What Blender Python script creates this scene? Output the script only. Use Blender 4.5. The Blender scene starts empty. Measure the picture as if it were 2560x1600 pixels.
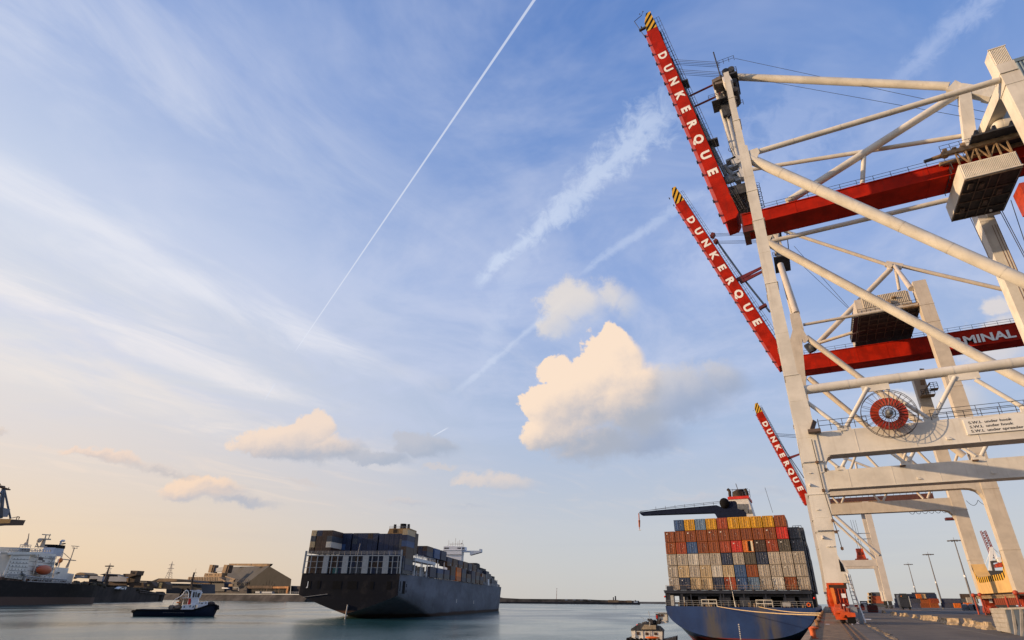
import bpy, math, random
from mathutils import Vector, Matrix, noise
random.seed(7)
R=math.radians
S=bpy.context.scene
COL=S.collection
# ------------------------------------------------------------------ camera
FPX,PX,PY,PITCH,ROLL,YAW=1394.86,1305.9,835.7,.44568,.010445,.46097
CAM=Vector((0,0,1.75))
_fw=Vector((-math.sin(YAW),math.cos(YAW),0)); _rt=Vector((math.cos(YAW),math.sin(YAW),0)); _up=Vector((0,0,1))
_F=_fw*math.cos(PITCH)+_up*math.sin(PITCH); _U=_up*math.cos(PITCH)-_fw*math.sin(PITCH)
_R2=_rt*math.cos(ROLL)+_U*math.sin(ROLL); _U2=_U*math.cos(ROLL)-_rt*math.sin(ROLL)
cam=bpy.data.cameras.new('camera'); co=bpy.data.objects.new('camera',cam); COL.objects.link(co)
cam.sensor_width=36; cam.lens=FPX/2560*36; cam.shift_x=-(PX-1280)/2560; cam.shift_y=(PY-800)/2560
cam.clip_start=.1; cam.clip_end=60000
m=Matrix((( _R2.x,_U2.x,-_F.x,CAM.x),(_R2.y,_U2.y,-_F.y,CAM.y),(_R2.z,_U2.z,-_F.z,CAM.z),(0,0,0,1)))
co.matrix_world=m
S.camera=co
def ray(x,y): return _R2*((x-PX)/FPX)-_U2*((y-PY)/FPX)+_F
def at(x,y,Y=None,X=None,Z=None):
    d=ray(x,y)
    if Y is not None: t=(Y-CAM.y)/d.y
    elif X is not None: t=(X-CAM.x)/d.x
    else: t=(Z-CAM.z)/d.z
    return CAM+d*t
def direc(x,y): return ray(x,y).normalized()
# ------------------------------------------------------------------ sun, sky, exposure
SUN_EL=R(13.0); SUN_DIR=Vector((-.90,-.435,0)).normalized()      # towards the sun, horizontal
to_sun=Vector((SUN_DIR.x*math.cos(SUN_EL),SUN_DIR.y*math.cos(SUN_EL),math.sin(SUN_EL)))
sl=bpy.data.lights.new('sun','SUN'); sl.energy=5.0; sl.angle=R(.6); sl.color=(1,.70,.41)
so=bpy.data.objects.new('sun',sl); COL.objects.link(so); so.rotation_euler=to_sun.to_track_quat('Z','Y').to_euler()
S.view_settings.view_transform='Standard'; S.view_settings.look='None'; S.view_settings.exposure=0; S.view_settings.gamma=1
S.view_settings.use_curve_mapping=False
S.render.engine='CYCLES'
W=bpy.data.worlds.new('World'); S.world=W; W.use_nodes=True
try:
    W.cycles.sampling_method='MANUAL'; W.cycles.sample_map_resolution=256
except Exception: pass
nt=W.node_tree; nt.nodes.clear()

class G:
    """small expression helper over a node tree"""
    def __init__(s,nt): s.nt=nt
    def node(s,t,**k):
        n=s.nt.nodes.new(t)
        for a,b in k.items(): setattr(n,a,b)
        return n
    def put(s,inp,v):
        if hasattr(v,'is_output') or isinstance(v,bpy.types.NodeSocket): s.nt.links.new(v,inp)
        else: inp.default_value=v
    def m(s,op,a,b=0.0,c=None,clamp=False):
        n=s.node('ShaderNodeMath',operation=op,use_clamp=clamp); s.put(n.inputs[0],a); s.put(n.inputs[1],b)
        if c is not None: s.put(n.inputs[2],c)
        return n.outputs[0]
    def v(s,op,a,b=(0,0,0)):
        n=s.node('ShaderNodeVectorMath',operation=op); s.put(n.inputs[0],a); s.put(n.inputs[1],b)
        return n.outputs['Value'] if op in('DOT_PRODUCT','LENGTH','DISTANCE') else n.outputs[0]
    def sep(s,a):
        n=s.node('ShaderNodeSeparateXYZ'); s.put(n.inputs[0],a); return n.outputs
    def comb(s,x,y,z=0.0):
        n=s.node('ShaderNodeCombineXYZ'); s.put(n.inputs[0],x); s.put(n.inputs[1],y); s.put(n.inputs[2],z); return n.outputs[0]
    def noise(s,vec,scale,detail=4,rough=.5,dist=0.0):
        n=s.node('ShaderNodeTexNoise'); s.put(n.inputs['Vector'],vec); n.inputs['Scale'].default_value=scale
        n.inputs['Detail'].default_value=detail; n.inputs['Roughness'].default_value=rough; n.inputs['Distortion'].default_value=dist
        return n.outputs[0]
    def smooth(s,a,lo,hi,to0=0.0,to1=1.0):
        n=s.node('ShaderNodeMapRange',interpolation_type='SMOOTHSTEP'); s.put(n.inputs[0],a)
        n.inputs[1].default_value=lo; n.inputs[2].default_value=hi; n.inputs[3].default_value=to0; n.inputs[4].default_value=to1
        return n.outputs[0]
    def mix(s,f,a,b):
        n=s.node('ShaderNodeMix',data_type='RGBA'); s.put(n.inputs[0],f); s.put(n.inputs[6],a); s.put(n.inputs[7],b); return n.outputs[2]
    def ramp(s,f,stops):
        n=s.node('ShaderNodeValToRGB'); s.put(n.inputs[0],f); e=n.color_ramp.elements
        while len(e)<len(stops): e.new(.5)
        for i,(p,c) in enumerate(stops): e[i].position=p; e[i].color=tuple(c)+(1,) if len(c)==3 else c
        return n.outputs[0]
def lin(r,g,b,a=1.0):
    f=lambda c:((c/255+.055)/1.055)**2.4 if c/255>.04045 else c/255/12.92
    return (f(r),f(g),f(b),a)
g=G(nt)
tc=g.node('ShaderNodeTexCoord'); D=g.v('NORMALIZE',tc.outputs['Generated'])
sx,sy,sz=g.sep(D)
el=g.m('ARCSINE',sz); az=g.m('ARCTAN2',sx,sy)
sky=g.node('ShaderNodeTexSky',sky_type='NISHITA'); sky.sun_disc=False
sky.sun_elevation=SUN_EL; sky.sun_rotation=math.atan2(SUN_DIR.x,SUN_DIR.y)%(2*math.pi)
sky.air_density=1.0; sky.dust_density=1.2; sky.ozone_density=2.0
SKY_STRENGTH=.15
scol=g.v('SCALE',sky.outputs[0]); 
nt.nodes[-1].inputs['Scale'].default_value=SKY_STRENGTH
# layer of thin veil: brightens toward the horizon and toward the sun side (left of the picture)
sundot=g.v('DOT_PRODUCT',g.comb(sx,sy,0.0),(SUN_DIR.x,SUN_DIR.y,0))     # -1..1
skyup=g.ramp(g.m('DIVIDE',el,math.pi/2,clamp=True),[(0.0,lin(205,203,200)[:3]),(.07,lin(200,204,212)[:3]),(.17,lin(176,194,224)[:3]),(.33,lin(150,176,226)[:3]),(.50,lin(112,149,212)[:3]),(.66,lin(84,127,198)[:3]),(1,lin(72,112,188)[:3])])
warm=g.ramp(g.m('DIVIDE',el,math.pi/2,clamp=True),[(0.0,lin(242,208,168)[:3]),(.06,lin(240,214,186)[:3]),(.12,lin(234,220,210)[:3]),(.20,lin(230,228,230)[:3]),(.33,lin(208,218,238)[:3]),(.5,lin(158,180,226)[:3]),(.7,lin(114,150,210)[:3]),(1,lin(72,112,188)[:3])])
side=g.smooth(sundot,-.12,.78)
base=g.mix(side,skyup,warm)
base=g.mix(.90,scol,base)
# cirrus in the plane of a high cloud deck
iz=g.m('DIVIDE',1.0,g.m('MAXIMUM',sz,.03))
pxx=g.m('MULTIPLY',sx,iz); pyy=g.m('MULTIPLY',sy,iz)
cv=g.comb(g.m('MULTIPLY',pxx,1.0),g.m('MULTIPLY',pyy,.42),0.0)
cn=g.noise(cv,2.4,7,.60,.9)
cn2=g.noise(g.comb(g.m('MULTIPLY',pxx,1.0),g.m('MULTIPLY',pyy,.5),3.3),.7,3,.5,.2)
cir=g.m('MULTIPLY',g.smooth(cn,.44,.74),g.smooth(cn2,.34,.66))
lowfade=g.m('MULTIPLY',g.smooth(el,R(4),R(14)),g.smooth(el,R(56),R(26),.18,1.0))
cir=g.m('MULTIPLY',cir,lowfade)
cir=g.m('MULTIPLY',cir,g.m('ADD',.38,g.m('MULTIPLY',side,.75)))
ccol=g.mix(g.smooth(el,R(8),R(30)),lin(246,226,208),lin(236,238,246))
col=g.mix(g.m('MULTIPLY',cir,.80,clamp=True),base,ccol)
vn=g.noise(g.comb(pxx,pyy,2.0),1.3,6,.62,.6)
col=g.mix(g.m('MULTIPLY',g.m('MULTIPLY',g.m('MULTIPLY',g.smooth(vn,.38,.70),g.smooth(el,R(9),R(22))),g.smooth(el,R(60),R(20),.7,1.0)),.60),col,lin(200,209,234))
# broad bright streak bundles, left
def streak(col,x0,w,y0,y1,strength,c):
    wob=g.m('MULTIPLY',g.m('SUBTRACT',g.noise(g.comb(pxx,g.m('MULTIPLY',pyy,.6),5.0),2.2,5,.6,.3),.5),w*2.4)
    wob2=g.m('MULTIPLY',g.m('SUBTRACT',g.m('MULTIPLY',pyy,.12),.1),-1.0)
    dx=g.m('ABSOLUTE',g.m('ADD',g.m('SUBTRACT',g.m('ADD',pxx,wob),x0),g.m('MULTIPLY',wob2,.4)))
    f=g.smooth(dx,w,0.0)
    f=g.m('MULTIPLY',f,g.smooth(pyy,y0,y0+.3)); f=g.m('MULTIPLY',f,g.smooth(pyy,y1,y1-.9))
    f=g.m('MULTIPLY',f,g.m('MULTIPLY',g.smooth(cn,.25,.66),strength),clamp=True)
    return g.mix(f,col,c)
col=streak(col,-1.80,.22,.0,2.3,.62,lin(238,238,244))
col=streak(col,-2.46,.34,.0,2.7,.66,lin(243,238,238))
col=streak(col,-3.3,.5,.2,4.2,.5,lin(244,234,226))
# contrails: great circles
NZ=g.noise(D,36,6,.65,.5); NB=g.noise(D,9,2,.5)
def trail(col,a,b,w0,w1,strength,c,fluff=0.0,nscale=40,fade0=.06,fade1=.06,wmin=0.0):
    da,db=direc(*a),direc(*b); n=da.cross(db).normalized(); t=n.cross(da).normalized(); ang=da.angle(db)
    dist=g.v('DOT_PRODUCT',D,tuple(n))
    al=g.m('ARCTAN2',g.v('DOT_PRODUCT',D,tuple(t)),g.v('DOT_PRODUCT',D,tuple(da)))
    s=g.m('DIVIDE',al,ang)
    if fluff:
        nz,nb=NZ,NB
        dist=g.m('ADD',dist,g.m('MULTIPLY',g.m('SUBTRACT',nb,.5),fluff*1.6))
    dist=g.m('ABSOLUTE',dist)
    w=g.m('ADD',w0,g.m('MULTIPLY',s,w1-w0))
    f=g.m('SUBTRACT',1.0,g.m('DIVIDE',dist,w),clamp=True)
    if fluff: f=g.m('MULTIPLY',g.smooth(g.m('ADD',f,g.m('MULTIPLY',g.m('SUBTRACT',nz,.55),2.2)),.05,.95),g.smooth(f,0.0,.35))
    else: f=g.smooth(f,0.0,.45)
    f=g.m('MULTIPLY',f,g.m('MULTIPLY',g.smooth(s,-fade0*.2,fade0),g.smooth(s,1+fade1*.2,1-fade1)))
    f=g.m('MULTIPLY',f,strength)
    return g.mix(f,col,c)
TW=lin(226,232,246)
col=trail(col,(735,883),(1400,-95),.0008,.0026,.66,TW,fade0=.03,fade1=.01)
col=trail(col,(660,1003),(690,955),.0008,.0014,.45,TW,fade0=.3,fade1=.3)
col=trail(col,(1080,1092),(1122,1068),.0011,.0014,.7,TW,fade0=.3,fade1=.3)
col=trail(col,(1180,716),(1740,215),.018,.070,.58,lin(214,226,246),fluff=.036,nscale=34,fade0=.06,fade1=.22)
col=trail(col,(1440,690),(1760,470),.008,.022,.34,lin(208,221,244),fluff=.012,nscale=46,fade0=.15,fade1=.2)
col=trail(col,(1120,990),(1430,740),.010,.009,.42,lin(212,222,242),fluff=.008,nscale=50,fade0=.2,fade1=.2)
col=trail(col,(2150,290),(2520,-60),.018,.032,.46,lin(190,205,238),fluff=.018,nscale=30,fade0=.6,fade1=.1)
col=trail(col,(1160,1000),(1400,420),.05,.05,.16,lin(214,224,244),fluff=.03,nscale=14,fade0=.3,fade1=.3)
col=trail(col,(1700,800),(2100,150),.10,.12,.34,lin(196,208,238),fluff=.06,nscale=9,fade0=.25,fade1=.3)
# cumulus: groups of ellipses in azimuth / elevation, edges broken with noise, lit from the sun side
def pe(x,y):
    d=direc(x,y); return math.atan2(d.x,d.y),math.asin(d.z)
def noisec(vec,scale,detail,rough):
    n=g.node('ShaderNodeTexNoise'); g.put(n.inputs['Vector'],vec); n.inputs['Scale'].default_value=scale; n.inputs['Detail'].default_value=detail; n.inputs['Roughness'].default_value=rough
    sp=g.node('ShaderNodeSeparateColor'); nt.links.new(n.outputs['Color'],sp.inputs[0]); return n.outputs[0],sp.outputs
w1,c1=noisec(D,7,2,.5); w2,c2=noisec(D,30,6,.66)
AZ=g.m('ADD',az,g.m('ADD',g.m('MULTIPLY',g.m('SUBTRACT',c1[0],.5),.060),g.m('MULTIPLY',g.m('SUBTRACT',c2[0],.5),.042)))
EL=g.m('ADD',el,g.m('ADD',g.m('MULTIPLY',g.m('SUBTRACT',c1[1],.5),.045),g.m('MULTIPLY',g.m('SUBTRACT',c2[1],.5),.036)))
cfine=g.m('SUBTRACT',w2,.5)
def cumulus(col,blobs,amp,edge,opac,lit,shade,litbias=0.0,relf=1.0,vs=1.0,softr=.7,bottom=1.35):
    dens=None; ws=None; ss=None; first=None
    for (x,y,rx,ry) in blobs:
        a,e=pe(x,y); a1,_=pe(x+rx,y); _,e1=pe(x,y-ry)
        ra=abs(a1-a)+1e-4; re=abs(e1-e)+1e-4
        if first is None: first=(a,e,ra,re)
        u=g.m('DIVIDE',g.m('SUBTRACT',AZ,a),ra); v=g.m('DIVIDE',g.m('SUBTRACT',EL,e),re)
        vv=g.m('MULTIPLY',v,g.m('ADD',1.0,g.m('MULTIPLY',g.m('LESS_THAN',v,0.0),bottom-1)))
        q=g.m('SUBTRACT',1.0,g.m('SQRT',g.m('ADD',g.m('MULTIPLY',u,u),g.m('MULTIPLY',vv,vv))))
        dens=q if dens is None else g.m('SMOOTH_MAX',dens,q,.12)
        w=g.m('ADD',g.m('MULTIPLY',g.smooth(q,-.15,.45),1.0),.001); s=g.m('MULTIPLY',w,g.m('ADD',g.m('MULTIPLY',v,.62),g.m('MULTIPLY',u,-.42)))
        ws=w if ws is None else g.m('ADD',ws,w); ss=s if ss is None else g.m('ADD',ss,s)
    a,e,ra,re=first
    U=g.m('DIVIDE',g.m('SUBTRACT',AZ,a),ra); V=g.m('DIVIDE',g.m('SUBTRACT',EL,e),re)
    soft=g.m('ADD',g.m('MULTIPLY',U,.55),g.m('MULTIPLY',V,-.55))
    soft=g.smooth(soft,-.4,.9,edge,edge+softr)
    f=g.m('DIVIDE',g.m('ADD',dens,g.m('MULTIPLY',cfine,amp)),soft,clamp=True); f=g.smooth(f,0.0,1.0)
    sh=g.m('ADD',g.m('ADD',g.m('MULTIPLY',V,.42*vs),g.m('MULTIPLY',U,-.26)),g.m('MULTIPLY',g.m('DIVIDE',ss,ws),.55*relf))
    sh=g.m('ADD',g.m('ADD',sh,litbias+.62),g.m('MULTIPLY',cfine,.55*relf))
    c=g.mix(g.smooth(sh,0.0,1.0),shade,lit)
    return g.mix(g.m('MULTIPLY',f,opac),col,c)
LIT=lin(253,228,204); SHD=lin(184,190,203)
col=cumulus(col,[(1690,1010,200,110),(1800,960,100,75),(1620,1110,150,60)],.7,.38,.90,lin(214,210,212),lin(158,172,198),-.32,.7)
col=cumulus(col,[(1440,775,110,85),(1530,745,60,60),(1400,820,60,50),(1570,760,45,60)],1.0,.45,.70,lin(240,228,212),lin(194,202,220),.05,.7)
col=cumulus(col,[(1495,1015,165,120),(1525,905,85,85),(1435,975,85,72),(1385,1085,88,60),(1352,1010,52,58),(1388,930,52,44),(1500,1120,150,70),(1590,990,95,95),(1395,1015,68,72),(1600,1060,110,70),(1530,855,46,48),(1480,930,70,60)],.55,.15,.97,LIT,lin(172,179,194),-.14,1.35,1.25,.85)
col=cumulus(col,[(760,1118,160,54),(785,1065,62,44),(690,1118,105,36),(860,1130,90,40),(740,1085,60,34)],.6,.22,.88,lin(246,222,202),lin(176,182,196),-.20,1.0,1.0,.8)
col=cumulus(col,[(1070,1125,105,38),(960,1150,90,28),(1030,1102,60,28),(1110,1120,60,26)],.8,.35,.80,lin(192,194,204),lin(168,179,198),-.2,.8)
col=cumulus(col,[(520,1222,130,44),(450,1228,80,36),(610,1250,130,24),(480,1200,50,26)],.7,.28,.86,lin(250,220,194),lin(182,186,198),-.10,1.0)
col=cumulus(col,[(270,1150,150,20),(400,1172,150,18),(200,1140,70,14)],.9,.5,.66,lin(248,218,196),lin(190,186,190),-.12,.8)
col=cumulus(col,[(1270,1205,100,32),(1180,1205,70,22)],.9,.5,.62,lin(234,216,202),lin(184,190,204),-.1,.8)
col=cumulus(col,[(1020,1255,80,14),(1170,1262,70,12),(760,1205,60,14),(1090,1170,60,12)],.9,.6,.55,lin(214,205,202),lin(184,190,204),-.1,.6)
col=cumulus(col,[(10,1075,50,12)],.8,.5,.5,lin(226,206,190),lin(190,186,192),0,.6)
col=cumulus(col,[(2500,860,140,110),(2400,1020,150,70),(2280,1010,90,40),(2470,770,60,40)],.9,.5,.66,lin(240,226,212),lin(190,198,214),.05,.7)
col=cumulus(col,[(1750,1240,100,16),(2000,1330,130,22),(1930,1235,100,18),(2100,1400,160,14)],.9,.6,.36,lin(205,202,208),lin(178,186,202),0,.5)
# low haze streaks on the horizon
hs=g.noise(g.comb(g.m('MULTIPLY',az,2.0),g.m('MULTIPLY',el,26.0),1.0),1.6,5,.55,.3)
hf=g.m('MULTIPLY',g.smooth(hs,.48,.72),g.m('MULTIPLY',g.smooth(el,R(13),R(5)),.16))
col=g.mix(hf,col,g.mix(side,lin(184,190,202),lin(222,204,190)))
bg=g.node('ShaderNodeBackground'); nt.links.new(col,bg.inputs[0]); bg.inputs[1].default_value=1.0
ow=g.node('ShaderNodeOutputWorld'); nt.links.new(bg.outputs[0],ow.inputs[0])

# ------------------------------------------------------------------ materials
MATS={}
def mat(name,color,rough=.6,metal=0.0,var=.12,scale=1.5,rust=0.0,rustcol=(.12,.045,.02),bump=0.0,streaks=0.0,spec=.4,bscale=None):
    if name in MATS: return MATS[name]
    M=bpy.data.materials.new(name); M.use_nodes=True; t=M.node_tree; q=G(t); b=t.nodes['Principled BSDF']
    b.inputs['Roughness'].default_value=rough; b.inputs['Metallic'].default_value=metal; b.inputs['Specular IOR Level'].default_value=spec
    geo=q.node('ShaderNodeNewGeometry'); pos=geo.outputs['Position']
    c=tuple(color)+(1,)
    n=q.noise(pos,scale,6,.6)
    dark=tuple(x*(1-var*1.6) for x in color)+(1,); lightc=tuple(min(1,x*(1+var)) for x in color)+(1,)
    cc=q.mix(q.smooth(n,.3,.7),dark,lightc)
    if streaks:
        sx,sy,sz=q.sep(pos)
        sn=q.noise(q.comb(q.m('MULTIPLY',sx,2.2),q.m('MULTIPLY',sy,2.2),q.m('MULTIPLY',sz,.16)),1.0,4,.6)
        cc=q.mix(q.m('MULTIPLY',q.smooth(sn,.52,.78),streaks),cc,tuple(rustcol)+(1,))
    if rust:
        rn=q.noise(pos,scale*2.7,8,.7)
        cc=q.mix(q.smooth(rn,1-.5*rust-.12,1-.5*rust+.1),cc,tuple(rustcol)+(1,))
    t.links.new(cc,b.inputs['Base Color'])
    if bump:
        bn=q.noise(pos,bscale or scale*6,5,.6); bb=q.node('ShaderNodeBump'); bb.inputs['Strength'].default_value=bump; bb.inputs['Distance'].default_value=.05
        t.links.new(bn,bb.inputs['Height']); t.links.new(bb.outputs[0],b.inputs['Normal'])
    MATS[name]=M; return M
CREAM=mat('cream_paint',(.67,.625,.545),.6,var=.09,scale=.35,streaks=.30,rustcol=(.40,.31,.22),spec=.22)
CREAM_OLD=mat('weathered_cream_paint',(.55,.47,.37),.6,var=.12,scale=.8,streaks=.35,rustcol=(.26,.14,.07))
RED=mat('crane_red_paint',(.40,.014,.003),.7,spec=.12,var=.18,scale=.45,streaks=.40,rustcol=(.10,.02,.012))
REDB=mat('faded_red_paint',(.52,.10,.09),.5,var=.15,scale=1)
ORANGE=mat('orange_bogie_paint',(.62,.085,.015),.45,var=.2,scale=1.5,rust=.25,rustcol=(.07,.02,.012))
YEL=mat('yellow_paint',(.72,.40,.02),.5,var=.08)
BLK=mat('black_paint',(.010,.010,.011),.85,spec=.08)
GREYM=mat('grey_galvanised',(.23,.25,.27),.55,metal=.2,var=.15)
DARKM=mat('dark_grimy_steel',(.05,.05,.055),.6,var=.3,rust=.25)
WHITE=mat('white_paint',(.78,.77,.74),.5,var=.05)
LETTER=mat('letter_white',(.88,.85,.78),.6,var=.08,scale=3)
ROPE=mat('wire_rope',(.03,.03,.035),.5)
HAWSER=mat('hemp_hawser',(.55,.40,.22),.9,var=.2,scale=8)
CONC=mat('concrete_light',(.42,.35,.26),.9,var=.2,scale=2.2,bump=.5)
RUSTM=mat('rusty_steel',(.15,.085,.05),.85,var=.35,scale=3,bump=.3)
GLASS=mat('dark_glass',(.02,.025,.03),.08,var=0)

# ------------------------------------------------------------------ mesh builder
class MB:
    def __init__(s): s.v=[];s.f=[];s.sm=[];s.mi=[];s.k=0
    def mat(s,k): s.k=k; return s
    def face(s,pts,smooth=False):
        b=len(s.v); s.v+= [Vector(p) for p in pts]; s.f.append(tuple(range(b,b+len(pts)))); s.sm.append(smooth); s.mi.append(s.k)
    def _add(s,vs,fs,smooth=False):
        b=len(s.v); s.v+=[Vector(p) for p in vs]
        for f in fs: s.f.append(tuple(b+i for i in f)); s.sm.append(smooth); s.mi.append(s.k)
    def hexa(s,P):   # 8 corners: bottom 4 (ccw) then top 4
        s._add(P,[(3,2,1,0),(4,5,6,7),(0,1,5,4),(1,2,6,5),(2,3,7,6),(3,0,4,7)])
    def box(s,x0,x1,y0,y1,z0,z1):
        s.hexa([(x0,y0,z0),(x1,y0,z0),(x1,y1,z0),(x0,y1,z0),(x0,y0,z1),(x1,y0,z1),(x1,y1,z1),(x0,y1,z1)]); return s
    def beam(s,p,q,w,h,up=(0,0,1),w2=None,h2=None):
        p=Vector(p);q=Vector(q);d=(q-p).normalized();u=Vector(up)
        if abs(d.dot(u))>.95: u=Vector((0,1,0)) if abs(d.y)<.9 else Vector((1,0,0))
        a=d.cross(u).normalized(); b=a.cross(d).normalized(); w2=w if w2 is None else w2; h2=h if h2 is None else h2
        P=[]
        for c,ww,hh in((p,w,h),(q,w2,h2)):
            P+=[c-a*ww/2-b*hh/2,c+a*ww/2-b*hh/2,c+a*ww/2+b*hh/2,c-a*ww/2+b*hh/2]
        s.hexa(P); return s
    def pipe(s,p,q,r,seg=10,r2=None,caps=True):
        p=Vector(p);q=Vector(q);d=(q-p).normalized();u=Vector((0,0,1)) if abs(d.z)<.9 else Vector((1,0,0))
        a=d.cross(u).normalized();b=a.cross(d);r2=r if r2 is None else r2
        vs=[]
        for c,rr in((p,r),(q,r2)):
            for i in range(seg):
                t=2*math.pi*i/seg; vs.append(c+a*math.cos(t)*rr+b*math.sin(t)*rr)
        s._add(vs,[(i,(i+1)%seg,seg+(i+1)%seg,seg+i) for i in range(seg)],True)
        if caps: s._add(vs,[tuple(reversed(range(seg))),tuple(range(seg,2*seg))])
        return s
    def path(s,pts,r,seg=6):
        for a,b in zip(pts[:-1],pts[1:]): s.pipe(a,b,r,seg,caps=False)
        return s
    def ring(s,c,axis,rad,r,n=32,seg=5,t0=0,t1=2*math.pi):
        c=Vector(c);ax=Vector(axis).normalized();u=Vector((0,0,1)) if abs(ax.z)<.9 else Vector((1,0,0));a=ax.cross(u).normalized();b=a.cross(ax)
        pts=[c+(a*math.cos(t0+(t1-t0)*i/n)+b*math.sin(t0+(t1-t0)*i/n))*rad for i in range(n+1)]
        return s.path(pts,r,seg)
    def sphere(s,c,r,n=10,mm=6,sc=(1,1,1)):
        vs=[];fs=[]
        for j in range(mm+1):
            ph=math.pi*j/mm
            for i in range(n):
                th=2*math.pi*i/n; vs.append((c[0]+r*sc[0]*math.sin(ph)*math.cos(th),c[1]+r*sc[1]*math.sin(ph)*math.sin(th),c[2]+r*sc[2]*math.cos(ph)))
        for j in range(mm):
            for i in range(n): fs.append((j*n+i,(j+1)*n+i,(j+1)*n+(i+1)%n,j*n+(i+1)%n))
        s._add(vs,fs,True); return s
    def prism(s,outline,o,u,v,w):  # outline (a,b) in plane o+u*a+v*b, extruded by vector w
        o=Vector(o);u=Vector(u);v=Vector(v);w=Vector(w); n=len(outline)
        A=[o+u*a+v*b for a,b in outline]; B=[p+w for p in A]
        s._add(A+B,[tuple(range(n)),tuple(reversed(range(n,2*n)))]+[(i,n+i,n+(i+1)%n,(i+1)%n) for i in range(n)]); return s
    def corr(s,p,q,h,n,depth,nrm):   # corrugated wall from p to q (bottom), height vector h
        p=Vector(p);q=Vector(q);h=Vector(h);nrm=Vector(nrm); d=(q-p)/n
        for i in range(n):
            a=p+d*i; b=a+d*.3; c=a+d*.5; e=a+d*.8; f=a+d
            o=[a,b,c+nrm*depth,e+nrm*depth,f]
            for x,y in zip(o[:-1],o[1:]): s.face([x,y,y+h,x+h])
        return s
    def rail(s,p,q,h=1.1,step=2.0,r=.03,bars=2):
        p=Vector(p);q=Vector(q);L=(q-p).length;n=max(1,int(L/step)); up=Vector((0,0,h))
        for i in range(n+1): c=p+(q-p)*i/n; s.pipe(c,c+up,r,4,caps=False)
        for k in range(1,bars+1): s.pipe(p+up*k/bars,q+up*k/bars,r,4,caps=False)
        return s
    def loft(s,secs,smooth=True,closed=False):
        n=len(secs[0]); vs=[p for sc in secs for p in sc]; fs=[]
        for j in range(len(secs)-1):
            for i in range(n if closed else n-1): fs.append((j*n+i,j*n+(i+1)%n,(j+1)*n+(i+1)%n,(j+1)*n+i))
        s._add(vs,fs,smooth); return s
    def build(s,name,mats,parent=None,loc=None,kind=None,local=False,recalc=True):
        if not isinstance(mats,(list,tuple)): mats=[mats]
        org=Vector((0,0,0))
        if parent is not None and not local: org=parent_world(parent)
        if loc is not None: org=Vector(loc)
        me=bpy.data.meshes.new(name); me.from_pydata([tuple(v-org) if not local else tuple(v) for v in s.v],[],s.f)
        for x in mats: me.materials.append(x)
        me.polygons.foreach_set('use_smooth',s.sm); me.polygons.foreach_set('material_index',s.mi)
        if recalc:
            import bmesh
            bm=bmesh.new(); bm.from_mesh(me); bmesh.ops.recalc_face_normals(bm,faces=bm.faces); bm.to_mesh(me); bm.free()
        me.update()
        o=bpy.data.objects.new(name,me); COL.objects.link(o)
        if parent is not None: o.parent=parent
        elif loc is not None: o.location=loc
        if kind: o['kind']=kind
        return o
def build_split(mb,name,mats,parent,kind=None):
    """one object per loose piece of the builder"""
    par=list(range(len(mb.v)))
    def find(i):
        while par[i]!=i: par[i]=par[par[i]]; i=par[i]
        return i
    for f in mb.f:
        for k in f[1:]:
            a,b=find(f[0]),find(k)
            if a!=b: par[b]=a
    groups={}
    for fi,f in enumerate(mb.f): groups.setdefault(find(f[0]),[]).append(fi)
    out=[]
    for r,fs in groups.items():
        m2=MB(); mp={}
        for fi in fs:
            ff=[]
            for k in mb.f[fi]:
                if k not in mp: mp[k]=len(m2.v); m2.v.append(mb.v[k])
                ff.append(mp[k])
            m2.f.append(tuple(ff)); m2.sm.append(mb.sm[fi]); m2.mi.append(mb.mi[fi])
        out.append(m2.build(name,mats,parent,kind=kind))
    return out
WORLD={}
def parent_world(p):
    v=Vector(p.location)
    while p.parent is not None: p=p.parent; v=v+Vector(p.location)
    return v
def thing(name,label,cat,loc=(0,0,0),group=None,rz=0):
    o=bpy.data.objects.new(name,None); COL.objects.link(o); o.location=loc; o.rotation_euler=(0,0,rz); o.empty_display_size=.5
    o['label']=label; o['category']=cat
    if group: o['group']=group
    return o
def tag(o,label,cat,group=None):
    o['label']=label; o['category']=cat
    if group: o['group']=group
    return o
def text_mesh(txt,size,bold=.02,spacing=1.0,depth=.02,align='LEFT',shear=0):
    cu=bpy.data.curves.new('t','FONT'); cu.body=txt; cu.size=size; cu.offset=bold*size; cu.extrude=depth; cu.space_character=spacing; cu.align_x=align; cu.resolution_u=3; cu.shear=shear
    to=bpy.data.objects.new('t',cu); COL.objects.link(to)
    dg=bpy.context.evaluated_depsgraph_get(); me=bpy.data.meshes.new_from_object(to.evaluated_get(dg)); bpy.data.objects.remove(to); bpy.data.curves.remove(cu)
    return me
def lettering(txt,size,org,u,v,parent,m,name='lettering',sx=1.0,**k):
    me=text_mesh(txt,size,**k); u=Vector(u).normalized();v=Vector(v).normalized();n=u.cross(v)
    M=Matrix(((u.x*sx,v.x,n.x,org[0]),(u.y*sx,v.y,n.y,org[1]),(u.z*sx,v.z,n.z,org[2]),(0,0,0,1)))
    me.transform(M); pw=parent_world(parent); me.transform(Matrix.Translation(-pw))
    me.materials.clear(); me.materials.append(m)
    o=bpy.data.objects.new(name,me); COL.objects.link(o); o.parent=parent; o['kind']='stuff'; return o
WZ=-7.0

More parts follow.
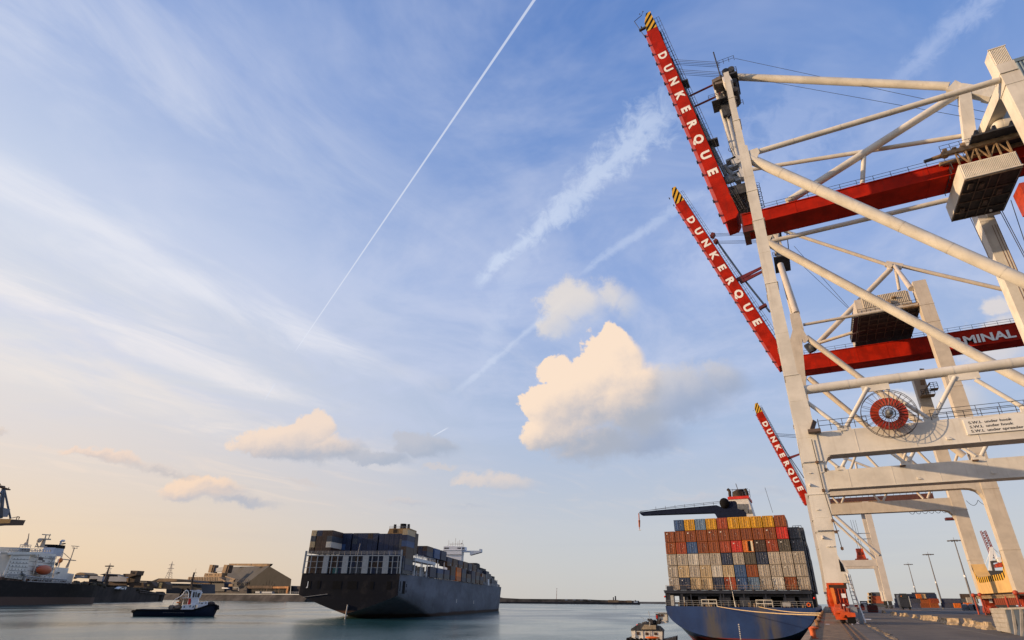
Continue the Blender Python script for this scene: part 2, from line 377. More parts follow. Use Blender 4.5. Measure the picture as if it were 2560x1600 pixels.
# ------------------------------------------------------------------ water and ground
def water_mat():
    M=bpy.data.materials.new('harbour_water'); M.use_nodes=True; t=M.node_tree; q=G(t); b=t.nodes['Principled BSDF']
    b.inputs['Base Color'].default_value=(.020,.072,.072,1); b.inputs['Roughness'].default_value=.10; b.inputs['IOR'].default_value=1.33; b.inputs['Specular IOR Level'].default_value=.5
    pos=q.node('ShaderNodeNewGeometry').outputs['Position']; x,y,z=q.sep(pos)
    n1=q.noise(q.comb(q.m('MULTIPLY',x,.95),q.m('MULTIPLY',y,.75)),1.0,5,.62,.4)
    n2=q.noise(q.comb(q.m('MULTIPLY',x,.10),q.m('MULTIPLY',y,.07)),1.0,3,.5,.5)
    n3=q.noise(q.comb(q.m('MULTIPLY',x,.012),q.m('MULTIPLY',y,.008)),1.0,4,.6,.8)   # calm and ruffled patches
    amp=q.smooth(n3,.35,.65,.35,1.0)
    h=q.m('MULTIPLY',q.m('ADD',q.m('MULTIPLY',n1,.75),q.m('MULTIPLY',n2,1.3)),amp)
    bb=q.node('ShaderNodeBump'); bb.inputs['Strength'].default_value=.55; bb.inputs['Distance'].default_value=.42
    t.links.new(h,bb.inputs['Height']); t.links.new(bb.outputs[0],b.inputs['Normal'])
    t.links.new(q.smooth(n3,.35,.65,.10,.24),b.inputs['Roughness'])
    return M
mb=MB(); mb.face([(-30000,-30000,WZ),(30000,-30000,WZ),(30000,40000,WZ),(-30000,40000,WZ)]); mb.build('water',water_mat(),kind='structure',loc=(0,0,WZ))
def asphalt():
    M=bpy.data.materials.new('quay_asphalt'); M.use_nodes=True; t=M.node_tree; q=G(t); b=t.nodes['Principled BSDF']; b.inputs['Roughness'].default_value=.85
    pos=q.node('ShaderNodeNewGeometry').outputs['Position']; x,y,z=q.sep(pos)
    n=q.noise(pos,.35,8,.65); n2=q.noise(pos,14,3,.6); n3=q.noise(q.comb(q.m('MULTIPLY',x,.35),q.m('MULTIPLY',y,.05)),1,6,.6,.6)
    c=q.mix(q.smooth(n,.3,.7),(.050,.042,.036,1),(.125,.100,.078,1)); c=q.mix(q.m('MULTIPLY',q.smooth(n3,.52,.72),.6),c,(.035,.03,.03,1))
    c=q.mix(q.m('MULTIPLY',n2,.25),c,(.14,.12,.10,1)); t.links.new(c,b.inputs['Base Color'])
    bb=q.node('ShaderNodeBump'); bb.inputs['Strength'].default_value=.5; bb.inputs['Distance'].default_value=.03; t.links.new(q.noise(pos,9,6,.7),bb.inputs['Height']); t.links.new(bb.outputs[0],b.inputs['Normal'])
    return M
QX=-1.45
QC=mat('quay_edge_concrete',(.215,.135,.075),.95,var=.3,scale=1.3,bump=.6,rust=.25,rustcol=(.10,.06,.04))
AS=asphalt()
mb=MB(); mb.box(QX,14.0,-900,560,-11,0.0); mb.build('quay',[QC],kind='structure',loc=(QX,0,0))
mb=MB(); mb.face([(1.75,-900,.004),(13.9,-900,.004),(13.9,560,.004),(1.75,560,.004)]); mb.build('quay_pavement',[AS],kind='structure',loc=(5,0,0))
mb=MB(); mb.box(14.0,6000,-6000,9000,-11,-.02); mb.build('yard_ground',[AS],kind='structure',loc=(14,0,0))
# rails (two heads and the groove between) and slabs joints
mb=MB()
for x0,x1 in((.92,1.02),(1.30,1.40)): mb.box(x0,x1,-40,555,.008,.06)
mb.build('crane_rail',RUSTM,kind='structure',loc=(1.1,0,0))
mb=MB(); mb.box(2.62,2.70,-40,555,.008,.03); mb.build('cable_slot',DARKM,kind='structure',loc=(2.6,0,0))
mb=MB(); mb.box(28.7,28.9,-40,555,-.01,.05); mb.build('crane_rail',RUSTM,kind='structure',loc=(28.8,0,0))
mb=MB(); mb.box(QX-.02,QX+.35,-60,560,.006,.14); mb.build('kerb',mat('kerb_concrete',(.36,.25,.15),.9,var=.3,scale=2,bump=.5,rust=.3,rustcol=(.12,.06,.03)),kind='structure',loc=(QX,0,0))
mb=MB()
pl=mat('road_paint',(.72,.70,.66),.7,var=.2,scale=6)
for (a,b,c,d) in (((2143,1546),(2178,1547.5),(2178,1549.5),(2143,1548)),((2143,1533),(2160,1536),(2162,1537.5),(2145,1534.5)),((2134,1555),(2145,1555.5),(2152,1560),(2139,1560)),((2127,1555),(2133,1555),(2133,1562),(2129,1562)),((2064,1560),(2074,1560),(2074,1561),(2064,1561))):
    mb.face([at(*p,Z=.010) for p in (a,b,c,d)])
mb.build('painted_marking',pl,kind='structure',loc=(3,60,0))
# faint sinuous lane line
mb=MB()
for i in range(30):
    y=50+i*12; mb.box(9.4,9.5,y,y+12,.007,.009)
mb.build('lane_line',mat('worn_road_paint',(.22,.20,.17),.8,var=.3,scale=5),kind='structure',loc=(9.4,50,0))
# ------------------------------------------------------------------ ship-to-shore gantry cranes
BULK=[]
def bogie(parent,x,y,main=ORANGE,length=9.0,pl=True):
    """end carriage on the rail, running along Y, centred at (x,y)"""
    mb=MB(); mb.prism([(-1.25,3.8),(1.25,3.8),(1.0,2.2),(.55,1.5),(-.55,1.5),(-1.0,2.2)],(x-.8,y,0),(0,1,0),(0,0,1),(1.6,0,0)); 
    for dx in(-.86,.82): mb.box(x+dx,x+dx+.05,y-.35,y-.2,1.7,3.7); mb.box(x+dx,x+dx+.05,y+.2,y+.35,1.7,3.7)
    mb.build('equaliser_beam',main,parent,kind='stuff')
    mb=MB(); mb.prism([(-length/2,1.15),(-length/2+1.6,1.75),(length/2-1.6,1.75),(length/2,1.15),(length/2,.75),(-length/2,.75)],(x-.5,y,0),(0,1,0),(0,0,1),(1.0,0,0)); mb.build('carriage_frame',main,parent)
    for s in(-1,1):
        yy=y+s*length*.30
        mb=MB(); mb.prism([(-1.9,.95),(-1.2,1.4),(1.2,1.4),(1.9,.95),(1.9,.35),(1.4,.35),(.9,.7),(-.9,.7),(-1.4,.35),(-1.9,.35)],(x-.62,yy,0),(0,1,0),(0,0,1),(1.24,0,0)); tr=mb.build('wheel_truck',main,parent)
        for t in(-1.05,1.05):
            mb=MB(); mb.pipe((x-.2,yy+t,.40),(x+.2,yy+t,.40),.38,16); mb.pipe((x-.26,yy+t,.40),(x+.26,yy+t,.40),.12,8); build_split(mb,'wheel',DARKM,tr)
    if pl:
        mb=MB(); mb.box(x-.55,x+.55,y-length/2-.75,y-length/2,.95,1.15); mb.pipe((x,y-length/2-.1,.75),(x,y-length/2-.65,.75),.2,10); mb.build('buffer',main,parent)
        mb=MB(); mb.box(x+.95,x+1.45,y-length/2+.6,y-length/2+1.6,.5,1.5); mb.build('junction_box',GREYM,parent)
        mb=MB(); mb.box(x-.05,x+.45,y-1.32,y-1.26,2.3,2.9); mb.build('notice_plate',WHITE,parent)
def hazard(parent,o,u,v,w,h,n,lean,name='hazard_stripes',w2=None):
    """alternating diagonal stripes on a quad o+u*[0..w]+v*[0..h]; slab 2 cm proud"""
    o=Vector(o);u=Vector(u).normalized();v=Vector(v).normalized();nn=u.cross(v).normalized()*.02
    y=MB();k=MB()
    y.face([o+nn,o+u*w+nn,o+u*w+v*h+nn,o+v*h+nn])
    import itertools
    def clip(poly,ax,lim,sgn):
        out=[]
        for i in range(len(poly)):
            a=poly[i];b=poly[(i+1)%len(poly)]
            ia=sgn*(a[ax]-lim)<=0; ib=sgn*(b[ax]-lim)<=0
            if ia: out.append(a)
            if ia!=ib:
                t=(lim-a[ax])/(b[ax]-a[ax]); out.append((a[0]+t*(b[0]-a[0]),a[1]+t*(b[1]-a[1])))
        return out
    st=h/n
    for i in range(-n*2,n*2):
        y0=i*st*1.0
        poly=[(0,y0),(w,y0+lean),(w,y0+lean+st*.5),(0,y0+st*.5)]
        for ax,lim,s in((1,0,-1),(1,h,1)):
            if poly: poly=clip(poly,ax,lim,s)
        if len(poly)>=3: k.face([o+u*a+v*b+nn*1.5 for a,b in poly])
    return y.build(name,YEL,parent,recalc=False),k.build(name,BLK,parent,recalc=False)

def boom(parent,hinge,tip,Y0,Y1,dep,walk=True,txt='DUNKERQUE',detail=2,ls=None):
    """raised boom as a box girder; hinge/tip on the lower (water side) edge; dep = girder depth"""
    h=Vector(hinge);t=Vector(tip);d=(t-h).normalized(); up=Vector((-d.z,0,d.x))*-1   # towards the land side when raised
    up=Vector((d.z,0,-d.x)); L=(t-h).length; wy=Vector((0,Y1-Y0,0))
    hz=L*.095
    mb=MB(); mb.prism([(0,0),(L-hz,0),(L-hz*.45,dep*.14),(L,dep*.58),(L,dep),(0.8,dep),(0,dep*.7)],h,d,up,wy); b=mb.build('boom',RED,parent)
    # lower flange / trolley rail strip with cleats
    mb=MB(); mb.prism([(0.0,-.55),(L-hz-.6,-.55),(L-hz-.6,0.0),(0,0.0)],h+Vector((0,.12,0)),d,up,Vector((0,.5,0))); mb.build('trolley_rail_strip',REDB,parent)
    mb=MB(); 
    for i in range(int(L/3.2)): c=h+d*(1.5+i*3.2)-up*.62; mb.beam(c,c+d*.35,.6,.25,up=up)
    mb.build('cleats',DARKM,parent,kind='stuff')
    # stripes at the tip
    n=Vector((0,-.02,0)); o=h+n
    def q(a,bb): return o+d*a+up*bb
    y=MB(); y.face([q(L-hz,0),q(L-hz*.45,dep*.14),q(L,dep*.58),q(L,dep),q(L-hz,dep)]); y.build('hazard_stripes',YEL,parent,recalc=False)
    o=h+n*2; k=MB()
    ns=4
    def lim(x):
        if x<=L-hz: return 0.0
        if x<=L-hz*.45: return (x-(L-hz))/(hz*.55)*dep*.14
        return dep*.14+(x-(L-hz*.45))/(hz*.45)*dep*.44
    for i in range(ns):
        # band slanting: at the upper edge it lies nearer the hinge than at the lower edge
        c0=L-hz-dep*.75+(hz+dep*.6)*i/ns; w=hz/ns*.55; N=8; lo=[];hi=[]
        for k2 in range(N+1):
            bb=dep*k2/N; sh_=dep*1.15*(k2/N)
            for arr,off in((lo,0),(hi,w)):
                aa=max(L-hz,min(L,c0+sh_+off)); arr.append((aa,max(bb,min(dep,lim(aa)))))
        for k2 in range(N):
            k.face([q(*lo[k2]),q(*hi[k2]),q(*hi[k2+1]),q(*lo[k2+1])])
    k.build('hazard_stripes',BLK,parent,recalc=False)
    # lettering, letter tops towards the land side, reading from tip to hinge
    n=len(txt); a0,a1=(ls or (.26,.83))
    for i,ch in enumerate(txt):
        me=text_mesh(ch,dep*.98,bold=.045,depth=.015,align='CENTER')
        c=h+d*(L*(1-a0-(a1-a0)*i/(n-1)))+up*(dep*.155)+Vector((0,-.03,0))
        uu=-d; vv=up; nn=Vector((0,-1,0))
        M=Matrix(((uu.x*1.2,vv.x,nn.x,c.x),(uu.y,vv.y,nn.y,c.y),(uu.z*1.2,vv.z,nn.z,c.z),(0,0,0,1)))
        me.transform(M); me.transform(Matrix.Translation(-parent_world(parent))); me.materials.clear(); me.materials.append(LETTER)
        ob=bpy.data.objects.new('letter',me); COL.objects.link(ob); ob.parent=parent
    # stiffener marks near the hinge and walkway with rails on the upper side
    if walk:
        mb=MB(); r=.05 if detail>1 else .08
        a=h+d*(L*.03)+up*(dep+.12)+wy*.5; e=h+d*(L*.96)+up*(dep+.12)+wy*.5
        for s in(-.45,.45):
            for k2 in(.0,.55,1.05):
                mb.pipe(a+wy*s*.9+up*k2,e+wy*s*.9+up*k2,r*.8,4,caps=False)
        nn=int(L/1.6)
        for i in range(nn+1):
            c=a+(e-a)*i/nn
            for s in(-.45,.45): mb.pipe(c+wy*s*.9,c+wy*s*.9+up*1.05,r*.8,4,caps=False)
        mb.build('boom_handrail',ROPE,parent,kind='stuff')
        mb=MB(); mb.beam(a,e,(Y1-Y0)*.8,.08,up=up); mb.build('boom_walkway',GREYM,parent)
    return h,t,d,up,L

def crane_legs(T,frames,xw0,xw1,xl0,xl1,zb,zt,ztop,wx_top):
    pass

# ================= crane A: the nearest =================
YA,YA2=73.4,97.2; LD=2.4
A=thing('gantry_crane','nearest cream gantry crane, highest red boom, cable reel on its portal beam','gantry crane',(1.2,85,0),'ship to shore gantry cranes along the quay')
def legbox(T,sec,y,ld,m=CREAM,name='waterside_leg'):
    """sec: list of (z,x0,x1) from bottom to top"""
    mb=MB()
    rows=[[(x0,y,z),(x1,y,z),(x1,y+ld,z),(x0,y+ld,z)] for z,x0,x1 in sec]
    for a,b in zip(rows[:-1],rows[1:]):
        for i in range(4):
            j=(i+1)%4; mb.face([a[i],a[j],b[j],b[i]])
    mb.face(rows[0][::-1]); mb.face(rows[-1])
    return mb.build(name,m,T)
for y in(YA,YA2):
    lg=legbox(A,[(3.8,.32,2.62),(5.0,.34,2.72),(6.3,.42,2.12),(6.6,.42,2.02),(12,.42,2.45),(17,.45,2.62),(20.5,.45,2.55),(27.5,.5,2.3),(27.6,.5,2.0),(40,.5,1.92),(62.5,.55,1.95),(65.5,.6,1.9),(65.6,.62,1.62),(82,.68,1.5)],y,LD)
    # bolted flanges
    mb=MB()
    for z,x0,x1 in((27.55,.38,2.12),(51.5,.42,2.08),(56.8,.45,2.05),(41,.4,2.05),(13.0,.3,2.6),(16.6,.36,2.72),(9.0,.32,2.3),(71,.55,1.75),(76,.58,1.7)): mb.box(x0,x1,y-.07,y+LD+.07,z,z+.09)
    build_split(mb,'bolted_flange',CREAM,lg)
    if y==YA:
        mb=MB()
        for i in range(16): mb.box(.6+i*.13,.66+i*.13,y-.10,y-.02,16.62,16.74); mb.box(.62+i*.10,.67+i*.10,y-.10,y-.02,9.02,9.14)
        mb.build('bolts',DARKM,lg,kind='stuff')
    bogie(A,1.2,y+1.2,length=8.6)
    # portal beam with rounded haunch
    mb=MB(); mb.prism([(2.55,20.08),(33.2,20.08),(33.2,17.45),(4.6,17.45),(3.7,17.35),(3.2,17.1),(2.95,16.6),(2.9,15.9),(2.55,15.9)],(0,y+.1,0),(1,0,0),(0,0,1),(0,LD-.2,0)); pbm=mb.build('portal_beam',CREAM,A)
    mb=MB(); mb.box(3.3,33.2,y+.02,y+LD-.02,17.34,17.44); build_split(mb,'beam_flange',CREAM,pbm)
    # chord pipe and W bracing
    ch=MB().pipe((1.9,y+.7,25.68),(33.2,y+.7,25.68),.56,24).build('chord_pipe',CREAM,A)
    MB().box(2.0,2.5,y+.2,y+1.2,24.6,25.4).build('end_gusset',CREAM,ch)
    for i in range(4):
        x=2.0+i*8.6
        MB().pipe((x+.1,y+.55,24.35),(x+3.3,y+.55,20.6),.24,14).build('web_brace',CREAM,A)
        MB().pipe((x+3.9,y+.55,20.6),(x+7.0,y+.55,24.9),.24,14).build('web_brace',CREAM,A)
        mb=MB(); mb.box(x+2.9,x+4.3,y+.45,y+.65,20.08,20.7); mb.box(x+6.4,x+9.2,y+.45,y+.65,24.4,25.2); build_split(mb,'gusset_plate',CREAM,A)
    MB().pipe((1.7,y+.8,63.6),(33.4,y+.8,27.8),.74,28).build('diagonal_brace',CREAM,A)
    zt=64.1 if y==YA else 62.7
    MB().pipe((1.9,y+.6,zt),(33.0,y+.6,zt+.1),.42,20).build('tie_pipe',CREAM,A)
    mb=MB(); mb.prism([(1.3,63.0),(2.6,62.2),(3.4,63.6),(3.2,64.5),(1.3,64.4)],(0,y+.1,0),(1,0,0),(0,0,1),(0,.12,0)); build_split(mb,'gusset_plate',CREAM,A)
    # land side leg
    mb=MB(); mb.box(33.1,35.1,y,y+2.4,3.8,64.6); ll=mb.build('landside_leg',CREAM,A); bogie(A,34,y+1.2,length=8.6)
    mb=MB(); mb.box(33.0,35.2,y-.05,y+2.45,62.6,62.7); build_split(mb,'bolted_flange',CREAM,ll)
def weld_rings(T,a,b,r,n,name='weld_ring'):
    a=Vector(a);b=Vector(b);d=(b-a).normalized()
    for i in range(1,n):
        c=a.lerp(b,i/n); MB().pipe(c-d*.05,c+d*.05,r+.022,20,caps=False).build(name,CREAM,T)
weld_rings(A,(1.9,YA+.7,25.68),(33.2,YA+.7,25.68),.56,6); weld_rings(A,(1.7,YA+.8,63.6),(33.4,YA+.8,27.8),.74,8)
weld_rings(A,(1.9,YA+.6,64.1),(33.0,YA+.6,64.2),.42,5)
for y in(YA,YA2):
    for i in range(5):
        x=6.5+i*5.6; MB().box(x,x+.05,y+.075,y+.13,17.45,20.08).build('weld_seam',CREAM,A)
    for z in(10.5,19.6,24.2,33.5,46.0,59.5): MB().box(.5,1.95,y-.018,y+.02,z,z+.05).build('weld_seam',CREAM,A)
# manholes and small brackets along the portal beams
for y in(YA,YA2):
    for x,z in((5.2,20.0),(14.9,17.9),(23.5,18.0),(28,19.7)):
        mb=MB(); mb.prism([(0,0),(.5,0),(.5,.05),(.12,.32),(0,.32)],(x,y+.09,z),(1,0,0),(0,0,1),(0,-.12,0)); mb.build('beam_bracket',CREAM,A)
# portal lamps under the far frame
for x in(13.2,21.8): 
    mb=MB(); mb.box(x,x+.7,YA2-.35,YA2+.05,19.85,20.0); mb.build('portal_lamp',RUSTM,A)
# front of the near bogie: recess, ribs, wheel arch
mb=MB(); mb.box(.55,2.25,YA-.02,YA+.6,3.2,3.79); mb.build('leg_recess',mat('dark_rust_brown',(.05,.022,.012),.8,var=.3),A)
OD=mat('bogie_deep_red',(.22,.018,.006),.5,var=.3,scale=2,rust=.3)
for x in(1.02,1.30,1.62,1.95): MB().box(x,x+.06,YA-.9,YA-.72,1.9,3.2).build('bogie_rib',ORANGE,A)
mb=MB(); mb.box(.98,2.1,YA-.72,YA-.6,1.6,3.25); mb.build('recess_plate',OD,A)
MB().prism([(.62,3.3),(.95,3.3),(1.0,2.3),(.85,1.35),(.72,1.9)],(0,YA-1.0,0),(1,0,0),(0,0,1),(0,.4,0)).build('side_plate',mat('bright_orange_plate',(.72,.19,.03),.5,var=.1),A)
mb=MB(); mb.box(1.55,1.95,YA-1.06,YA-1.0,2.35,2.75); mb.build('notice_plate',WHITE,A)
mb=MB(); mb.prism([(.95,.62),(1.05,.95),(1.25,1.12),(2.3,1.0),(2.3,.66),(1.62,.62),(1.5,.8),(1.2,.8),(1.1,.62)],(0,YA-5.1,0),(1,0,0),(0,0,1),(0,.5,0)); mb.build('wheel_arch',ORANGE,A)
mb=MB(); mb.box(1.55,2.25,YA-5.0,YA-3.6,.08,.62); mb.build('black_block',BLK,A)  # black block filling the space under the wheel arch
for x,z,h in((1.5,1.1,.5),(1.85,1.05,.35),(1.25,1.3,.5)): MB().pipe((x,YA-4.4,z),(x,YA-4.4,z+h),.14,10).build('brake_unit',OD,A)
MB().box(1.35,1.6,YA-3.8,YA-3.7,1.55,1.75).build('notice_plate',WHITE,A)
# small things on the near waterside leg
mb=MB()
for z,x in((13.9,.72),(8.2,.9)): mb.prism([(0,0),(.45,.12),(0,.42)],(x,YA,z),(0,-1,0),(0,0,1),(.12,0,0))
for z,x in((15.4,.9),(15.4,2.2),(7.4,1.2),(7.4,1.6),(11.3,.9),(4.6,2.2)): mb.box(x,x+.28,YA-.12,YA,z,z+.08)
build_split(mb,'lifting_lug',CREAM,A)
mb=MB(); mb.path([(1.95,YA-.15,19.3),(2.0,YA-.15,16.7),(2.05,YA-.15,13.4),(2.35,YA-.2,10.0),(2.5,YA-.2,8.8),(2.6,YA-.2,7.0)],.045,5); mb.build('power_cable',ROPE,A,kind='stuff')
mb=MB()
for x,z in((2.0,16.6),(2.03,13.4),(2.3,10.1),(2.4,8.9),(2.6,7.2)): mb.box(x-.14,x+.14,YA-.28,YA-.02,z-.14,z+.14)
mb.box(2.05,2.7,YA-.35,YA-.2,8.95,9.05)
build_split(mb,'cable_bracket',RUSTM,A)
mb=MB(); mb.prism([(0,0),(.42,0),(.30,.75),(.04,1.25)],(2.0,YA-.03,4.9),(1,0,0),(0,0,1),(0,.02,0)); mb.build('cable_slot',BLK,A)
# access ladder beside the bogie
mb=MB()
for x in(2.62,3.02): mb.pipe((x,YA-.5,.1),(x-.25,YA-.5,4.6),.04,5)
for i in range(12): z=.4+i*.36; mb.pipe((2.62-.02*i,YA-.5,z),(3.02-.02*i,YA-.5,z),.03,4)
mb.build('access_ladder',GREYM,A,kind='stuff')
MB().pipe((3.2,YA-.4,.05),(2.55,YA-.3,4.7),.09,8).build('stair_post',WHITE,A)
mb=MB(); mb.box(2.65,3.0,YA-2.2,YA-1.9,0.0,1.0); mb.pipe((2.8,YA-2.05,1.0),(2.8,YA-2.05,1.3),.12,8); mb.build('control_cabinet',GREYM,A)
# walkway rail and cable platform on the near portal beam
mb=MB(); mb.rail((3.0,YA-.15,20.25),(8.0,YA-.15,20.25),1.15,1.25,.035); mb.rail((3.0,YA-.15,20.25),(3.0,YA-1.0,20.25),1.15,1,.035); mb.rail((11.4,YA+1.9,20.25),(33,YA+1.9,20.25),1.15,1.5,.035); mb.rail((14.2,YA+.3,20.25),(33,YA+.3,20.25),1.15,1.9,.03); mb.build('beam_handrail',ROPE,A,kind='stuff')
mb=MB(); mb.box(11.5,33,YA+1.55,YA+2.1,20.1,20.2); mb.build('beam_walkway',DARKM,A)
mb=MB(); mb.box(1.75,3.1,YA-.9,YA-.02,20.0,20.35); mb.beam((2.2,YA-.8,20.3),(2.7,YA-.4,21.4),.12,.5); mb.build('cable_guide_platform',mat('brown_steel',(.13,.09,.07),.7,rust=.3),A,kind='stuff')
# cable reel: two wheels of spokes, red drum
RC=Vector((10.2,YA-1.15,21.15)); RR=2.72
rl=MB().pipe(RC+Vector((0,.35,0)),RC+Vector((0,1.25,0)),.25,12).build('cable_reel',DARKM,A)
mb=MB()
for i in range(28):
    a0,a1=2*math.pi*(i+.08)/28,2*math.pi*(i+.92)/28
    P=[(math.cos(a)*r,math.sin(a)*r) for a,r in((a0,.98),(a1,.98),(a1,1.82),(a0,1.82))]
    tw=.07
    mb.hexa([RC+Vector((P[k][0],.0+(tw if k in(1,2) else 0),P[k][1])) for k in range(4)]+[RC+Vector((P[k][0],.45,P[k][1])) for k in range(4)])
build_split(mb,'drum_plate',mat('reel_red',(.36,.030,.008),.5,var=.25,scale=2,rust=.35,rustcol=(.10,.03,.01)),rl)
mb=MB()
for yy in(.0,.5): mb.ring(RC+Vector((0,yy-.05,0)),(0,1,0),RR,.035,56,5)
mb.ring(RC+Vector((0,-.05,0)),(0,1,0),.62,.05,24,5)
mb.build('rim',ROPE,rl,kind='stuff')
mb=MB()
for i in range(28):
    a=2*math.pi*i/28; c=Vector((math.cos(a),0,math.sin(a)))
    mb.pipe(RC+Vector((0,-.35,0))+c*.25,RC+Vector((0,-.05,0))+c*RR,.022,4,caps=False)
    if i%2==0: mb.pipe(RC+Vector((0,.75,0))+c*.25,RC+Vector((0,.45,0))+c*RR,.022,4,caps=False)
mb.build('spoke',mat('spoke_brown',(.10,.055,.03),.6),rl,kind='stuff')
mb=MB(); mb.sphere(RC+Vector((0,-.4,0)),.24,12,8); mb.pipe(RC+Vector((0,-.35,0)),RC+Vector((0,.1,0)),.38,16); mb.build('hub',GREYM,rl)
# safe working load board
o=Vector((16.85,YA-.06,18.22))
mb=MB(); mb.box(16.85,25.4,YA-.06,YA+.1,18.22,19.85); sb=mb.build('load_sign',mat('sign_cream',(.74,.71,.64),.5,var=.03),A)
INK=mat('sign_ink',(.03,.022,.018),.6,var=0)
for i,(a,b,c) in enumerate((('S.W.L','under hook','70 TONS'),('S.W.L','under hook','91 TONS'),('S.W.L','under spreader','61 TONS'))):
    z=19.42-i*.46
    for tx,dx in((a,.35),(b,1.75),(c,5.6)): lettering(tx,.40,(16.85+dx,YA-.075,z-.1),(1,0,0),(0,0,1),sb,INK,bold=.012,depth=.004,sx=1.22)
# girder, boom and upper works
def hollow_girder(T,x0,x1,y0,y1,z0,z1,rail=True):
    mb=MB(); mb.box(x0,x1,y0,y1,z0,z1); gd=mb.build('girder',RED,T)
    mb=MB()
    for x in [x0+2+i*6.0 for i in range(int((x1-x0-2)/6))]: mb.box(x,x+.12,y0-.03,y1+.03,z0-.04,z1+.04)
    mb.box(x0,x1,y0-.15,y0-.003,z1-.12,z1+.02); mb.box(x0,x1,y0-.15,y0-.003,z0-.03,z0+.10)
    build_split(mb,'stiffener',RED,gd)
    if rail:
        mb=MB(); mb.rail((x0+1,y0+.1,z1),(x1,y0+.1,z1),1.1,2.2,.04); mb.rail((x0+1,y1-.1,z1),(x1,y1-.1,z1),1.1,2.2,.04); mb.build('girder_handrail',ROPE,T,kind='stuff')
    return gd
GY0,GY1=84.0,88.6
hollow_girder(A,-.9,46,GY0,GY1,58.2,60.5)
mb=MB(); mb.box(-1.15,-.2,GY0+.1,GY1-.1,57.2,60.9); mb.box(-1.2,1.0,GY0,GY0+.5,57.0,58.3); build_split(mb,'hinge_block',mat('dark_red_steel',(.12,.02,.015),.6,rust=.4),A)
hA=at(1817.5,549,Y=GY0); tA=at(1600,31,Y=GY0)
hA=Vector((-3.45,GY0,60.0)); 
h_,t_,d_,u_,L_=boom(A,hA,(-13.35,GY0,118.9),GY0,GY1,2.30,ls=(.25,.815))
# tip frame
mb=MB(); c=t_+d_*.2
mb.path([h_+d_*(L_-7)-u_*.7,h_+d_*(L_-.5)-u_*1.5,h_+d_*(L_+.2)+u_*.4],.07,5); mb.beam(h_+d_*(L_-4.2)-u_*1.3,h_+d_*(L_-4.2)+u_*.2,.5,.4,up=d_)
mb.path([c+u_*.4,c+u_*.4+d_*.9+u_*.4],.05,4); mb.sphere(c+u_*.9+d_*.9,.14,6,4); mb.sphere(c+u_*.1+d_*.7,.14,6,4)
mb.build('tip_frame',DARKM,A,kind='stuff')
# grey stay strut folded along the boom
def on(px,py,Y): return at(px,py,Y=Y)
YG=86
mb=MB(); mb.pipe(on(1634,72,YG),on(1690,170,YG),.22,8); mb.pipe(on(1690,170,YG),on(1760,330,YG),.30,10); mb.pipe(on(1760,330,YG),on(1815,438,YG),.34,10); build_split(mb,'folded_stay',GREYM,A)
mb=MB(); mb.pipe(on(1740,285,YG+2),on(1812,425,YG+2),.26,8); build_split(mb,'folded_stay',GREYM,A)
for (a,b) in (((1678,152),(1684,158)),((1692,182),(1696,190)),((1708,212),(1722,208)),((1770,362),(1796,354)),((1738,298),(1748,296)),((1645,80),(1655,92))):
    mb=MB(); p=on(*a,YG-.6); q=on(*b,YG-.6); mb.beam(p-Vector((.3,0,0)),q,2.2,.30); build_split(mb,'stay_bracket',DARKM,A)
for (a,b) in(((1716,244),(1783,212)),((1731,269),(1792,241))):
    mb=MB(); mb.pipe(on(*a,YG),on(*b,YG),.20,8); q=on(*b,YG); mb.beam(q,q+Vector((.9,0,.35)),.7,.8); build_split(mb,'boom_latch_link',mat('dark_red_link',(.16,.018,.02),.5),A)
# forestay pipes hanging from the apex
for (a,b) in(((1790,222),(1833,378)),((1806,228),(1848,410))):
    mb=MB(); mb.pipe(on(*a,YG),on(*b,YG),.42,14); p=on(*b,YG); mb.pipe(p,p+Vector((.15,0,-2.3)),.34,10); mb.pipe(p+Vector((.2,-.7,-2.6)),p+Vector((.2,.7,-2.6)),.95,14); mb.ring(p+Vector((0,0,.5)),(.1,0,1),.75,.05,12,4); mb.build('forestay_link',mat('pale_grey_paint',(.55,.53,.50),.5,var=.1),A,kind='stuff')
mb=MB()
for i in range(4):
    p=on(1816+i*8,408+i*16,YG); q=on(1840+i*4,398+i*18,YG); mb.beam(p,q,1.4,.45)
mb.pipe(on(1818,455,YG),on(1858,440,YG),.5,10); mb.pipe(on(1812,415,YG),on(1845,455,YG),.45,8); mb.sphere(on(1822,448,YG),1.0,10,6,(1,.6,1)); mb.build('hinge_linkage',GREYM,A,kind='stuff')
# cross beam and lattice at the boom foot
mb=MB(); p=on(1822,470,GY0); mb.box(-2.9,1.4,GY0+.5,GY1+5,p.z-1.4,p.z+.6); mb.build('hinge_cross_beam',DARKM,A)
mb=MB()
a0=on(1840,480,GY0+1);a1=on(1872,522,GY0+1);b0=on(1856,468,GY0+1);b1=on(1876,500,GY0+1)
mb.path([a0,a1],.10,5); mb.path([b0,b1],.10,5)
for i in range(5):
    f=i/5; mb.path([a0.lerp(a1,f),b0.lerp(b1,f+.12),a0.lerp(a1,f+.2)],.07,4)
mb.build('lattice_strut',ROPE,A,kind='stuff')
def cage(T,p,q,r=.42,name='caged_ladder',n=12):
    p=Vector(p);q=Vector(q);d=(q-p).normalized(); mb=MB()
    a=d.cross(Vector((0,1,0))).normalized()
    for s in(-1,1): mb.pipe(p+a*s*r,q+a*s*r,.04,4,caps=False)
    mb.pipe(p+Vector((0,-r*1.3,0)),q+Vector((0,-r*1.3,0)),.03,4,caps=False)
    for i in range(n+1):
        c=p.lerp(q,i/n); mb.pipe(c-a*r,c+a*r,.035,4,caps=False)
        if i%2==0: mb.ring(c+Vector((0,-.3,0)),d,r*1.2,.03,8,4)
    return mb.build(name,ROPE,T,kind='stuff')
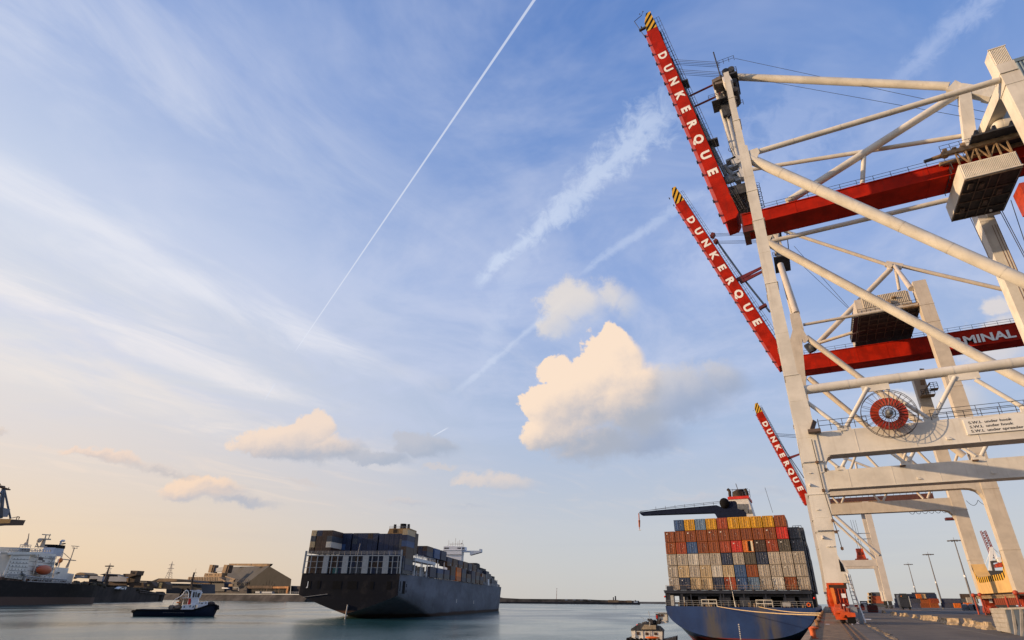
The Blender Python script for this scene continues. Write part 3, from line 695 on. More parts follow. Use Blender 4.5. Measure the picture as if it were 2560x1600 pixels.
cage(A,on(1858,527,GY0-.3),on(1828,478,GY0-.3),n=10); cage(A,on(1905,520,YA+1),on(1892,464,YA+1),r=.35,n=10)
# apex machinery platform
ap=MB(); z0=91.5
ap.box(.2,3.1,GY0-1.2,GY0+4.5,z0-.15,z0+.15); ap.box(-2.2,.6,GY0-.6,GY0+2.4,86.7,86.9); build_split(ap,'apex_platform',DARKM,A)
mb=MB()
for x in(1.2,2.2):
    for z in(88.2,90.4,93.6): mb.pipe((x,GY0-.4,z),(x,GY0+3.4,z),.62,14)
mb.box(1.5,2.3,GY0+.5,GY0+2.5,86.5,94.8); build_split(mb,'sheave_block',DARKM,A)
mb=MB(); mb.rail((.2,GY0-1.2,z0+.1),(3.1,GY0-1.2,z0+.1),1.2,.9,.045,3); mb.rail((3.1,GY0-1.2,z0+.1),(3.1,GY0+4.5,z0+.1),1.2,.9,.045,3); mb.rail((-2.6,GY0-1,86.9),(.8,GY0-1,86.9),1.2,.9,.045,3); mb.rail((.2,GY0-1.2,94.6),(3.1,GY0-1.2,94.6),1.2,.9,.045,2); mb.rail((.9,GY0-1.2,83.0),(3.0,GY0-1.2,83.0),1.2,.9,.045,2)
mb.pipe((.2,GY0-1,91.5),(-.2,GY0-1,98.8),.13,6); mb.build('apex_handrail',ROPE,A,kind='stuff')
mb=MB(); mb.beam(on(1783,213,GY0),on(1808,200,GY0),2.0,.8); mb.beam(on(1789,220,GY0),on(1808,215,GY0),2.2,.5); build_split(mb,'apex_bracket',mat('rusty_grey',(.16,.13,.11),.8,rust=.5),A)
mb=MB(); mb.beam(on(1803,235,GY0+1),on(1822,292,GY0+1),.5,.6); mb.beam(on(1811,260,GY0+1),on(1818,290,GY0+1),1.4,.7); build_split(mb,'apex_ladder',DARKM,A)
MB().beam((1.2,YA+1.6,80.5),(1.0,GY0,91.8),1.3,1.3).build('mast_head_arm',CREAM,A)
MB().beam((1.2,YA2+.6,80.5),(1.0,GY1,91.8),1.3,1.3).build('mast_head_arm',CREAM,A)
# upper pipes on the centre plane
bs0=on(1832,192,GY0+1);bs1=on(2372,216,GY0+1)
mb=MB(); mb.pipe(bs0,bs1,.66,26); mb.pipe(bs0+Vector((-.2,-.8,0)),bs0+Vector((-.2,.8,0)),.85,16); mb.build('backstay_pipe',CREAM,A)
j=on(2392,222,GY0+1)
mb=MB(); mb.beam(on(2376,217,GY0+1),on(2400,224,GY0+1),1.0,1.9,w2=.9,h2=1.4); mb.beam(on(2398,224,GY0+1),on(2468,236,GY0+1),1.2,1.5,h2=1.7); mb.beam(on(2465,233,GY0+1),on(2484,237,GY0+1),1.4,2.3); mb.build('backstay_link',CREAM,A)
mb=MB(); mb.beam(on(2410,236,GY0+1),on(2427,375,GY0+1),1.3,1.5,up=(1,0,0)); mb.build('hanger_column',CREAM,A)
MB().pipe(on(1968,505,GY0+.8),on(2402,230,GY0+.8),.60,22).build('diagonal_brace',CREAM,A)
MB().pipe(on(1876,424,GY0+2),on(2462,331,GY0+2),.36,16).build('tie_pipe',CREAM,A)
MB().pipe(on(2160,382,GY0+1),on(2156,460,GY0+1),.34,12).build('hanger_pipe',CREAM,A)
# land side A-frame top
mb=MB(); mb.beam((34.0,YA+1.0,64.6),(34.0,YA+1.0,66.2),1.9,2.3,up=(0,1,0)); mb.build('leg_head',CREAM,A)
t0=at(2499,196,X=33.6) ; t1=at(2449,372,X=34.2)
mb=MB(); mb.beam((34,YA+2.2,64.0),(34.2,t1.y,t1.z),1.7,1.7,up=(1,0,0)); build_split(mb,'a_frame_strut',CREAM,A)
mb=MB(); mb.beam((34.9,YA2,57.8),(34.5,t1.y+1,t1.z-.5),1.6,1.6,up=(1,0,0)); build_split(mb,'a_frame_strut',CREAM,A)
yb=at(2461,158,Z=69.2).y
mb=MB(); mb.box(33.15,35.0,YA+.25,yb,65.6,69.3); hs=mb.build('lift_shaft_house',CREAM,A)
mb=MB(); mb.corr((33.2,YA+.24,65.9),(34.95,YA+.24,65.9),(0,0,3.4),11,.1,(0,-1,0)); mb.box(33.1,35.05,YA+.1,YA+.2,69.25,69.4); mb.build('corrugated_panel',CREAM,hs,kind='stuff')
# machinery house above the girder
mh=on(2532,152,80)
mb=MB(); mb.box(mh.x,mh.x+16,80,93,61.5,mh.z); mhs=mb.build('machinery_house',mat('blue_grey_cladding',(.16,.22,.27),.5,var=.08),A)
mb=MB(); mb.corr((mh.x,79.95,62),(mh.x+16,79.95,62),(0,0,mh.z-62.6),40,.12,(0,-1,0)); mb.box(mh.x-.15,mh.x+16.1,79.8,93.1,mh.z-.5,mh.z+.1); mb.build('corrugated_panel',MATS['blue_grey_cladding'],mhs,kind='stuff')
mb=MB(); mb.pipe((34.5,82,62.7),(43,82,61.5),1.1,16); mb.sphere((34.3,82,62.7),1.1,12,8); build_split(mb,'air_duct',CREAM,A)
mb=MB()
for i,x in enumerate((30.5,32.5,34.5,37)): mb.box(x,x+.35,79.5,92,60.8,61.5)
mb.box(30,47,79.5,92.5,60.55,60.8); mb.build('house_floor',DARKM,A,kind='stuff')
# trolley with the slung electrical house
zb=55.0
q0=at(2409,450,Z=zb);q1=at(2545,418,Z=zb);q2=at(2520,519,Z=zb);q3=at(2379,553,Z=zb)
hx0,hx1=(q0.x+q3.x)/2,(q1.x+q2.x)/2; hy0,hy1=(q0.y+q1.y)/2,(q2.y+q3.y)/2
ztp=at(2398,413,Y=hy0).z
mb=MB(); mb.box(hx0,hx1,hy0,hy1,zb,ztp); eh=mb.build('trolley_house',CREAM,A)
mb=MB(); mb.corr((hx0+.1,hy0-.01,zb+.25),(hx1-.1,hy0-.01,zb+.25),(0,0,ztp-zb-.4),33,.1,(0,-1,0)); mb.box(hx0-.05,hx1+.05,hy0-.2,hy0-.12,zb,zb+.2); mb.build('corrugated_panel',CREAM,eh,kind='stuff')
UND=mat('dark_underside',(.035,.028,.024),.7,var=.4,scale=1.5,rust=.35)  # much darker than the house walls, with rust blotches
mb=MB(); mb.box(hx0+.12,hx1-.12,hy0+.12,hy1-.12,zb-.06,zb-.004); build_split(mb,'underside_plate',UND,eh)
mb=MB()
for f in(.0,.32,.55,.8,.985): y=hy0+(hy1-hy0)*f; mb.box(hx0,hx1,y,y+.16,zb-.22,zb-.065)
for f in(.0,.25,.45,.62,.975): x=hx0+(hx1-hx0)*f; mb.box(x,x+.14,hy0,hy1,zb-.26,zb-.23)
for f,g2 in((.1,.1),(.1,.7),(.5,.6),(.3,.15),(.7,.4)): mb.box(hx0+(hx1-hx0)*f,hx0+(hx1-hx0)*(f+.09),hy0+(hy1-hy0)*g2,hy0+(hy1-hy0)*(g2+.12),zb-.3,zb-.1)
build_split(mb,'floor_joist',mat('brown_joist',(.12,.085,.06),.7,var=.3),eh)
mb=MB(); mb.sphere((hx0+(hx1-hx0)*.72,hy0+(hy1-hy0)*.9,zb-.3),.2,8,6); mb.build('floodlight',WHITE,eh)
tw=mat('tarnished_tan_steel',(.30,.20,.11),.7,var=.3,scale=2,rust=.3)
mb=MB()
zt=ztp+2.6
mb.beam((hx0-1.2,hy0+.2,zt),(hx1+3,hy0+.2,zt),.5,.6); mb.beam((hx0-1.2,hy0+2.4,zt),(hx1+3,hy0+2.4,zt),.4,.5)
for i in range(6):
    x=hx0+.3+i*(hx1-hx0-.6)/5; mb.beam((x,hy0+.2,ztp),(x,hy0+.2,zt),.18,.18)
    if i<5: mb.beam((x,hy0+.3,ztp+.1 if i%2 else zt),(x+(hx1-hx0-.6)/5,hy0+.3,zt if i%2 else ztp+.1),.16,.16)
for i in range(9): x=hx0-1+i*1.1; mb.box(x,x+.5,hy0-.1,hy0+1.0,zt+.3,zt+.3+random.uniform(.2,.9))
mb.pipe((hx0-2.2,hy0+1,zt+.3),(hx0-.6,hy0+1,zt+.5),.3,10); mb.sphere((hx0-.6,hy0+1,zt+.5),.6,10,6)
mb.build('trolley_frame',tw,A,kind='stuff')
mb=MB(); mb.rail((hx0-1.2,hy0+.1,zt+.3),(hx1+3,hy0+.1,zt+.3),1.2,1.1,.04,2); mb.pipe((hx0-3.2,hy0+1,zt+.2),(hx0-2.0,hy0+1,zt+.3),.26,10)
mb.rail((hx0-.4,hy0+.8,zt-2.5),(hx0-.4,hy1-3,zt-2.5),1.2,1.0,.05,3); mb.build('trolley_handrail',ROPE,A,kind='stuff')
# driver's cab and red lifting gear at the right edge
cb=on(2548,492,84)
mb=MB(); mb.box(cb.x,cb.x+3.2,82.5,85.5,cb.z-2.4,cb.z+1.2); cc=mb.build('operator_cab',mat('cab_red',(.42,.05,.02),.5,var=.2),A)
mb=MB(); mb.prism([(0,0),(3.4,0),(3.4,-1.8),(.9,-1.8)],(cb.x+.05,82.4,cb.z-.6),(1,0,0),(0,0,1),(0,3.2,0)); mb.build('cab_window',GLASS,cc)
mb=MB()
for (a,b,y) in(((1838,146),(2462,280),GY0+1),((1930,205),(2455,300),GY0+1)): mb.path([on(*a,y),on(*b,y)],.045,4)
for k,yy in enumerate((GY0-.5,GY0+.3,GY0+3.8,GY0+4.4)): 
    mb.path([on(1686,149+k*4,yy),on(1800,156+k*4,yy)],.05,4); mb.path([on(1698,174+k*4,yy),on(1802,181+k*4,yy)],.05,4)
for (a,b) in(((2426,545),(2480,660)),((2527,500),(2600,720)),((2500,528),(2580,680)),((2505,527),(2590,690))): mb.path([on(*a,86),on(*b,86)],.05,4)
build_split(mb,'wire_rope',ROPE,A)
mb=MB()
for k in(.35,.75,1.1): mb.box(34.0+k*.9,34.06+k*.9,YA2-.04,YA2,4,56)
build_split(mb,'leg_conduit',mat('conduit_brown',(.20,.10,.05),.7),A)
# land side cross sill
for x in(34.05,): MB().box(x-.9,x+.9,YA+2.4,YA2,5.2,8.0).build('landside_sill',CREAM,A)
MB().box(.5,2.0,YA+2.4,YA2,23.0,24.6).build('waterside_sill',CREAM,A)
MB().box(.65,1.8,YA+2.4,YA2,66.0,67.6).build('mast_cross_beam',CREAM,A)
# ================= crane B: second along the quay =================
YB,YB2=128.0,155.7; BG0,BG1=141.5,146.0
B=thing('gantry_crane','second gantry crane, TERMINAL on its red girder, yellow and black stripes on its sill','gantry crane',(1.5,142,0),'ship to shore gantry cranes along the quay')
def tb(px,py,Y=YB): return at(px,py,Y=Y)
CB=mat('cream_paint_b',(.56,.49,.40),.55,var=.07,scale=.6,streaks=.25,rustcol=(.30,.20,.12))
for y in(YB,YB2):
    s=1.0
    zt=tb(1974,785).z; xr=tb(1998,781).x; xl=tb(1974,785).x; xm=tb(2015,957).x; zm=tb(2015,957).z
    sec=[(3.8,-.1,2.5),(14,.5,2.9),(22,1.2,3.5),(zm,2.4,xm),(zm+10,3.2,xm+1.1),(zt-4,xl-.1,xr+.15),(zt,xl,xr)]
    legbox(B,sec,y,2.4,CB)
    bogie(B,1.2,y+1.2,main=mat('dull_red_bogie',(.36,.05,.02),.55,var=.3,scale=1,rust=.45,rustcol=(.06,.025,.015)),length=8.6)
    ztop=tb(2285,703).z if y==YB else 52
    mb=MB(); mb.box(28.8,31.2,y,y+2.4,3.8,ztop); ll=mb.build('landside_leg',CB,B)
    mb=MB()
    for z in(20.6,27,40,54,58,10.4):
        if z<ztop-1: mb.box(28.72,31.28,y-.06,y+2.46,z,z+.1)
    build_split(mb,'bolted_flange',CB,ll)
    bogie(B,30.0,y+1.2,main=MATS['dull_red_bogie'],length=8.6)
    # portal beam, haunched at the land side
    zl,zh=(21.0,22.9) if y==YB else (20.85,23.3)
    mb=MB(); mb.prism([(1.5,zh),(28.8,zh),(28.8,zl-2.1),(28.45,zl-1.1),(28.0,zl-.5),(27.2,zl-.12),(26.2,zl),(1.5,zl)],(0,y+.15,0),(1,0,0),(0,0,1),(0,2.1,0)); mb.build('portal_beam',CB,B)
    for i in range(3):
        x=3.4+i*8.6
        MB().pipe((x,y+1,29.3),(x+3.4,y+1,zh+.2),.24,10).build('web_brace',CB,B)
        MB().pipe((x+4.2,y+1,zh+.2),(x+7.6,y+1,29.3),.24,10).build('web_brace',CB,B)
    MB().pipe((2.5,y+1,29.8),(28.8,y+1,29.8),.42,14).build('chord_pipe',CB,B)
dd=[((2019,845),(2148,942),YB+.8),]
a=tb(2016,843,YB+.6); b=tb(2410,1140,YB+.6); MB().pipe(a,b,.62,22).build('diagonal_brace',CB,B)
a=at(2022,945,Y=YB2+.6); b=at(2300,1175,Y=YB2+.6); MB().pipe(a,b,.66,20).build('diagonal_brace',CB,B)
mb=MB(); p=[tb(*q,YB-.03) for q in((2002,815),(2010,828),(2022,848),(2014,856),(2008,856),(1998,820))]
mb.face(p); mb.face([v+Vector((0,.25,0)) for v in p][::-1]); mb.build('gusset_plate',CB,B)
MB().pipe(tb(2008,812,YB+.6),tb(2294,761,YB+.6),.33,16).build('tie_pipe',CB,B)
MB().pipe(tb(2046,858,BG0-2),tb(2275,787,BG0-6),.36,16).build('tie_pipe',CB,B)
# mast pipes and apex
MB().pipe(tb(1991,784,YB+.8),tb(1951,662,BG0-3),.74,24).build('mast_pipe',CB,B)
MB().pipe(tb(1985,800,YB2),tb(1948,655,BG1+3),.5,18).build('mast_pipe',CB,B)
mb=MB(); c=tb(1940,600,BG0)
mb.box(c.x-1.6,c.x+2.2,BG0-2,BG1+2,c.z-6.5,c.z-6.2); mb.box(c.x-1.2,c.x+1.8,BG0-1,BG1+1,c.z+3.6,c.z+3.9); build_split(mb,'apex_platform',DARKM,B)
mb=MB(); 
for dz in(-4.5,-1.0,2.2): mb.pipe((c.x+.2,BG0-.6,c.z+dz),(c.x+.2,BG1,c.z+dz),.95,14)
build_split(mb,'sheave_block',GREYM,B)
mb=MB(); mb.beam((c.x-.9,BG0-.8,c.z-5),(c.x+1.5,BG0-.8,c.z+4.5),.5,1.2); mb.beam((c.x+1.4,BG0-.8,c.z-4.5),(c.x-.6,BG0-.8,c.z+3),.5,.8); build_split(mb,'mast_head_plate',CB,B)
mb=MB(); mb.rail((c.x-1.6,BG0-2,c.z-6.2),(c.x+2.2,BG0-2,c.z-6.2),1.4,.9,.06,3); mb.rail((c.x+2.2,BG0-2,c.z-6.2),(c.x+2.2,BG1+2,c.z-6.2),1.4,1.2,.06,3); mb.rail((c.x-1.2,BG0-1,c.z+3.9),(c.x+1.8,BG0-1,c.z+3.9),1.3,.9,.06,3); mb.rail((c.x+2.6,BG0-1,c.z-3),(c.x+2.6,BG1,c.z-3),1.4,1,.06,3); mb.rail((c.x+2.9,BG0-1,c.z+.2),(c.x+2.9,BG1,c.z+.2),1.4,1,.06,3); mb.build('apex_handrail',ROPE,B,kind='stuff')
# backstay
j=tb(2232,668,BG0)
MB().pipe(tb(1962,578,BG0),tb(2216,661,BG0),.44,18).build('backstay_pipe',CB,B)
MB().pipe(tb(2250,664,BG0),tb(2540,731,BG0),.46,18).build('backstay_pipe',CB,B)
mb=MB(); mb.beam(tb(2214,660,BG0),tb(2256,667,BG0),.9,1.3); mb.pipe(j+Vector((-.6,-.7,.3)),j+Vector((-.6,.7,.3)),.55,12); build_split(mb,'backstay_joint',CB,B)
MB().pipe(tb(2227,672,BG0),tb(2035,868,BG0),.60,20).build('diagonal_brace',CB,B)
MB().pipe(tb(2238,668,BG0),tb(2248,725,BG0),.34,12).build('hanger_pipe',CB,B)
MB().pipe(tb(2236,664,BG0),tb(2278,722,YB+.4),.40,14,r2=.55).build('hanger_pipe',CB,B)
# girder
gz1=at(2320,840,Y=BG0).z; gz0=at(2330,880,Y=BG0).z
hollow_girder(B,3.0,62,BG0,BG1,gz0,gz1)
mb=MB(); mb.box(2.2,3.4,BG0+.2,BG1-.2,gz0-1.2,gz1+.3); mb.build('hinge_block',MATS['dark_red_steel'],B)
lt=at(2366,867,Y=BG0-.2); le=at(2541,838,Y=BG0-.2)
def twid(t):
    me=text_mesh(t,2.55,bold=.03,depth=0); xs=[v.co.x for v in me.vertices]; bpy.data.meshes.remove(me); return min(xs),max(xs)
_e=twid('TERMINAL')[1]; _s=_e-twid('ERMINAL')[1]+twid('ERMINAL')[0]
_k=(le.x-lt.x)/(_e-_s)
lettering('TERMINAL DES FLANDRES',2.55,(lt.x-_s*_k,BG0-.17,gz0+(gz1-gz0)*.17),(1,0,0),(0,0,1),B,LETTER,bold=.03,depth=.02,sx=_k)
hh=Vector((at(1951,918,Y=BG0).x,BG0,at(1951,918,Y=BG0).z)); tt=at(1680,466,Y=BG0)
hB=at(1947,916,Y=BG0); eB=at(1690,512,Y=BG0); dB=(eB-hB).normalized(); 
boom(B,hB,hB+dB*((eB-hB).length+6.4),BG0,BG1,2.75,ls=(.215,.80))
for (a_,b_) in(((1843,700),(1906,668)),((1850,706),(1908,678))):
    p=at(*a_,Y=BG0+1); q=at(*b_,Y=BG0+1); MB().beam(p,q,.5,1.1,w2=.4,h2=.6).build('boom_latch_link',MATS['dark_red_link'],B)
mb=MB(); mb.pipe(at(1790,600,Y=BG0+2),at(1866,706,Y=BG0+2),.26,8); mb.pipe(at(1866,706,Y=BG0+2),at(1925,780,Y=BG0+2),.26,8); build_split(mb,'folded_stay',GREYM,B)
mb=MB(); mb.beam(at(1778,588,Y=BG0),at(1786,590,Y=BG0),1.5,1.2); mb.beam(at(1787,602,Y=BG0),at(1793,606,Y=BG0),1.5,1.0); mb.beam(at(1898,772,Y=BG0),at(1916,762,Y=BG0),1.0,.7); build_split(mb,'stay_bracket',MATS['dark_red_steel'],B)
mb=MB()
for k,yy in enumerate((BG0-.5,BG0+1,BG0+2.5)):
    mb.path([at(1778,585+k*3,Y=yy),at(1935,578+k*3,Y=yy)],.06,4); mb.path([at(1792,603+k*3,Y=yy),at(1935,600+k*3,Y=yy)],.06,4)
mb.path([at(1965,625,Y=BG0),at(2130,780,Y=BG0)],.05,4); mb.path([at(1985,615,Y=BG0),at(2150,800,Y=BG0)],.05,4)
build_split(mb,'wire_rope',ROPE,B)
mb=MB(); mb.box(3.6,5.8,BG0-1.5,BG1+1,gz1+3.2,gz1+3.5); mb.beam(at(2016,862,Y=BG0),at(2030,880,Y=BG0),1.2,1.2); mb.sphere(at(2032,868,Y=BG0),1.1,10,6); build_split(mb,'hinge_linkage',DARKM,B)
# machinery house beside and above the girder
u0=tb(2146,790,YB+1);u1=tb(2306,762,YB+1)
hz=u0.z; tp=tb(2168,742,YB+1).z
mb=MB(); mb.box(u0.x,tb(2283,766,YB+1).x,YB+1,BG0+8,hz,tp-.3); mh2=mb.build('machinery_house',CB,B)
mb=MB(); mb.corr((u0.x+1.3,YB+.98,hz+1.5),(tb(2276,762,YB+1).x,YB+.98,hz+1.5),(0,0,tp-hz-1.6),26,.14,(0,-1,0)); mb.build('corrugated_panel',mat('tan_corrugated',(.52,.45,.35),.6,var=.1),mh2,kind='stuff')
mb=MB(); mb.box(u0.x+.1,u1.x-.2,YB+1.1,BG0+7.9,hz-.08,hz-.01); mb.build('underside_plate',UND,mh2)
mb=MB()
for i in range(7): x=u0.x+.3+i*(u1.x-u0.x-1)/6; mb.box(x,x+.18,YB+1,BG0+2,hz-.30,hz-.09)
for i in range(5): y=YB+1+i*2.6; mb.box(u0.x,u1.x,y,y+.16,hz-.42,hz-.31)
build_split(mb,'floor_joist',MATS['brown_joist'],mh2)
mb=MB(); mb.box(u0.x-.9,u0.x-.05,YB+1.2,BG0+2,hz-.2,hz-.05); mb.rail((u0.x-.9,YB+1.2,hz),(u0.x-.9,BG0+2,hz),1.2,1,.05,3); mb.rail((u0.x,YB+.6,hz+.1),(u1.x,YB+.6,hz+.1),1.2,1.6,.05,2); mb.build('house_handrail',ROPE,B,kind='stuff')
mb=MB(); mb.box(u0.x+5.6,u0.x+6.4,YB+.2,YB+.9,hz+1.3,hz+2.3); mb.box(u0.x+6.8,u0.x+7.6,YB+.3,YB+.9,hz+2.6,hz+2.9); mb.box(tb(2262,777,YB).x,tb(2300,770,YB).x,YB+.3,YB+1,hz-.3,hz+.5); build_split(mb,'wall_cabinet',MATS['tarnished_tan_steel'],B)
# stair and platforms on the far land side leg
p=at(2300,985,Y=YB2-.5)
mb=MB(); mb.box(29.2,31.8,YB2-2.2,YB2-.1,p.z-1,p.z-.8); mb.beam((29.0,YB2-1,p.z-1),(31.6,YB2-1,p.z+2.2),1,.3); mb.box(31.3,32.8,YB2-2,YB2-.3,p.z+.4,p.z+.6); mb.beam((30.2,YB2-1,p.z+2),(31,YB2-1,p.z+6),.9,.3); build_split(mb,'stair_flight',MATS['tarnished_tan_steel'],B)
mb=MB(); mb.rail((31.3,YB2-2,p.z+.6),(32.8,YB2-2,p.z+.6),1.4,.6,.06,3); mb.rail((29.2,YB2-2.2,p.z-.8),(31.8,YB2-2.2,p.z-.8),1.3,.8,.06,3); mb.build('stair_handrail',ROPE,B,kind='stuff')
# land side sill with rounded portal cut-out and hazard stripes
ST=mat('sill_yellow_cream',(.66,.42,.16),.55,var=.08,scale=.5,streaks=.2,rustcol=(.4,.2,.06))
prof=[(YB+2.4,3.9),(YB2,3.9),(YB2,9.6),(YB2-.5,9.0),(YB2-1.0,8.0),(YB2-2.0,7.2),(YB2-3.4,6.9),(YB+6,6.9),(YB+4.6,7.2),(YB+3.5,8.0),(YB+2.8,9.2),(YB+2.4,10.6)]
mb=MB(); mb.prism(prof,(28.8,0,0),(0,1,0),(0,0,1),(2.4,0,0)); sill=mb.build('landside_sill',ST,B)
edge=prof[2:]
pts=[Vector((28.78,y,z)) for y,z in edge]
yl=MB();bl=MB(); acc=0; seg=.40
allp=[]
for a_,b_ in zip(pts[:-1],pts[1:]):
    n=max(1,int((b_-a_).length/seg)); allp+=[a_.lerp(b_,k/n) for k in range(n)]
allp.append(pts[-1])
for i,(a_,b_) in enumerate(zip(allp[:-1],allp[1:])):
    dn=Vector((0,0,-1.0)); (yl if (i//2)%2 else bl).face([a_,b_,b_+dn,a_+dn])
yl.build('hazard_stripes',YEL,sill,recalc=False,kind='stuff'); bl.build('hazard_stripes',BLK,sill,recalc=False,kind='stuff')
mb=MB(); mb.box(28.2,31.6,YB-1.5,YB2+1,3.35,3.55); mb.box(28.3,28.6,YB-1.5,YB2+1,3.0,3.35); build_split(mb,'sill_walkway',MATS['tarnished_tan_steel'],B)
mb=MB()
for y in(YB-1.6,YB2+3.4,YB2-3): mb.pipe((28.2,y,.05),(28.2,y,3.4),.16,8); mb.sphere((28.2,y,3.7),.42,8,6)
for y in(YB-1,YB+6): mb.pipe((28.3,y,3.2),(27.6,y-3,.3),.16,8)
build_split(mb,'guard_post',MATS['dull_red_bogie'],B)
MB().box(1.3,3.2,YB+2.4,YB2,26.5,28).build('waterside_sill',CB,B)

# ================= crane C: farther down the quay =================
YC,YC2=361.0,388.0
Cc=thing('gantry_crane','farthest gantry crane, shortest looking raised red boom, red spreader hanging inside its portal','gantry crane',(1.5,372,0),'ship to shore gantry cranes along the quay')
CC=mat('cream_paint_c',(.55,.49,.42),.55,var=.06,scale=.3)
zb=at(2150,1407,Y=YC).z
for y in(YC,YC2):
    mb=MB(); mb.box(.2,3.4,y,y+2.5,3.5,58); mb.build('waterside_leg',CC,Cc)
    mb=MB(); mb.beam((28.8,y+1.5,3.4),(28.8,y+1.5,52),3.4,2.8,up=(1,0,0)); mb.build('landside_leg',CC,Cc)
    mb=MB(); mb.box(3.4,27.4,y+.2,y+2.2,zb-1.6,zb+1.4); mb.build('portal_beam',CC,Cc)
    bogie(Cc,1.2,y+1.2,main=MATS['dull_red_bogie'],length=8.6,pl=False); bogie(Cc,28.8,y+1.2,main=DARKM,length=8.6,pl=False)
MB().pipe(at(2078,1280,Y=YC),at(2198,1388,Y=YC),.75,14).build('diagonal_brace',CC,Cc)
MB().pipe(at(2078,1296,Y=YC2),at(2190,1400,Y=YC2),.65,14).build('diagonal_brace',CC,Cc)
mb=MB(); mb.box(27.4,30.2,YC+2.4,YC2,3.4,8.2); mb.build('landside_sill',CC,Cc)
mb=MB()
for y_ in(1334,1348): a_=at(2142,y_,Y=YC+1); mb.beam(a_,a_+Vector((8.4,0,0)),.3,.35)
build_split(mb,'platform_rail',GREYM,Cc)
g0=at(2100,1255,Y=374).z
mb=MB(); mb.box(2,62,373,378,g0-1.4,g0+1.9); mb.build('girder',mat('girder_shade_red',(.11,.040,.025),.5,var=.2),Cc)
mb=MB(); mb.rail((2,372.6,g0+1.9),(62,372.6,g0+1.9),1.6,3,.10,2); mb.rail((4,366,g0-1.5),(38,366,g0-1.5),1.8,2.4,.10,2); mb.build('girder_handrail',ROPE,Cc,kind='stuff')
MB().box(4,38,365.5,367.5,g0-1.9,g0-1.5).build('walkway',MATS['tarnished_tan_steel'],Cc)
gg=at(1972,1200,Y=374)
hC=at(2013,1262,Y=374); eC=at(1887,1028,Y=374); dC=(eC-hC).normalized()
boom(Cc,hC,hC+dC*((eC-hC).length+4.5),374,379,4.0,detail=1,ls=(.22,.86))
MB().beam(at(1970,1146,Y=375),at(2003,1134,Y=375),.8,1.5,h2=.9).build('boom_latch_link',MATS['dark_red_link'],Cc)
mb=MB()
for k in range(3): mb.path([at(1940,1084+k*3,Y=375),at(2040,1090+k*4,Y=375)],.13,4)
mb.path([at(1938,1088,Y=375),at(2010,1195,Y=375)],.22,5)
mb.path([at(2126,1300,Y=370),at(2146,1372,Y=370)],.08,4); mb.path([at(2132,1300,Y=370),at(2152,1372,Y=370)],.08,4); mb.path([at(2138,1300,Y=370),at(2156,1372,Y=370)],.08,4)
build_split(mb,'wire_rope',ROPE,Cc)
MB().pipe(at(2060,1125,Y=376),at(2182,1172,Y=376),.65,12).build('backstay_pipe',CC,Cc)
MB().pipe(at(2135,1155,Y=376),at(2115,1190,Y=376),.5,10).build('hanger_pipe',CC,Cc)
MB().pipe(at(2139,1155,Y=376),at(2145,1190,Y=376),.6,10).build('hanger_pipe',CC,Cc)
mb=MB(); c=at(2151,1384,Y=370); mb.prism([(-1.6,2.6),(1.6,2.6),(1.9,.2),(2.3,-2.6),(-2.2,-2.6),(-1.5,.2)],c,(1,0,0),(0,0,1),(0,6,0)); sp_=mb.build('spreader',mat('spreader_red',(.55,.07,.02),.5,var=.3,scale=1),Cc)
mb=MB(); mb.box(c.x-3,c.x+3,c.y-2,c.y+8,c.z-3.3,c.z-2.6); mb.box(c.x-.9,c.x+.9,c.y-.3,c.y,c.z-.6,c.z+.6); build_split(mb,'spreader_frame',mat('spreader_dark',(.18,.03,.015),.6),sp_)
# festoon loops under the girder
mb=MB(); zf=at(2300,1277,Y=372).z
x=at(2272,1280,Y=372).x
for i in range(8):
    x0=x+i*2.9; mb.path([(x0+2.9*t/8,372,zf-4*1.6*(t/8)*(1-t/8)) for t in range(9)],.11,4)
x=at(2420,1265,Y=372).x
for i in range(3):
    x0=x+i*5; mb.path([(x0+5*t/8,372,zf+4-4*2.6*(t/8)*(1-t/8)) for t in range(9)],.11,4)
mb.build('festoon_cable',ROPE,Cc,kind='stuff')
mb=MB(); p=at(2382,1296,Y=380); mb.box(p.x-3,p.x+3.5,380,384,p.z-.6,p.z+.6); mb.build('hanging_platform',MATS['dark_red_steel'],Cc)
# ------------------------------------------------------------------ shipping containers
def cmat(name,c,var=.12):
    M=bpy.data.materials.new('container_'+name); M.use_nodes=True; t=M.node_tree; q=G(t); b=t.nodes['Principled BSDF']; b.inputs['Roughness'].default_value=.55
    pos=q.node('ShaderNodeNewGeometry').outputs['Position']; x,y,z=q.sep(pos)
    rnd=q.node('ShaderNodeObjectInfo').outputs['Random']
    base=q.mix(rnd,tuple(k*.72 for k in c)+(1,),tuple(min(1,k*1.22) for k in c)+(1,))
    n=q.noise(q.comb(q.m('MULTIPLY',x,1.7),q.m('MULTIPLY',y,1.7),q.m('ADD',q.m('MULTIPLY',z,.35),q.m('MULTIPLY',rnd,20))),1.0,5,.65)
    dirt=q.mix(q.m('MULTIPLY',q.smooth(n,.52,.80),.30 if max(c)<.1 else .5),base,tuple(.25*k+.6*w for k,w in zip(c,(.12,.055,.03)))+(1,))
    n2=q.noise(pos,5,5,.7); dirt=q.mix(q.m('MULTIPLY',q.smooth(n2,.55,.75),.30),dirt,(.05,.035,.03,1))
    t.links.new(dirt,b.inputs['Base Color']); return M
CM={k:cmat(k,v) for k,v in dict(rust=(.27,.066,.010),brick=(.36,.062,.014),red=(.55,.022,.012),yellow=(.66,.33,.01),navy=(.011,.022,.060),blue=(.03,.08,.20),sky=(.12,.20,.30),slate=(.055,.062,.075),grey=(.40,.34,.27),pale=(.54,.49,.41),tan=(.52,.38,.21),brown=(.055,.026,.016),olive=(.085,.07,.05),orange=(.60,.15,.012),teal=(.04,.13,.12)).items()}
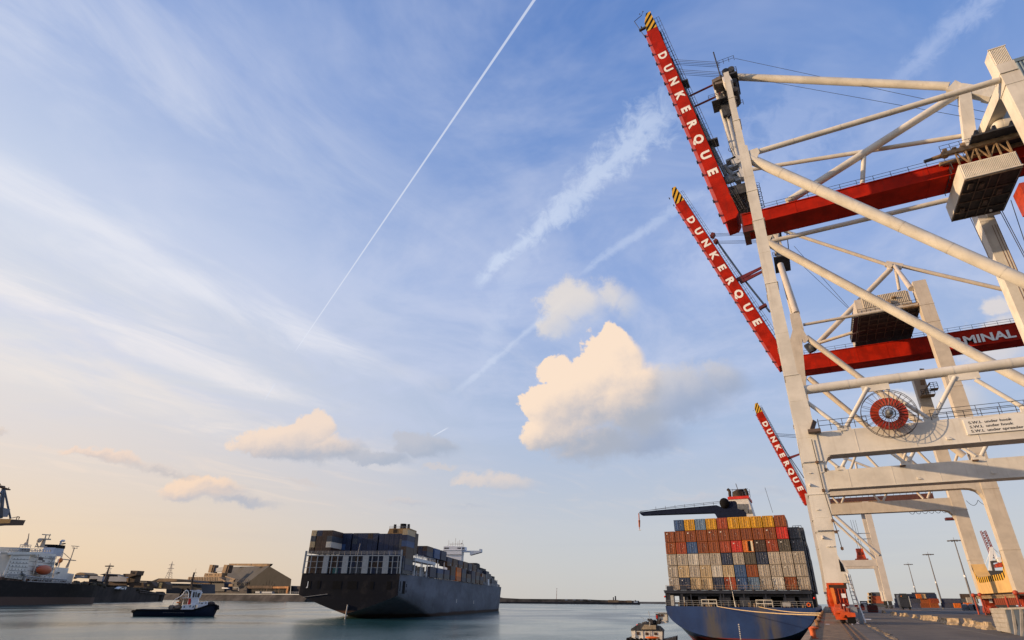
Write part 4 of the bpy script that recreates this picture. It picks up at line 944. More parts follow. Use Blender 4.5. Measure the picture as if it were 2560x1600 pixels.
CM2={k:mat('lock_rod_'+k,tuple(min(.8,.035+1.35*x) for x in v),.5,var=.3,scale=4) for k,v in dict(rust=(.24,.06,.03),brick=(.33,.055,.03),red=(.50,.05,.03),yellow=(.46,.25,.03),navy=(.08,.10,.15),blue=(.08,.14,.25),sky=(.2,.28,.38),slate=(.15,.16,.18),grey=(.42,.37,.30),pale=(.5,.46,.4),tan=(.48,.38,.25),brown=(.10,.05,.03),olive=(.12,.10,.08),orange=(.50,.18,.05),teal=(.1,.2,.2)).items()}
MARK=mat('decal_white',(.70,.66,.58),.6,var=.1)
CW,CHT=2.44,2.60
def container_meshes(key,L,h=CHT,detail=True):
    m=CM[key]; w=CW/2
    mb=MB()
    e=.10
    # corner posts and rails, recessed corrugated sides, roof
    for sx_ in(-1,1):
        for y in(0,L-.16): mb.box(min(sx_*w,sx_*(w-.16)),max(sx_*w,sx_*(w-.16)),y,y+.16,0,h)
        xx0,xx1=sorted((sx_*w,sx_*(w-.08)))
        mb.box(xx0,xx1,.16,L-.16,0,.16); mb.box(xx0,xx1,.16,L-.16,h-.10,h)
        n=int(L/.62) if detail else 6
        mb.corr((sx_*(w-.09),.16,.16),(sx_*(w-.09),L-.16,.16),(0,0,h-.26),n,.06,(sx_,0,0))
    mb.box(-w+.16,w-.16,0,.10,0,.14); mb.box(-w+.16,w-.16,0,.10,h-.12,h)
    mb.box(-w+.08,w-.08,.05,L-.05,h-.05,h-.01)
    mb.box(-w+.16,w-.16,L-.12,L-.04,.1,h-.1)
    if not detail: mb.box(-w+.16,w-.16,.04,.12,.1,h-.1); [mb.pipe((xx,.0,.1),(xx,.0,h-.1),.05,4) for xx in(-.7,-.3,.3,.7)]
    body=bpy.data.meshes.new('container_'+key)
    o=mb.build('shipping_container',m); body=o.data; bpy.data.objects.remove(o)
    md=MB()
    dw=w-.17
    md.box(0,dw,.05,.10,.15,h-.13)
    for i in range(3):
        z=.3+i*(h-.55)/3; md.box(.06,dw-.06,.015,.05,z,z+(h-.75)/3*.86)
    md.k=1
    for x in(.28,.78,.12,.98): md.pipe((x,-.01,.12),(x,-.01,h-.12),.034 if x in(.28,.78) else .022,5)
    for x in(.28,.78):
        for z in(.25,1.0,1.9,h-.3): md.box(x-.07,x+.07,-.03,.01,z,z+.07)
    o=md.build('door',[m,CM2[key]]); d=o.data; bpy.data.objects.remove(o)
    return body,d
_cm={}
MARKM={}
def mark_mesh(k):
    if k in MARKM: return MARKM[k]
    rr=random.Random(k); mb=MB()
    for i in range(rr.choice((2,3,4))):
        x=rr.uniform(.1,.75); z=1.15+i*.33; mb.box(x,x+rr.uniform(.08,.2),-.045,-.04,z,z+rr.uniform(.03,.09))
    if rr.random()<.4: mb.box(-.75,-.45,-.045,-.04,1.9,2.15)
    o=mb.build('marking',MARK); d=o.data; bpy.data.objects.remove(o); MARKM[k]=d; return d
def container(x,y,z,key,label,group,L=12.19,rz=0,doors=True,h=CHT,detail=True,marks=True,M=None):
    kk=(key,L,h,detail)
    if kk not in _cm: _cm[kk]=container_meshes(key,L,h,detail)
    body,d=_cm[kk]
    o=bpy.data.objects.new('shipping_container',body); COL.objects.link(o)
    if M is None: o.location=(x,y,z); o.rotation_euler=(0,0,rz)
    else: o.matrix_world=M
    tag(o,label,'container',group)
    if doors:
        for s in(1,-1):
            c=bpy.data.objects.new('door',d); COL.objects.link(c); c.parent=o; c.scale=(s,1,1); c.location=(0.012*s,0,0)
        if marks and random.random()<.8:
            c=bpy.data.objects.new('marking',mark_mesh(random.randrange(9))); COL.objects.link(c); c.parent=o; c['kind']='stuff'
    return o
ORD=['first','second','third','fourth','fifth','sixth','seventh','eighth','ninth','tenth','eleventh','twelfth','thirteenth','fourteenth','fifteenth','sixteenth','seventeenth','eighteenth','nineteenth']
CN=dict(rust='rust brown',brick='brick red',red='bright red',yellow='yellow',navy='dark navy',blue='blue',sky='light blue',slate='slate grey',grey='grey',pale='pale grey',tan='tan',brown='dark brown',olive='olive brown',orange='orange',teal='teal')
# ------------------------------------------------------------------ moored ship seen from astern
YS=150.0
def hull_section(y,hw,top,bot,n,xc=-18.75,m=28):
    out=[]
    for i in range(m+1):
        t=math.pi*i/m; c=-math.cos(t); s=math.sin(t)
        u=math.copysign(abs(c)**(2/n),c); v=abs(s)**(2/n)
        out.append((xc+hw*u,y,top-(top-bot)*v))
    return out
RS=thing('container_ship','blue container ship moored at the quay, stern toward the viewer','container ship',(-18.75,190,WZ))
def ship_blue():
    M=bpy.data.materials.new('blue_hull_paint'); M.use_nodes=True; t=M.node_tree; q=G(t); b=t.nodes['Principled BSDF']; b.inputs['Roughness'].default_value=.38
    pos=q.node('ShaderNodeNewGeometry').outputs['Position']; x,y,z=q.sep(pos)
    c=q.mix(q.smooth(q.noise(pos,.25,5,.6),.3,.7),(.008,.028,.105,1),(.014,.044,.150,1))
    n=q.noise(q.comb(q.m('MULTIPLY',x,.55),y,q.m('MULTIPLY',z,.10)),1.0,5,.6)
    s1=q.smooth(q.m('ABSOLUTE',q.m('ADD',x,24.2)),3.2,.6); s2=q.smooth(q.m('ABSOLUTE',q.m('ADD',x,12.6)),3.4,.8)
    st=q.m('MULTIPLY',q.m('MAXIMUM',s1,s2),q.smooth(n,.32,.62)); c=q.mix(q.m('MULTIPLY',st,.75),c,(.10,.085,.06,1))
    c=q.mix(q.m('MULTIPLY',q.smooth(n,.56,.75),.35),c,(.06,.06,.06,1))
    zz=q.m('ADD',z,q.m('MULTIPLY',q.noise(pos,.8,3,.5),.12))
    c=q.mix(q.smooth(zz,-5.35,-5.42),c,(.16,.018,.012,1))
    t.links.new(c,b.inputs['Base Color']); return M
SB=ship_blue()
TOPZ=.95
s0=hull_section(YS,16.35,TOPZ,-5.75,2.25)
mb=MB(); mb.face(s0); mb.build('transom',SB,RS)
mb=MB(); mb.loft([s0,hull_section(YS+5,16.2,TOPZ,-7.2,2.3),hull_section(YS+14,16.2,TOPZ,-9.5,2.8),hull_section(YS+30,16.2,TOPZ,-13,4),hull_section(YS+45,16.2,TOPZ,-16,6),hull_section(YS+200,16.2,TOPZ,-16,6),hull_section(YS+245,2,TOPZ+4,-16,3)]); mb.build('hull',SB,RS)
mb=MB(); mb.face([(-35,YS+.02,TOPZ-.02),(-2.5,YS+.02,TOPZ-.02),(-2.5,YS+200,TOPZ-.02),(-35,YS+200,TOPZ-.02)]); mb.build('mooring_deck',DARKM,RS)
NAV=mat('navy_superstructure',(.018,.024,.042),.5,var=.2,scale=.7,streaks=.3,rustcol=(.05,.035,.03))
mb=MB(); mb.box(-35.0,-2.6,YS-.25,YS+8,3.75,4.3); mb.box(-35.1,-2.5,YS-.35,YS-.25,4.15,4.42); build_split(mb,'upper_deck',NAV,RS)
# gallery: bulkhead behind with dark openings, posts, pillars
mb=MB(); 
op=[(-33.0,-31.9),(-29.8,-27.4),(-25.4,-22.6),(-20.0,-18.0),(-15.8,-12.8),(-11.2,-8.6),(-6.2,-5.4)]
xs=-34.9
for a_,b_ in op+[(-2.7,-2.7)]:
    mb.box(xs,a_,YS+1.4,YS+1.6,TOPZ,3.75)
    if b_>a_: mb.box(a_,b_,YS+1.4,YS+1.6,3.15,3.75)
    xs=b_
build_split(mb,'gallery_bulkhead',NAV,RS)
mb=MB(); mb.box(-31.6,-3,YS+6,YS+6.2,TOPZ,3.75); mb.build('inner_bulkhead',BLK,RS)
mb=MB()
for i in range(6): mb.box(-34.9+i*.0,-34.6,YS+.1,YS+.5,TOPZ,3.75); break
for x in(-34.0,-31.2,-30.9,-28.9,-22.1,-21.4,-16.9,-12.2,-8.2,-3.4,-2.9): mb.box(x,x+.22,YS+.05,YS+.35,TOPZ,3.75)
build_split(mb,'gallery_post',NAV,RS)
mb=MB(); mb.box(-33.95,-33.1,YS+1.3,YS+1.38,TOPZ+.1,3.3); mb.box(-30.9,-30.6,YS+1.2,YS+1.3,1.1,3.0); build_split(mb,'lit_opening',mat('pale_panel',(.45,.46,.48),.5),RS)
mb=MB()
rng=random.Random(3)
for i in range(26):
    x=rng.uniform(-33.5,-4); h=rng.uniform(.3,1.0); w=rng.uniform(.12,.55); mb.box(x,x+w,YS+.6+rng.random(),YS+1.3,TOPZ,TOPZ+h)
for x in(-30.0,-24.3,-23.0,-14.8,-13.2): mb.pipe((x,YS+.7,TOPZ),(x,YS+.7,TOPZ+.75),.22,8); 
mb.build('winch_gear',MATS['tarnished_tan_steel'],RS,kind='stuff')
mb=MB()
for x0 in(-26.5,-14.4):
    for x in(x0,x0+1.6,x0+3.4): mb.box(x,x+.12,YS-.08,YS+.04,TOPZ,2.45)
    for z in(1.6,2.35): mb.box(x0,x0+3.52,YS-.1,YS-.02,z,z+.14)
build_split(mb,'fairlead_frame',mat('cream_frame',(.72,.66,.55),.5),RS)
mb=MB(); mb.rail((-34.9,YS,TOPZ),(-2.7,YS,TOPZ),1.25,1.6,.035,3); mb.build('deck_rail',mat('rail_grey',(.30,.30,.30),.5),RS,kind='stuff')
mb=MB(); mb.rail((-34.6,YS+.1,4.35),(-2.9,YS+.1,4.35),1.15,1.6,.04,2); mb.build('upper_rail',mat('rail_tan',(.34,.24,.15),.6),RS,kind='stuff')
mb=MB(); mb.box(-34.4,-32.8,YS+.02,YS+.1,4.4,5.35); mb.box(-31.0,-29.6,YS+.02,YS+.1,4.45,5.3); build_split(mb,'name_board',NAV,RS)
mb=MB()
for i in range(24):
    x=-33+i*1.3; y=YS+1.4; mb.beam((x,y,4.35),(x+(1.0 if i%2 else -1.0),y,7.0),.06,.06)
mb.build('lashing_rod',DARKM,RS,kind='stuff')
mb=MB(); mb.pipe((-19.0,YS-.4,2.0),(-19.4,YS-.1,7.8),.07,6); mb.pipe((-18.9,YS-.4,TOPZ),(-19.0,YS-.4,2.1),.12,6); build_split(mb,'flag_staff',MATS['cream_frame'],RS)
mb=MB(); mb.box(-8.9,-7.2,YS-.06,YS-.02,1.15,2.0); mb.build('grey_board',MATS['rail_grey'],RS)
for x,z,c in((-3.55,1.55,'f'),):
    mb=MB(); mb.ring((x,YS-.1,z),(0,1,0),.34,.12,14,6); mb.build('life_ring',mat('life_orange',(.75,.14,.02),.5),RS)
mb=MB(); mb.sphere((-35.0,YS-.2,3.0),.22,8,6); mb.sphere((-2.2,YS+.2,2.9),.22,8,6); build_split(mb,'side_lamp',mat('lamp_red',(.7,.02,.01),.4),RS)
# draught marks at the stern centre line
mb=MB()
for i in range(9): mb.box(-18.95,-18.70,YS-.03,YS-.01,-5.6+i*.36,-5.42+i*.36)
mb.build('draught_mark',MARK,RS,kind='stuff')
# cargo: six tiers across the stern, then bays behind it along the side
T6=[None,'blue','yellow','sky','yellow','brick','yellow','yellow','yellow','yellow','rust',None]
T5=['rust','rust','rust','rust','rust','rust','rust','rust','rust','rust','red','slate']
T4=['rust','brick','blue','rust','rust','brick','red','open','brown','brick','olive','slate']
T3=['grey','grey','pale','grey','grey','navy','grey','olive','navy','grey','grey','grey']
T2=['grey','tan','grey','tan','pale','tan','blue','rust','grey','grey','grey','grey']
T1=['grey','navy','tan','tan','navy','brick','blue','sky','grey','pale','rust','grey']
P_=2.645; X0=-34.15+P_/2-.0; TZ=[4.62,7.34,10.06,12.78,15.50,18.22]
TN=['lowest','second','third','fourth','fifth','topmost']
for ti,row in enumerate((T1,T2,T3,T4,T5,T6)):
    for i,k in enumerate(row):
        if k is None: continue
        x=X0+i*P_; back=1.2 if (i==11 and ti>2) else 0
        kk='orange' if k=='open' else k
        lab='%s container, %s from the left in the %s tier at the blue ship\'s stern'%(CN[kk],ORD[i if ti<5 else i-1],TN[ti])
        if k=='open': lab='orange container with one door swung open, in the fourth tier at the blue ship\'s stern'
        o=container(x,YS+1.6+back+random.uniform(-.05,.05),TZ[ti],kk,lab,'containers stacked on the blue ship')
        if k=='open':
            ch=[c for c in o.children if c.name.startswith('door')]
            ch[0].rotation_euler=(0,0,R(0)); ch[0].scale=(-1,1,1); ch[0].location=(-.012,0,0)
            d=ch[1]; d.scale=(1,1,1); d.location=(1.08,-1.02,0); d.rotation_euler=(0,0,0); d.location=(.98,0,0); d.scale=(.26,1,1); 
            mb=MB(); mb.box(.02,.62,-.06,.02,.2,2.45); v=mb.build('dark_interior',BLK,o,local=True)
            mb=MB(); mb.box(.62,1.06,-.10,-.06,.12,2.48); v=mb.build('door',mat('cream_door',(.75,.62,.42),.6),o,local=True); v['label']='cream inner face of the open door'
dark=['navy','slate','navy','olive','slate','brown','navy','slate']
for b_ in range(5):
    y=YS+1.6+(b_+1)*14.2; nt_=[5,6,5,5,4][b_]
    for ti in range(nt_):
        k=dark[(ti*3+b_*5)%8]; x=X0+11*P_+ (.55 if b_>0 else .2)
        container(x,y,TZ[ti],k,'%s container, tier %s of the %s stack ahead on the blue ship\'s quay side'%(CN[k],['one','two','three','four','five','six'][ti],ORD[b_]),'containers stacked on the blue ship',detail=False,doors=False)
# lashing bridges between bays at the quay side
mb=MB()
for b_ in range(4):
    y=YS+1.6+(b_+1)*14.2-1.3; mb.box(X0+11*P_-1.2,-2.35,y,y+.35,1,17.5-b_*2); mb.box(X0+11*P_-1.2,-2.1,y-.3,y+.6,16,16.3)
    mb.box(-2.6,-2.4,y-1,y+1,4,4.2)
build_split(mb,'lashing_bridge',mat('dark_slate_paint',(.05,.055,.065),.6,var=.2),RS)
mb=MB(); mb.rail((-4.2,YS+14,18.0),(-2.2,YS+14,18.0),1.6,.6,.06,3); mb.build('platform_rail',MATS['rail_grey'],RS,kind='stuff')
# funnel casing, exhausts, mast
def sp2(px,py,Y=176): return at(px,py,Y=Y)
f0=sp2(1822,1249); f1=sp2(1870,1246); fb=sp2(1885,1290)
mb=MB(); mb.prism([(f0.x,f0.z),(f1.x,f1.z),(fb.x+.3,fb.z-2.5),(f0.x-.3,fb.z-2.5)],(0,176,0),(1,0,0),(0,0,1),(0,9,0)); fn=mb.build('funnel_casing',mat('casing_white',(.66,.63,.58),.5,var=.08),RS)
mb=MB(); mb.box(f0.x-.25,f1.x+.25,175.8,185.2,f0.z,f0.z+.75); mb.build('red_band',mat('signal_red',(.62,.03,.02),.5),fn)
mb=MB()
for px in(1839,1849.5,1860): p=sp2(px,1264); mb.box(p.x,p.x+1.0,175.85,175.99,p.z-2.2,p.z+.4)
for px in(1852,1870): p=sp2(px,1277); mb.box(p.x,p.x+1.1,175.85,175.98,p.z-.8,p.z+.3)
build_split(mb,'louvre',mat('louvre_grey',(.16,.17,.18),.5),fn)
FU=mat('sooty_funnel',(.055,.035,.022),.8,var=.5,scale=1,rust=.4)
c=sp2(1846,1246); 
mb=MB(); mb.pipe((c.x,179,c.z),(c.x,179,sp2(1846,1225).z),2.0,20,r2=1.75); mb.pipe((c.x,179,sp2(1846,1225).z),(c.x-.1,179,sp2(1846,1221).z),1.75,20,r2=1.2); build_split(mb,'funnel_pipe',FU,RS)
for px,s in((1824,-1),(1868,1)):
    p=sp2(px,1246); mb=MB(); mb.path([(p.x,178,p.z),(p.x,178,p.z+1.6),(p.x+s*-.0-.1*s,178,p.z+2.4),(p.x-.45,178,p.z+3.0)],.42,8); mb.build('exhaust_pipe',FU,RS)
mb=MB(); p=sp2(1844,1222); mb.pipe((p.x-.2,179,p.z),(p.x-.6,179,sp2(1843,1204).z),.1,5); q_=sp2(1843,1221); mb.pipe((q_.x-3.3,179,q_.z+.2),(q_.x+2.6,179,q_.z+.2),.08,4)
for px in(1832,1858,1864,1874): p=sp2(px,1246); mb.pipe((p.x,179,p.z+.7),(p.x,179,p.z+3.1),.06,4)
p=sp2(1872,1238); mb.rail((c.x+1.2,177,f0.z+.7),(f1.x+.6,177,f0.z+.7),1.4,.7,.06,3)
p=sp2(1932,1282); mb.pipe((p.x,176,p.z),(p.x-.9,176,p.z+7),.05,4)
build_split(mb,'mast',ROPE,RS)
# deck crane stowed out over the water
CR=mat('deck_crane_navy',(.010,.016,.040),.8,spec=.1,var=.15)
def c2(px,py,Y=166): return at(px,py,Y=Y)
b0=c2(1800,1290);b1=c2(1862,1290);tz=c2(1838,1252).z
mb=MB(); mb.prism([(b0.x,b0.z-2.4),(b1.x,b1.z-2.4),(c2(1862,1278).x,c2(1862,1278).z),(c2(1840,1270).x,c2(1840,1270).z),(c2(1838,1253).x,tz),(c2(1818,1254).x,tz),(c2(1812,1264).x,c2(1812,1264).z),(c2(1800,1268).x,c2(1800,1268).z),(c2(1786,1282).x,c2(1786,1282).z)],(0,166,0),(1,0,0),(0,0,1),(0,3.6,0)); mb.build('crane_housing',CR,RS)
mb=MB(); mb.sphere(c2(1811,1258),1.3,12,8,(1,.7,1.1)); mb.build('winch_drum',BLK,RS)
mb=MB(); mb.prism([(c2(1596,1280).x,c2(1596,1280).z),(c2(1602,1286).x,c2(1602,1287).z),(c2(1780,1281).x,c2(1780,1281).z),(c2(1800,1284).x,c2(1800,1284).z),(c2(1806,1268).x,c2(1806,1268).z),(c2(1790,1262).x,c2(1790,1262).z),(c2(1640,1275).x,c2(1640,1275).z)],(0,166.6,0),(1,0,0),(0,0,1),(0,2.2,0)); mb.build('crane_jib',CR,RS)
mb=MB(); mb.path([c2(1600,1279),c2(1700,1264),c2(1812,1252)],.05,4); mb.path([c2(1600,1278),c2(1808,1256)],.05,4)
for i in range(7): p=c2(1640+i*24,1275-i*2.0); mb.pipe(p,p+Vector((0,0,.9)),.05,4)
mb.build('jib_rope',ROPE,RS,kind='stuff')
mb=MB(); a_=c2(1597,1283); mb.path([a_,c2(1598,1300)],.16,6); mb.pipe(c2(1598,1300),c2(1598.5,1318),.30,8,r2=.22); mb.path([c2(1598.5,1318),c2(1599,1325)],.09,5); build_split(mb,'hook_block',mat('hook_orange',(.42,.11,.03),.6,var=.3),RS)
MB().path([(at(1597,1325,Y=166)),(at(1602,1325,Y=166))],.14,5).build('hook',WHITE,RS)
# mooring lines from the stern to the quay
def catenary(a,b,sag,n=14): return [a.lerp(b,i/n)-Vector((0,0,sag*4*(i/n)*(1-i/n))) for i in range(n+1)]
BOL=[(at(2031,1597,X=-1.0).y*0+39.2),57.5,74.0,91.0,112.0,140.0]
for a_,lab in(((at(1794,1516,Y=YS-.2),),'long pale mooring rope from the left stern fairlead to a quay bollard'),((at(1897,1517,Y=YS-.2),),'shorter pale mooring rope from the right stern fairlead to a quay bollard')):
    e=Vector((-1.0,91.0,.42)) if 'long' in lab else Vector((-1.0,112.0,.42))
    mb=MB(); mb.path(catenary(a_[0],e,.35),.085,7); o=mb.build('mooring_rope',HAWSER,loc=tuple(e)); tag(o,lab,'rope','mooring ropes of the blue ship')
# ------------------------------------------------------------------ bollards along the quay edge
bm_orange=mat('bollard_orange',(.50,.10,.025),.7,var=.3,scale=5,rust=.5)
bm_rust=mat('bollard_rust',(.26,.13,.06),.85,var=.3,scale=5,rust=.4)
def bollard_mesh(m):
    mb=MB(); mb.pipe((0,0,0),(0,0,.40),.13,14); mb.pipe((0,0,0),(0,0,.04),.22,14); mb.pipe((0,0,.36),(0,0,.46),.15,14,r2=.17); mb.sphere((.10,0,.46),.17,12,6,(1.3,.9,.45)); o=mb.build('bollard',m); d=o.data; bpy.data.objects.remove(o); return d
d0,d1=bollard_mesh(bm_orange),bollard_mesh(bm_rust)
bl=['orange mooring bollard at the quay edge, nearest of the row','rusty bollard second from the viewer on the quay edge','rusty bollard third from the viewer on the quay edge','rusty bollard holding the lower mooring rope','rusty bollard holding the upper mooring rope','small rusty bollard far along the quay edge']
for i,y in enumerate(BOL):
    o=bpy.data.objects.new('bollard',d0 if i==0 else d1); COL.objects.link(o); o.location=(-1.0,y,0); o.scale=(1.15,1.15,1.15) if i<5 else (1,1,1); tag(o,bl[i],'bollard','mooring bollards on the quay edge')
# ------------------------------------------------------------------ large container ship under way in the basin
_th=.3217
LA=Vector((-math.sin(_th),math.cos(_th),0)); LB=Vector((math.cos(_th),math.sin(_th),0)); LO=Vector((-213.36,235.41,0))+LB*1.2
HB=25.8
def Lp(s,t,z): v=LO+LA*s+LB*t; return Vector((v.x,v.y,z))
LS=thing('container_ship','huge dark grey container ship under way in the basin, its broad stern toward the viewer','container ship',(LO.x,LO.y,WZ))
LS.rotation_euler=(0,0,_th)      # local x = LB, local y = LA
def lb(mb,name,m,parent=None,**k):
    """geometry given in ship coordinates (x=t to starboard, y=s forward, z up)"""
    for i,v in enumerate(mb.v): mb.v[i]=Vector((v.x,v.y,v.z-WZ))
    return mb.build(name,m,parent or LS,local=True,**k)
def lsplit(mb,name,m,parent=None,**k):
    for i,v in enumerate(mb.v): mb.v[i]=Vector((v.x,v.y,v.z-WZ))
    # temporarily use local building
    global _local_build
    old=MB.build
    def nb(s,name,mats,parent=None,kind=None,**kk): return old(s,name,mats,parent,kind=kind,local=True)
    MB.build=nb
    r=build_split(mb,name,m,parent or LS,**k); MB.build=old; return r
def hullmat(name,c,boot,zb):
    M=bpy.data.materials.new(name); M.use_nodes=True; t=M.node_tree; q=G(t); b=t.nodes['Principled BSDF']; b.inputs['Roughness'].default_value=.75; b.inputs['Specular IOR Level'].default_value=.15
    pos=q.node('ShaderNodeNewGeometry').outputs['Position']; x,y,z=q.sep(pos)
    n=q.noise(q.comb(q.m('MULTIPLY',x,.035),q.m('MULTIPLY',y,.035),q.m('MULTIPLY',z,.10)),1,6,.65)
    cc=q.mix(q.smooth(n,.35,.7),tuple(k*.80 for k in c)+(1,),tuple(k*1.2 for k in c)+(1,))
    n2=q.noise(pos,.13,5,.6); cc=q.mix(q.m('MULTIPLY',q.smooth(n2,.5,.7),.3),cc,(.06,.05,.045,1))
    cc=q.mix(q.smooth(q.m('ADD',z,q.m('MULTIPLY',n,1.6)),zb+1.3,zb+.2),cc,tuple(boot)+(1,))
    t.links.new(cc,b.inputs['Base Color']); return M
HG=hullmat('grey_hull_paint',(.135,.150,.178),(.070,.048,.040),-5.2)
HT=hullmat('shaded_transom_paint',(.004,.006,.012),(.13,.06,.03),-3.6)  # transom far darker than the side hull: its shade is put into the colour
def lsec(s,hw,top,zc,zk,p=1.25,flare=0.0,N=14):
    out=[(-hw*(1),s,top)]
    out.append((-hw*(1-flare*.5),s,(top+zc)/2))
    for i in range(-N,N+1):
        u=i/N; out.append((hw*(1-flare)*u,s,zc-(zc-zk)*(1-abs(u)**p)))
    out.append((hw*(1-flare*.5),s,(top+zc)/2)); out.append((hw,s,top)); return out
s0=lsec(0,HB,13.4,3.6,-4.6)
mb=MB(); mb.face([(v[0],v[1]-.02,v[2]) for v in s0]); lb(mb,'transom',HT)
secs=[s0,lsec(22,HB,13.4,.5,-8),lsec(45,HB,13.4,-3.2,-11,1.6),lsec(70,HB,13.4,-8,-14,2.2),lsec(100,HB,13.4,-13,-16,3),lsec(270,HB,13.4,-13,-16,3),lsec(315,HB*.90,13.8,-13,-16,3,.12),lsec(350,HB*.66,14.8,-13,-16,3,.32),lsec(380,HB*.36,16,-13,-16,3,.6),lsec(400,HB*.10,16.5,-13,-16,3,.8)]
mb=MB(); mb.loft(secs); lb(mb,'hull',HG)
mb=MB(); mb.loft([[(-w*HB,s,z),(w*HB,s,z)] for s,w,z in((0,1,13.3),(270,1,13.3),(315,.9,13.6),(350,.66,14.6),(380,.36,15.8),(400,.1,16.3))],smooth=False); lb(mb,'main_deck',DARKM)
mb=MB()
for t0,t1 in((-22.6,-20.2),(-16.8,-15.2),(-8.6,-4.0),(-.8,4.2),(11.0,12.8),(19.6,21.8)): mb.box(t0,t1,-.10,-.03,6.2,9.8)
lsplit(mb,'mooring_port',BLK)
mb=MB(); mb.box(HB-.02,HB+.06,1.6,2.6,5.5,10); mb.box(HB-.02,HB+.06,5.5,9.6,4.4,10.2); mb.box(HB-.02,HB+.06,11.2,12.2,7.5,9.0); mb.box(HB-.02,HB+.06,11.2,12.2,5,6); lsplit(mb,'mooring_port',BLK)
mb=MB(); mb.box(-22.0,-21.6,-.13,-.1,6.6,9.6); mb.box(-22.4,-22.1,-.13,-.1,6.5,7.2); lsplit(mb,'lit_opening',WHITE)
mb=MB(); mb.pipe((-23,-.2,2.4),(-10.5,-.2,3.9),.12,4); mb.pipe((.5,-.6,-7),(.8,-.3,-.8),.35,6); lsplit(mb,'draught_rail',MATS['rail_grey'])
mb=MB(); mb.box(HB-.02,HB+.05,120,121,.2,2.4); mb.box(HB-.02,HB+.05,175,176,-.5,1.6); lsplit(mb,'hull_mark',MARK)
# stern gallery
GP=mat('gallery_blue_grey',(.17,.21,.26),.5,var=.1)
mb=MB()
for t0,t1 in((-15.4,-12.6),(-5.0,-2.0),(5.6,8.8),(16.4,19.4)): mb.box(t0,t1,-.35,.5,13.4,21.5)
lsplit(mb,'gallery_pillar',GP)
mb=MB()
for t in(-22.3,-18.9,-11.2,-8.0,-.5,2.7,10.4,13.6,21.2,24.0): mb.box(t,t+.38,-.3,.2,13.4,21.5)
mb.box(-25.4,26,-.4,.3,21.5,22.0)
for t in(-25.5,25.7): mb.box(t-.35,t+.35,-.4,.4,13.4,24.5 if t>0 else 24.0)
lsplit(mb,'gallery_post',GP)
mb=MB(); 
for z in(16.0,18.8): mb.box(-25,25.5,-.1,.0,z,z+.18)
mb.rail((-25.4,-.2,22.0),(25.6,-.2,22.0),1.8,2.9,.09,3); mb.pipe((2.6,-.2,22),(3.2,-.2,27.5),.12,5); lb(mb,'gallery_rail',MATS['rail_grey'],kind='stuff')
# cargo
def lcont(s,col,tier,key,label,z0,P=2.84,h=2.80,detail=False):
    t=-24.6+1.45+col*P
    kk=('L',key)
    if kk not in _cm:
        b_,_=container_meshes(key,13.0,h,False); _cm[kk]=b_
    o=bpy.data.objects.new('shipping_container',_cm[kk]); COL.objects.link(o)
    w=Lp(s,t,z0+tier*h+.01*tier); o.location=w; o.rotation_euler=(0,0,_th); o.scale=(1.10,1,1)
    tag(o,label,'container','containers stacked on the dark grey ship')
    return o
rng=random.Random(11)
gal=['navy','navy','brown','slate','brown','navy','navy','slate']
for c in range(18):
    for ti in range(3):
        k='teal' if (c==5 and ti==0) else (rng.choice(['brown','brown','navy','brown']) if c<6 else rng.choice(gal))
        lcont(1.2,c,ti,k,'%s container %s from the left inside the stern gallery, %s layer'%(CN[k],ORD[c],['lowest','middle','top'][ti]),13.45)
cols0=[['brown','tan','slate','tan'],['brown','brown','brown','navy'],['brown','brown','brown','brown'],['brown','pale','slate','brown']]
for c in range(4):
    for ti in range(4):
        k=cols0[c][ti]; lcont(1.2,c+.0 if c else -.15,ti,k,'%s container in the left block above the gallery, column %s, %s layer'%(CN[k],ORD[c],['lowest','second','third','top'][ti]),24.0-1.2+.2)
for c in range(4,17):
    for ti in range(4):
        k='navy' if rng.random()<.8 else rng.choice(['navy','slate','navy','blue'])
        if c==16 or (ti==3 and c==9): k='brown'
        off=.25*((c>=6)+(c>=11)+(c>=16))
        lcont(14.5,c-.3+off,ti,k,'%s container %s from the left in the set back stern row, %s layer'%(CN[k],ORD[c],['lowest','second','third','top'][ti]),22.9-(.35 if c>=11 else 0)+(1.0 if c==16 else 0))
sidecol=['navy','slate','brown','brown','blue','navy','tan']
for ti,k in enumerate(sidecol): lcont(3.5,17.05,ti,k,'%s container of the tall starboard stern corner stack, %s layer from below'%(CN[k],ORD[ti]),13.9+1.3)
bays=[(50,31.0,19,'navy'),(66,31.4,19,'blue'),(82,30.6,21.5,'navy'),(98,27.5,22.5,'brown'),(114,27.6,24.5,'orange'),(130,27.0,22.0,'brown'),(146,26.5,20.5,'brown'),(162,27.5,23.0,'navy'),(178,26.4,23.6,'slate'),(194,24.8,21.5,'navy')]
pal=['navy','navy','brown','brown','navy','slate','brown']
for bi,(s,zi,zo,k0) in enumerate(bays):
    no=max(2,int((zo-13.6)/2.8)); ni=max(3,int((zi-13.6)/2.8+.5))
    for ti in range(no):
        k=k0 if (ti>0 and rng.random()<.7) else rng.choice(pal)
        if k0=='orange': k='orange'
        lcont(s,17,ti,k,'%s container in the outer starboard stack, %s bay toward the bow, %s layer'%(CN[k],ORD[bi],ORD[ti]),13.7)
    for c in (12,13,14,15,16):
        for ti in ((ni-1,ni-2) if c>14 else (ni-1,)):
            if ti<=no-1 and c==17: continue
            k=k0 if rng.random()<.5 else rng.choice(pal)
            if k=='orange': k='brown'
            lcont(s,c,ti,k,'%s inner container, %s bay toward the bow, column %s, %s layer'%(CN[k],ORD[bi],ORD[c],ORD[ti]),13.7)
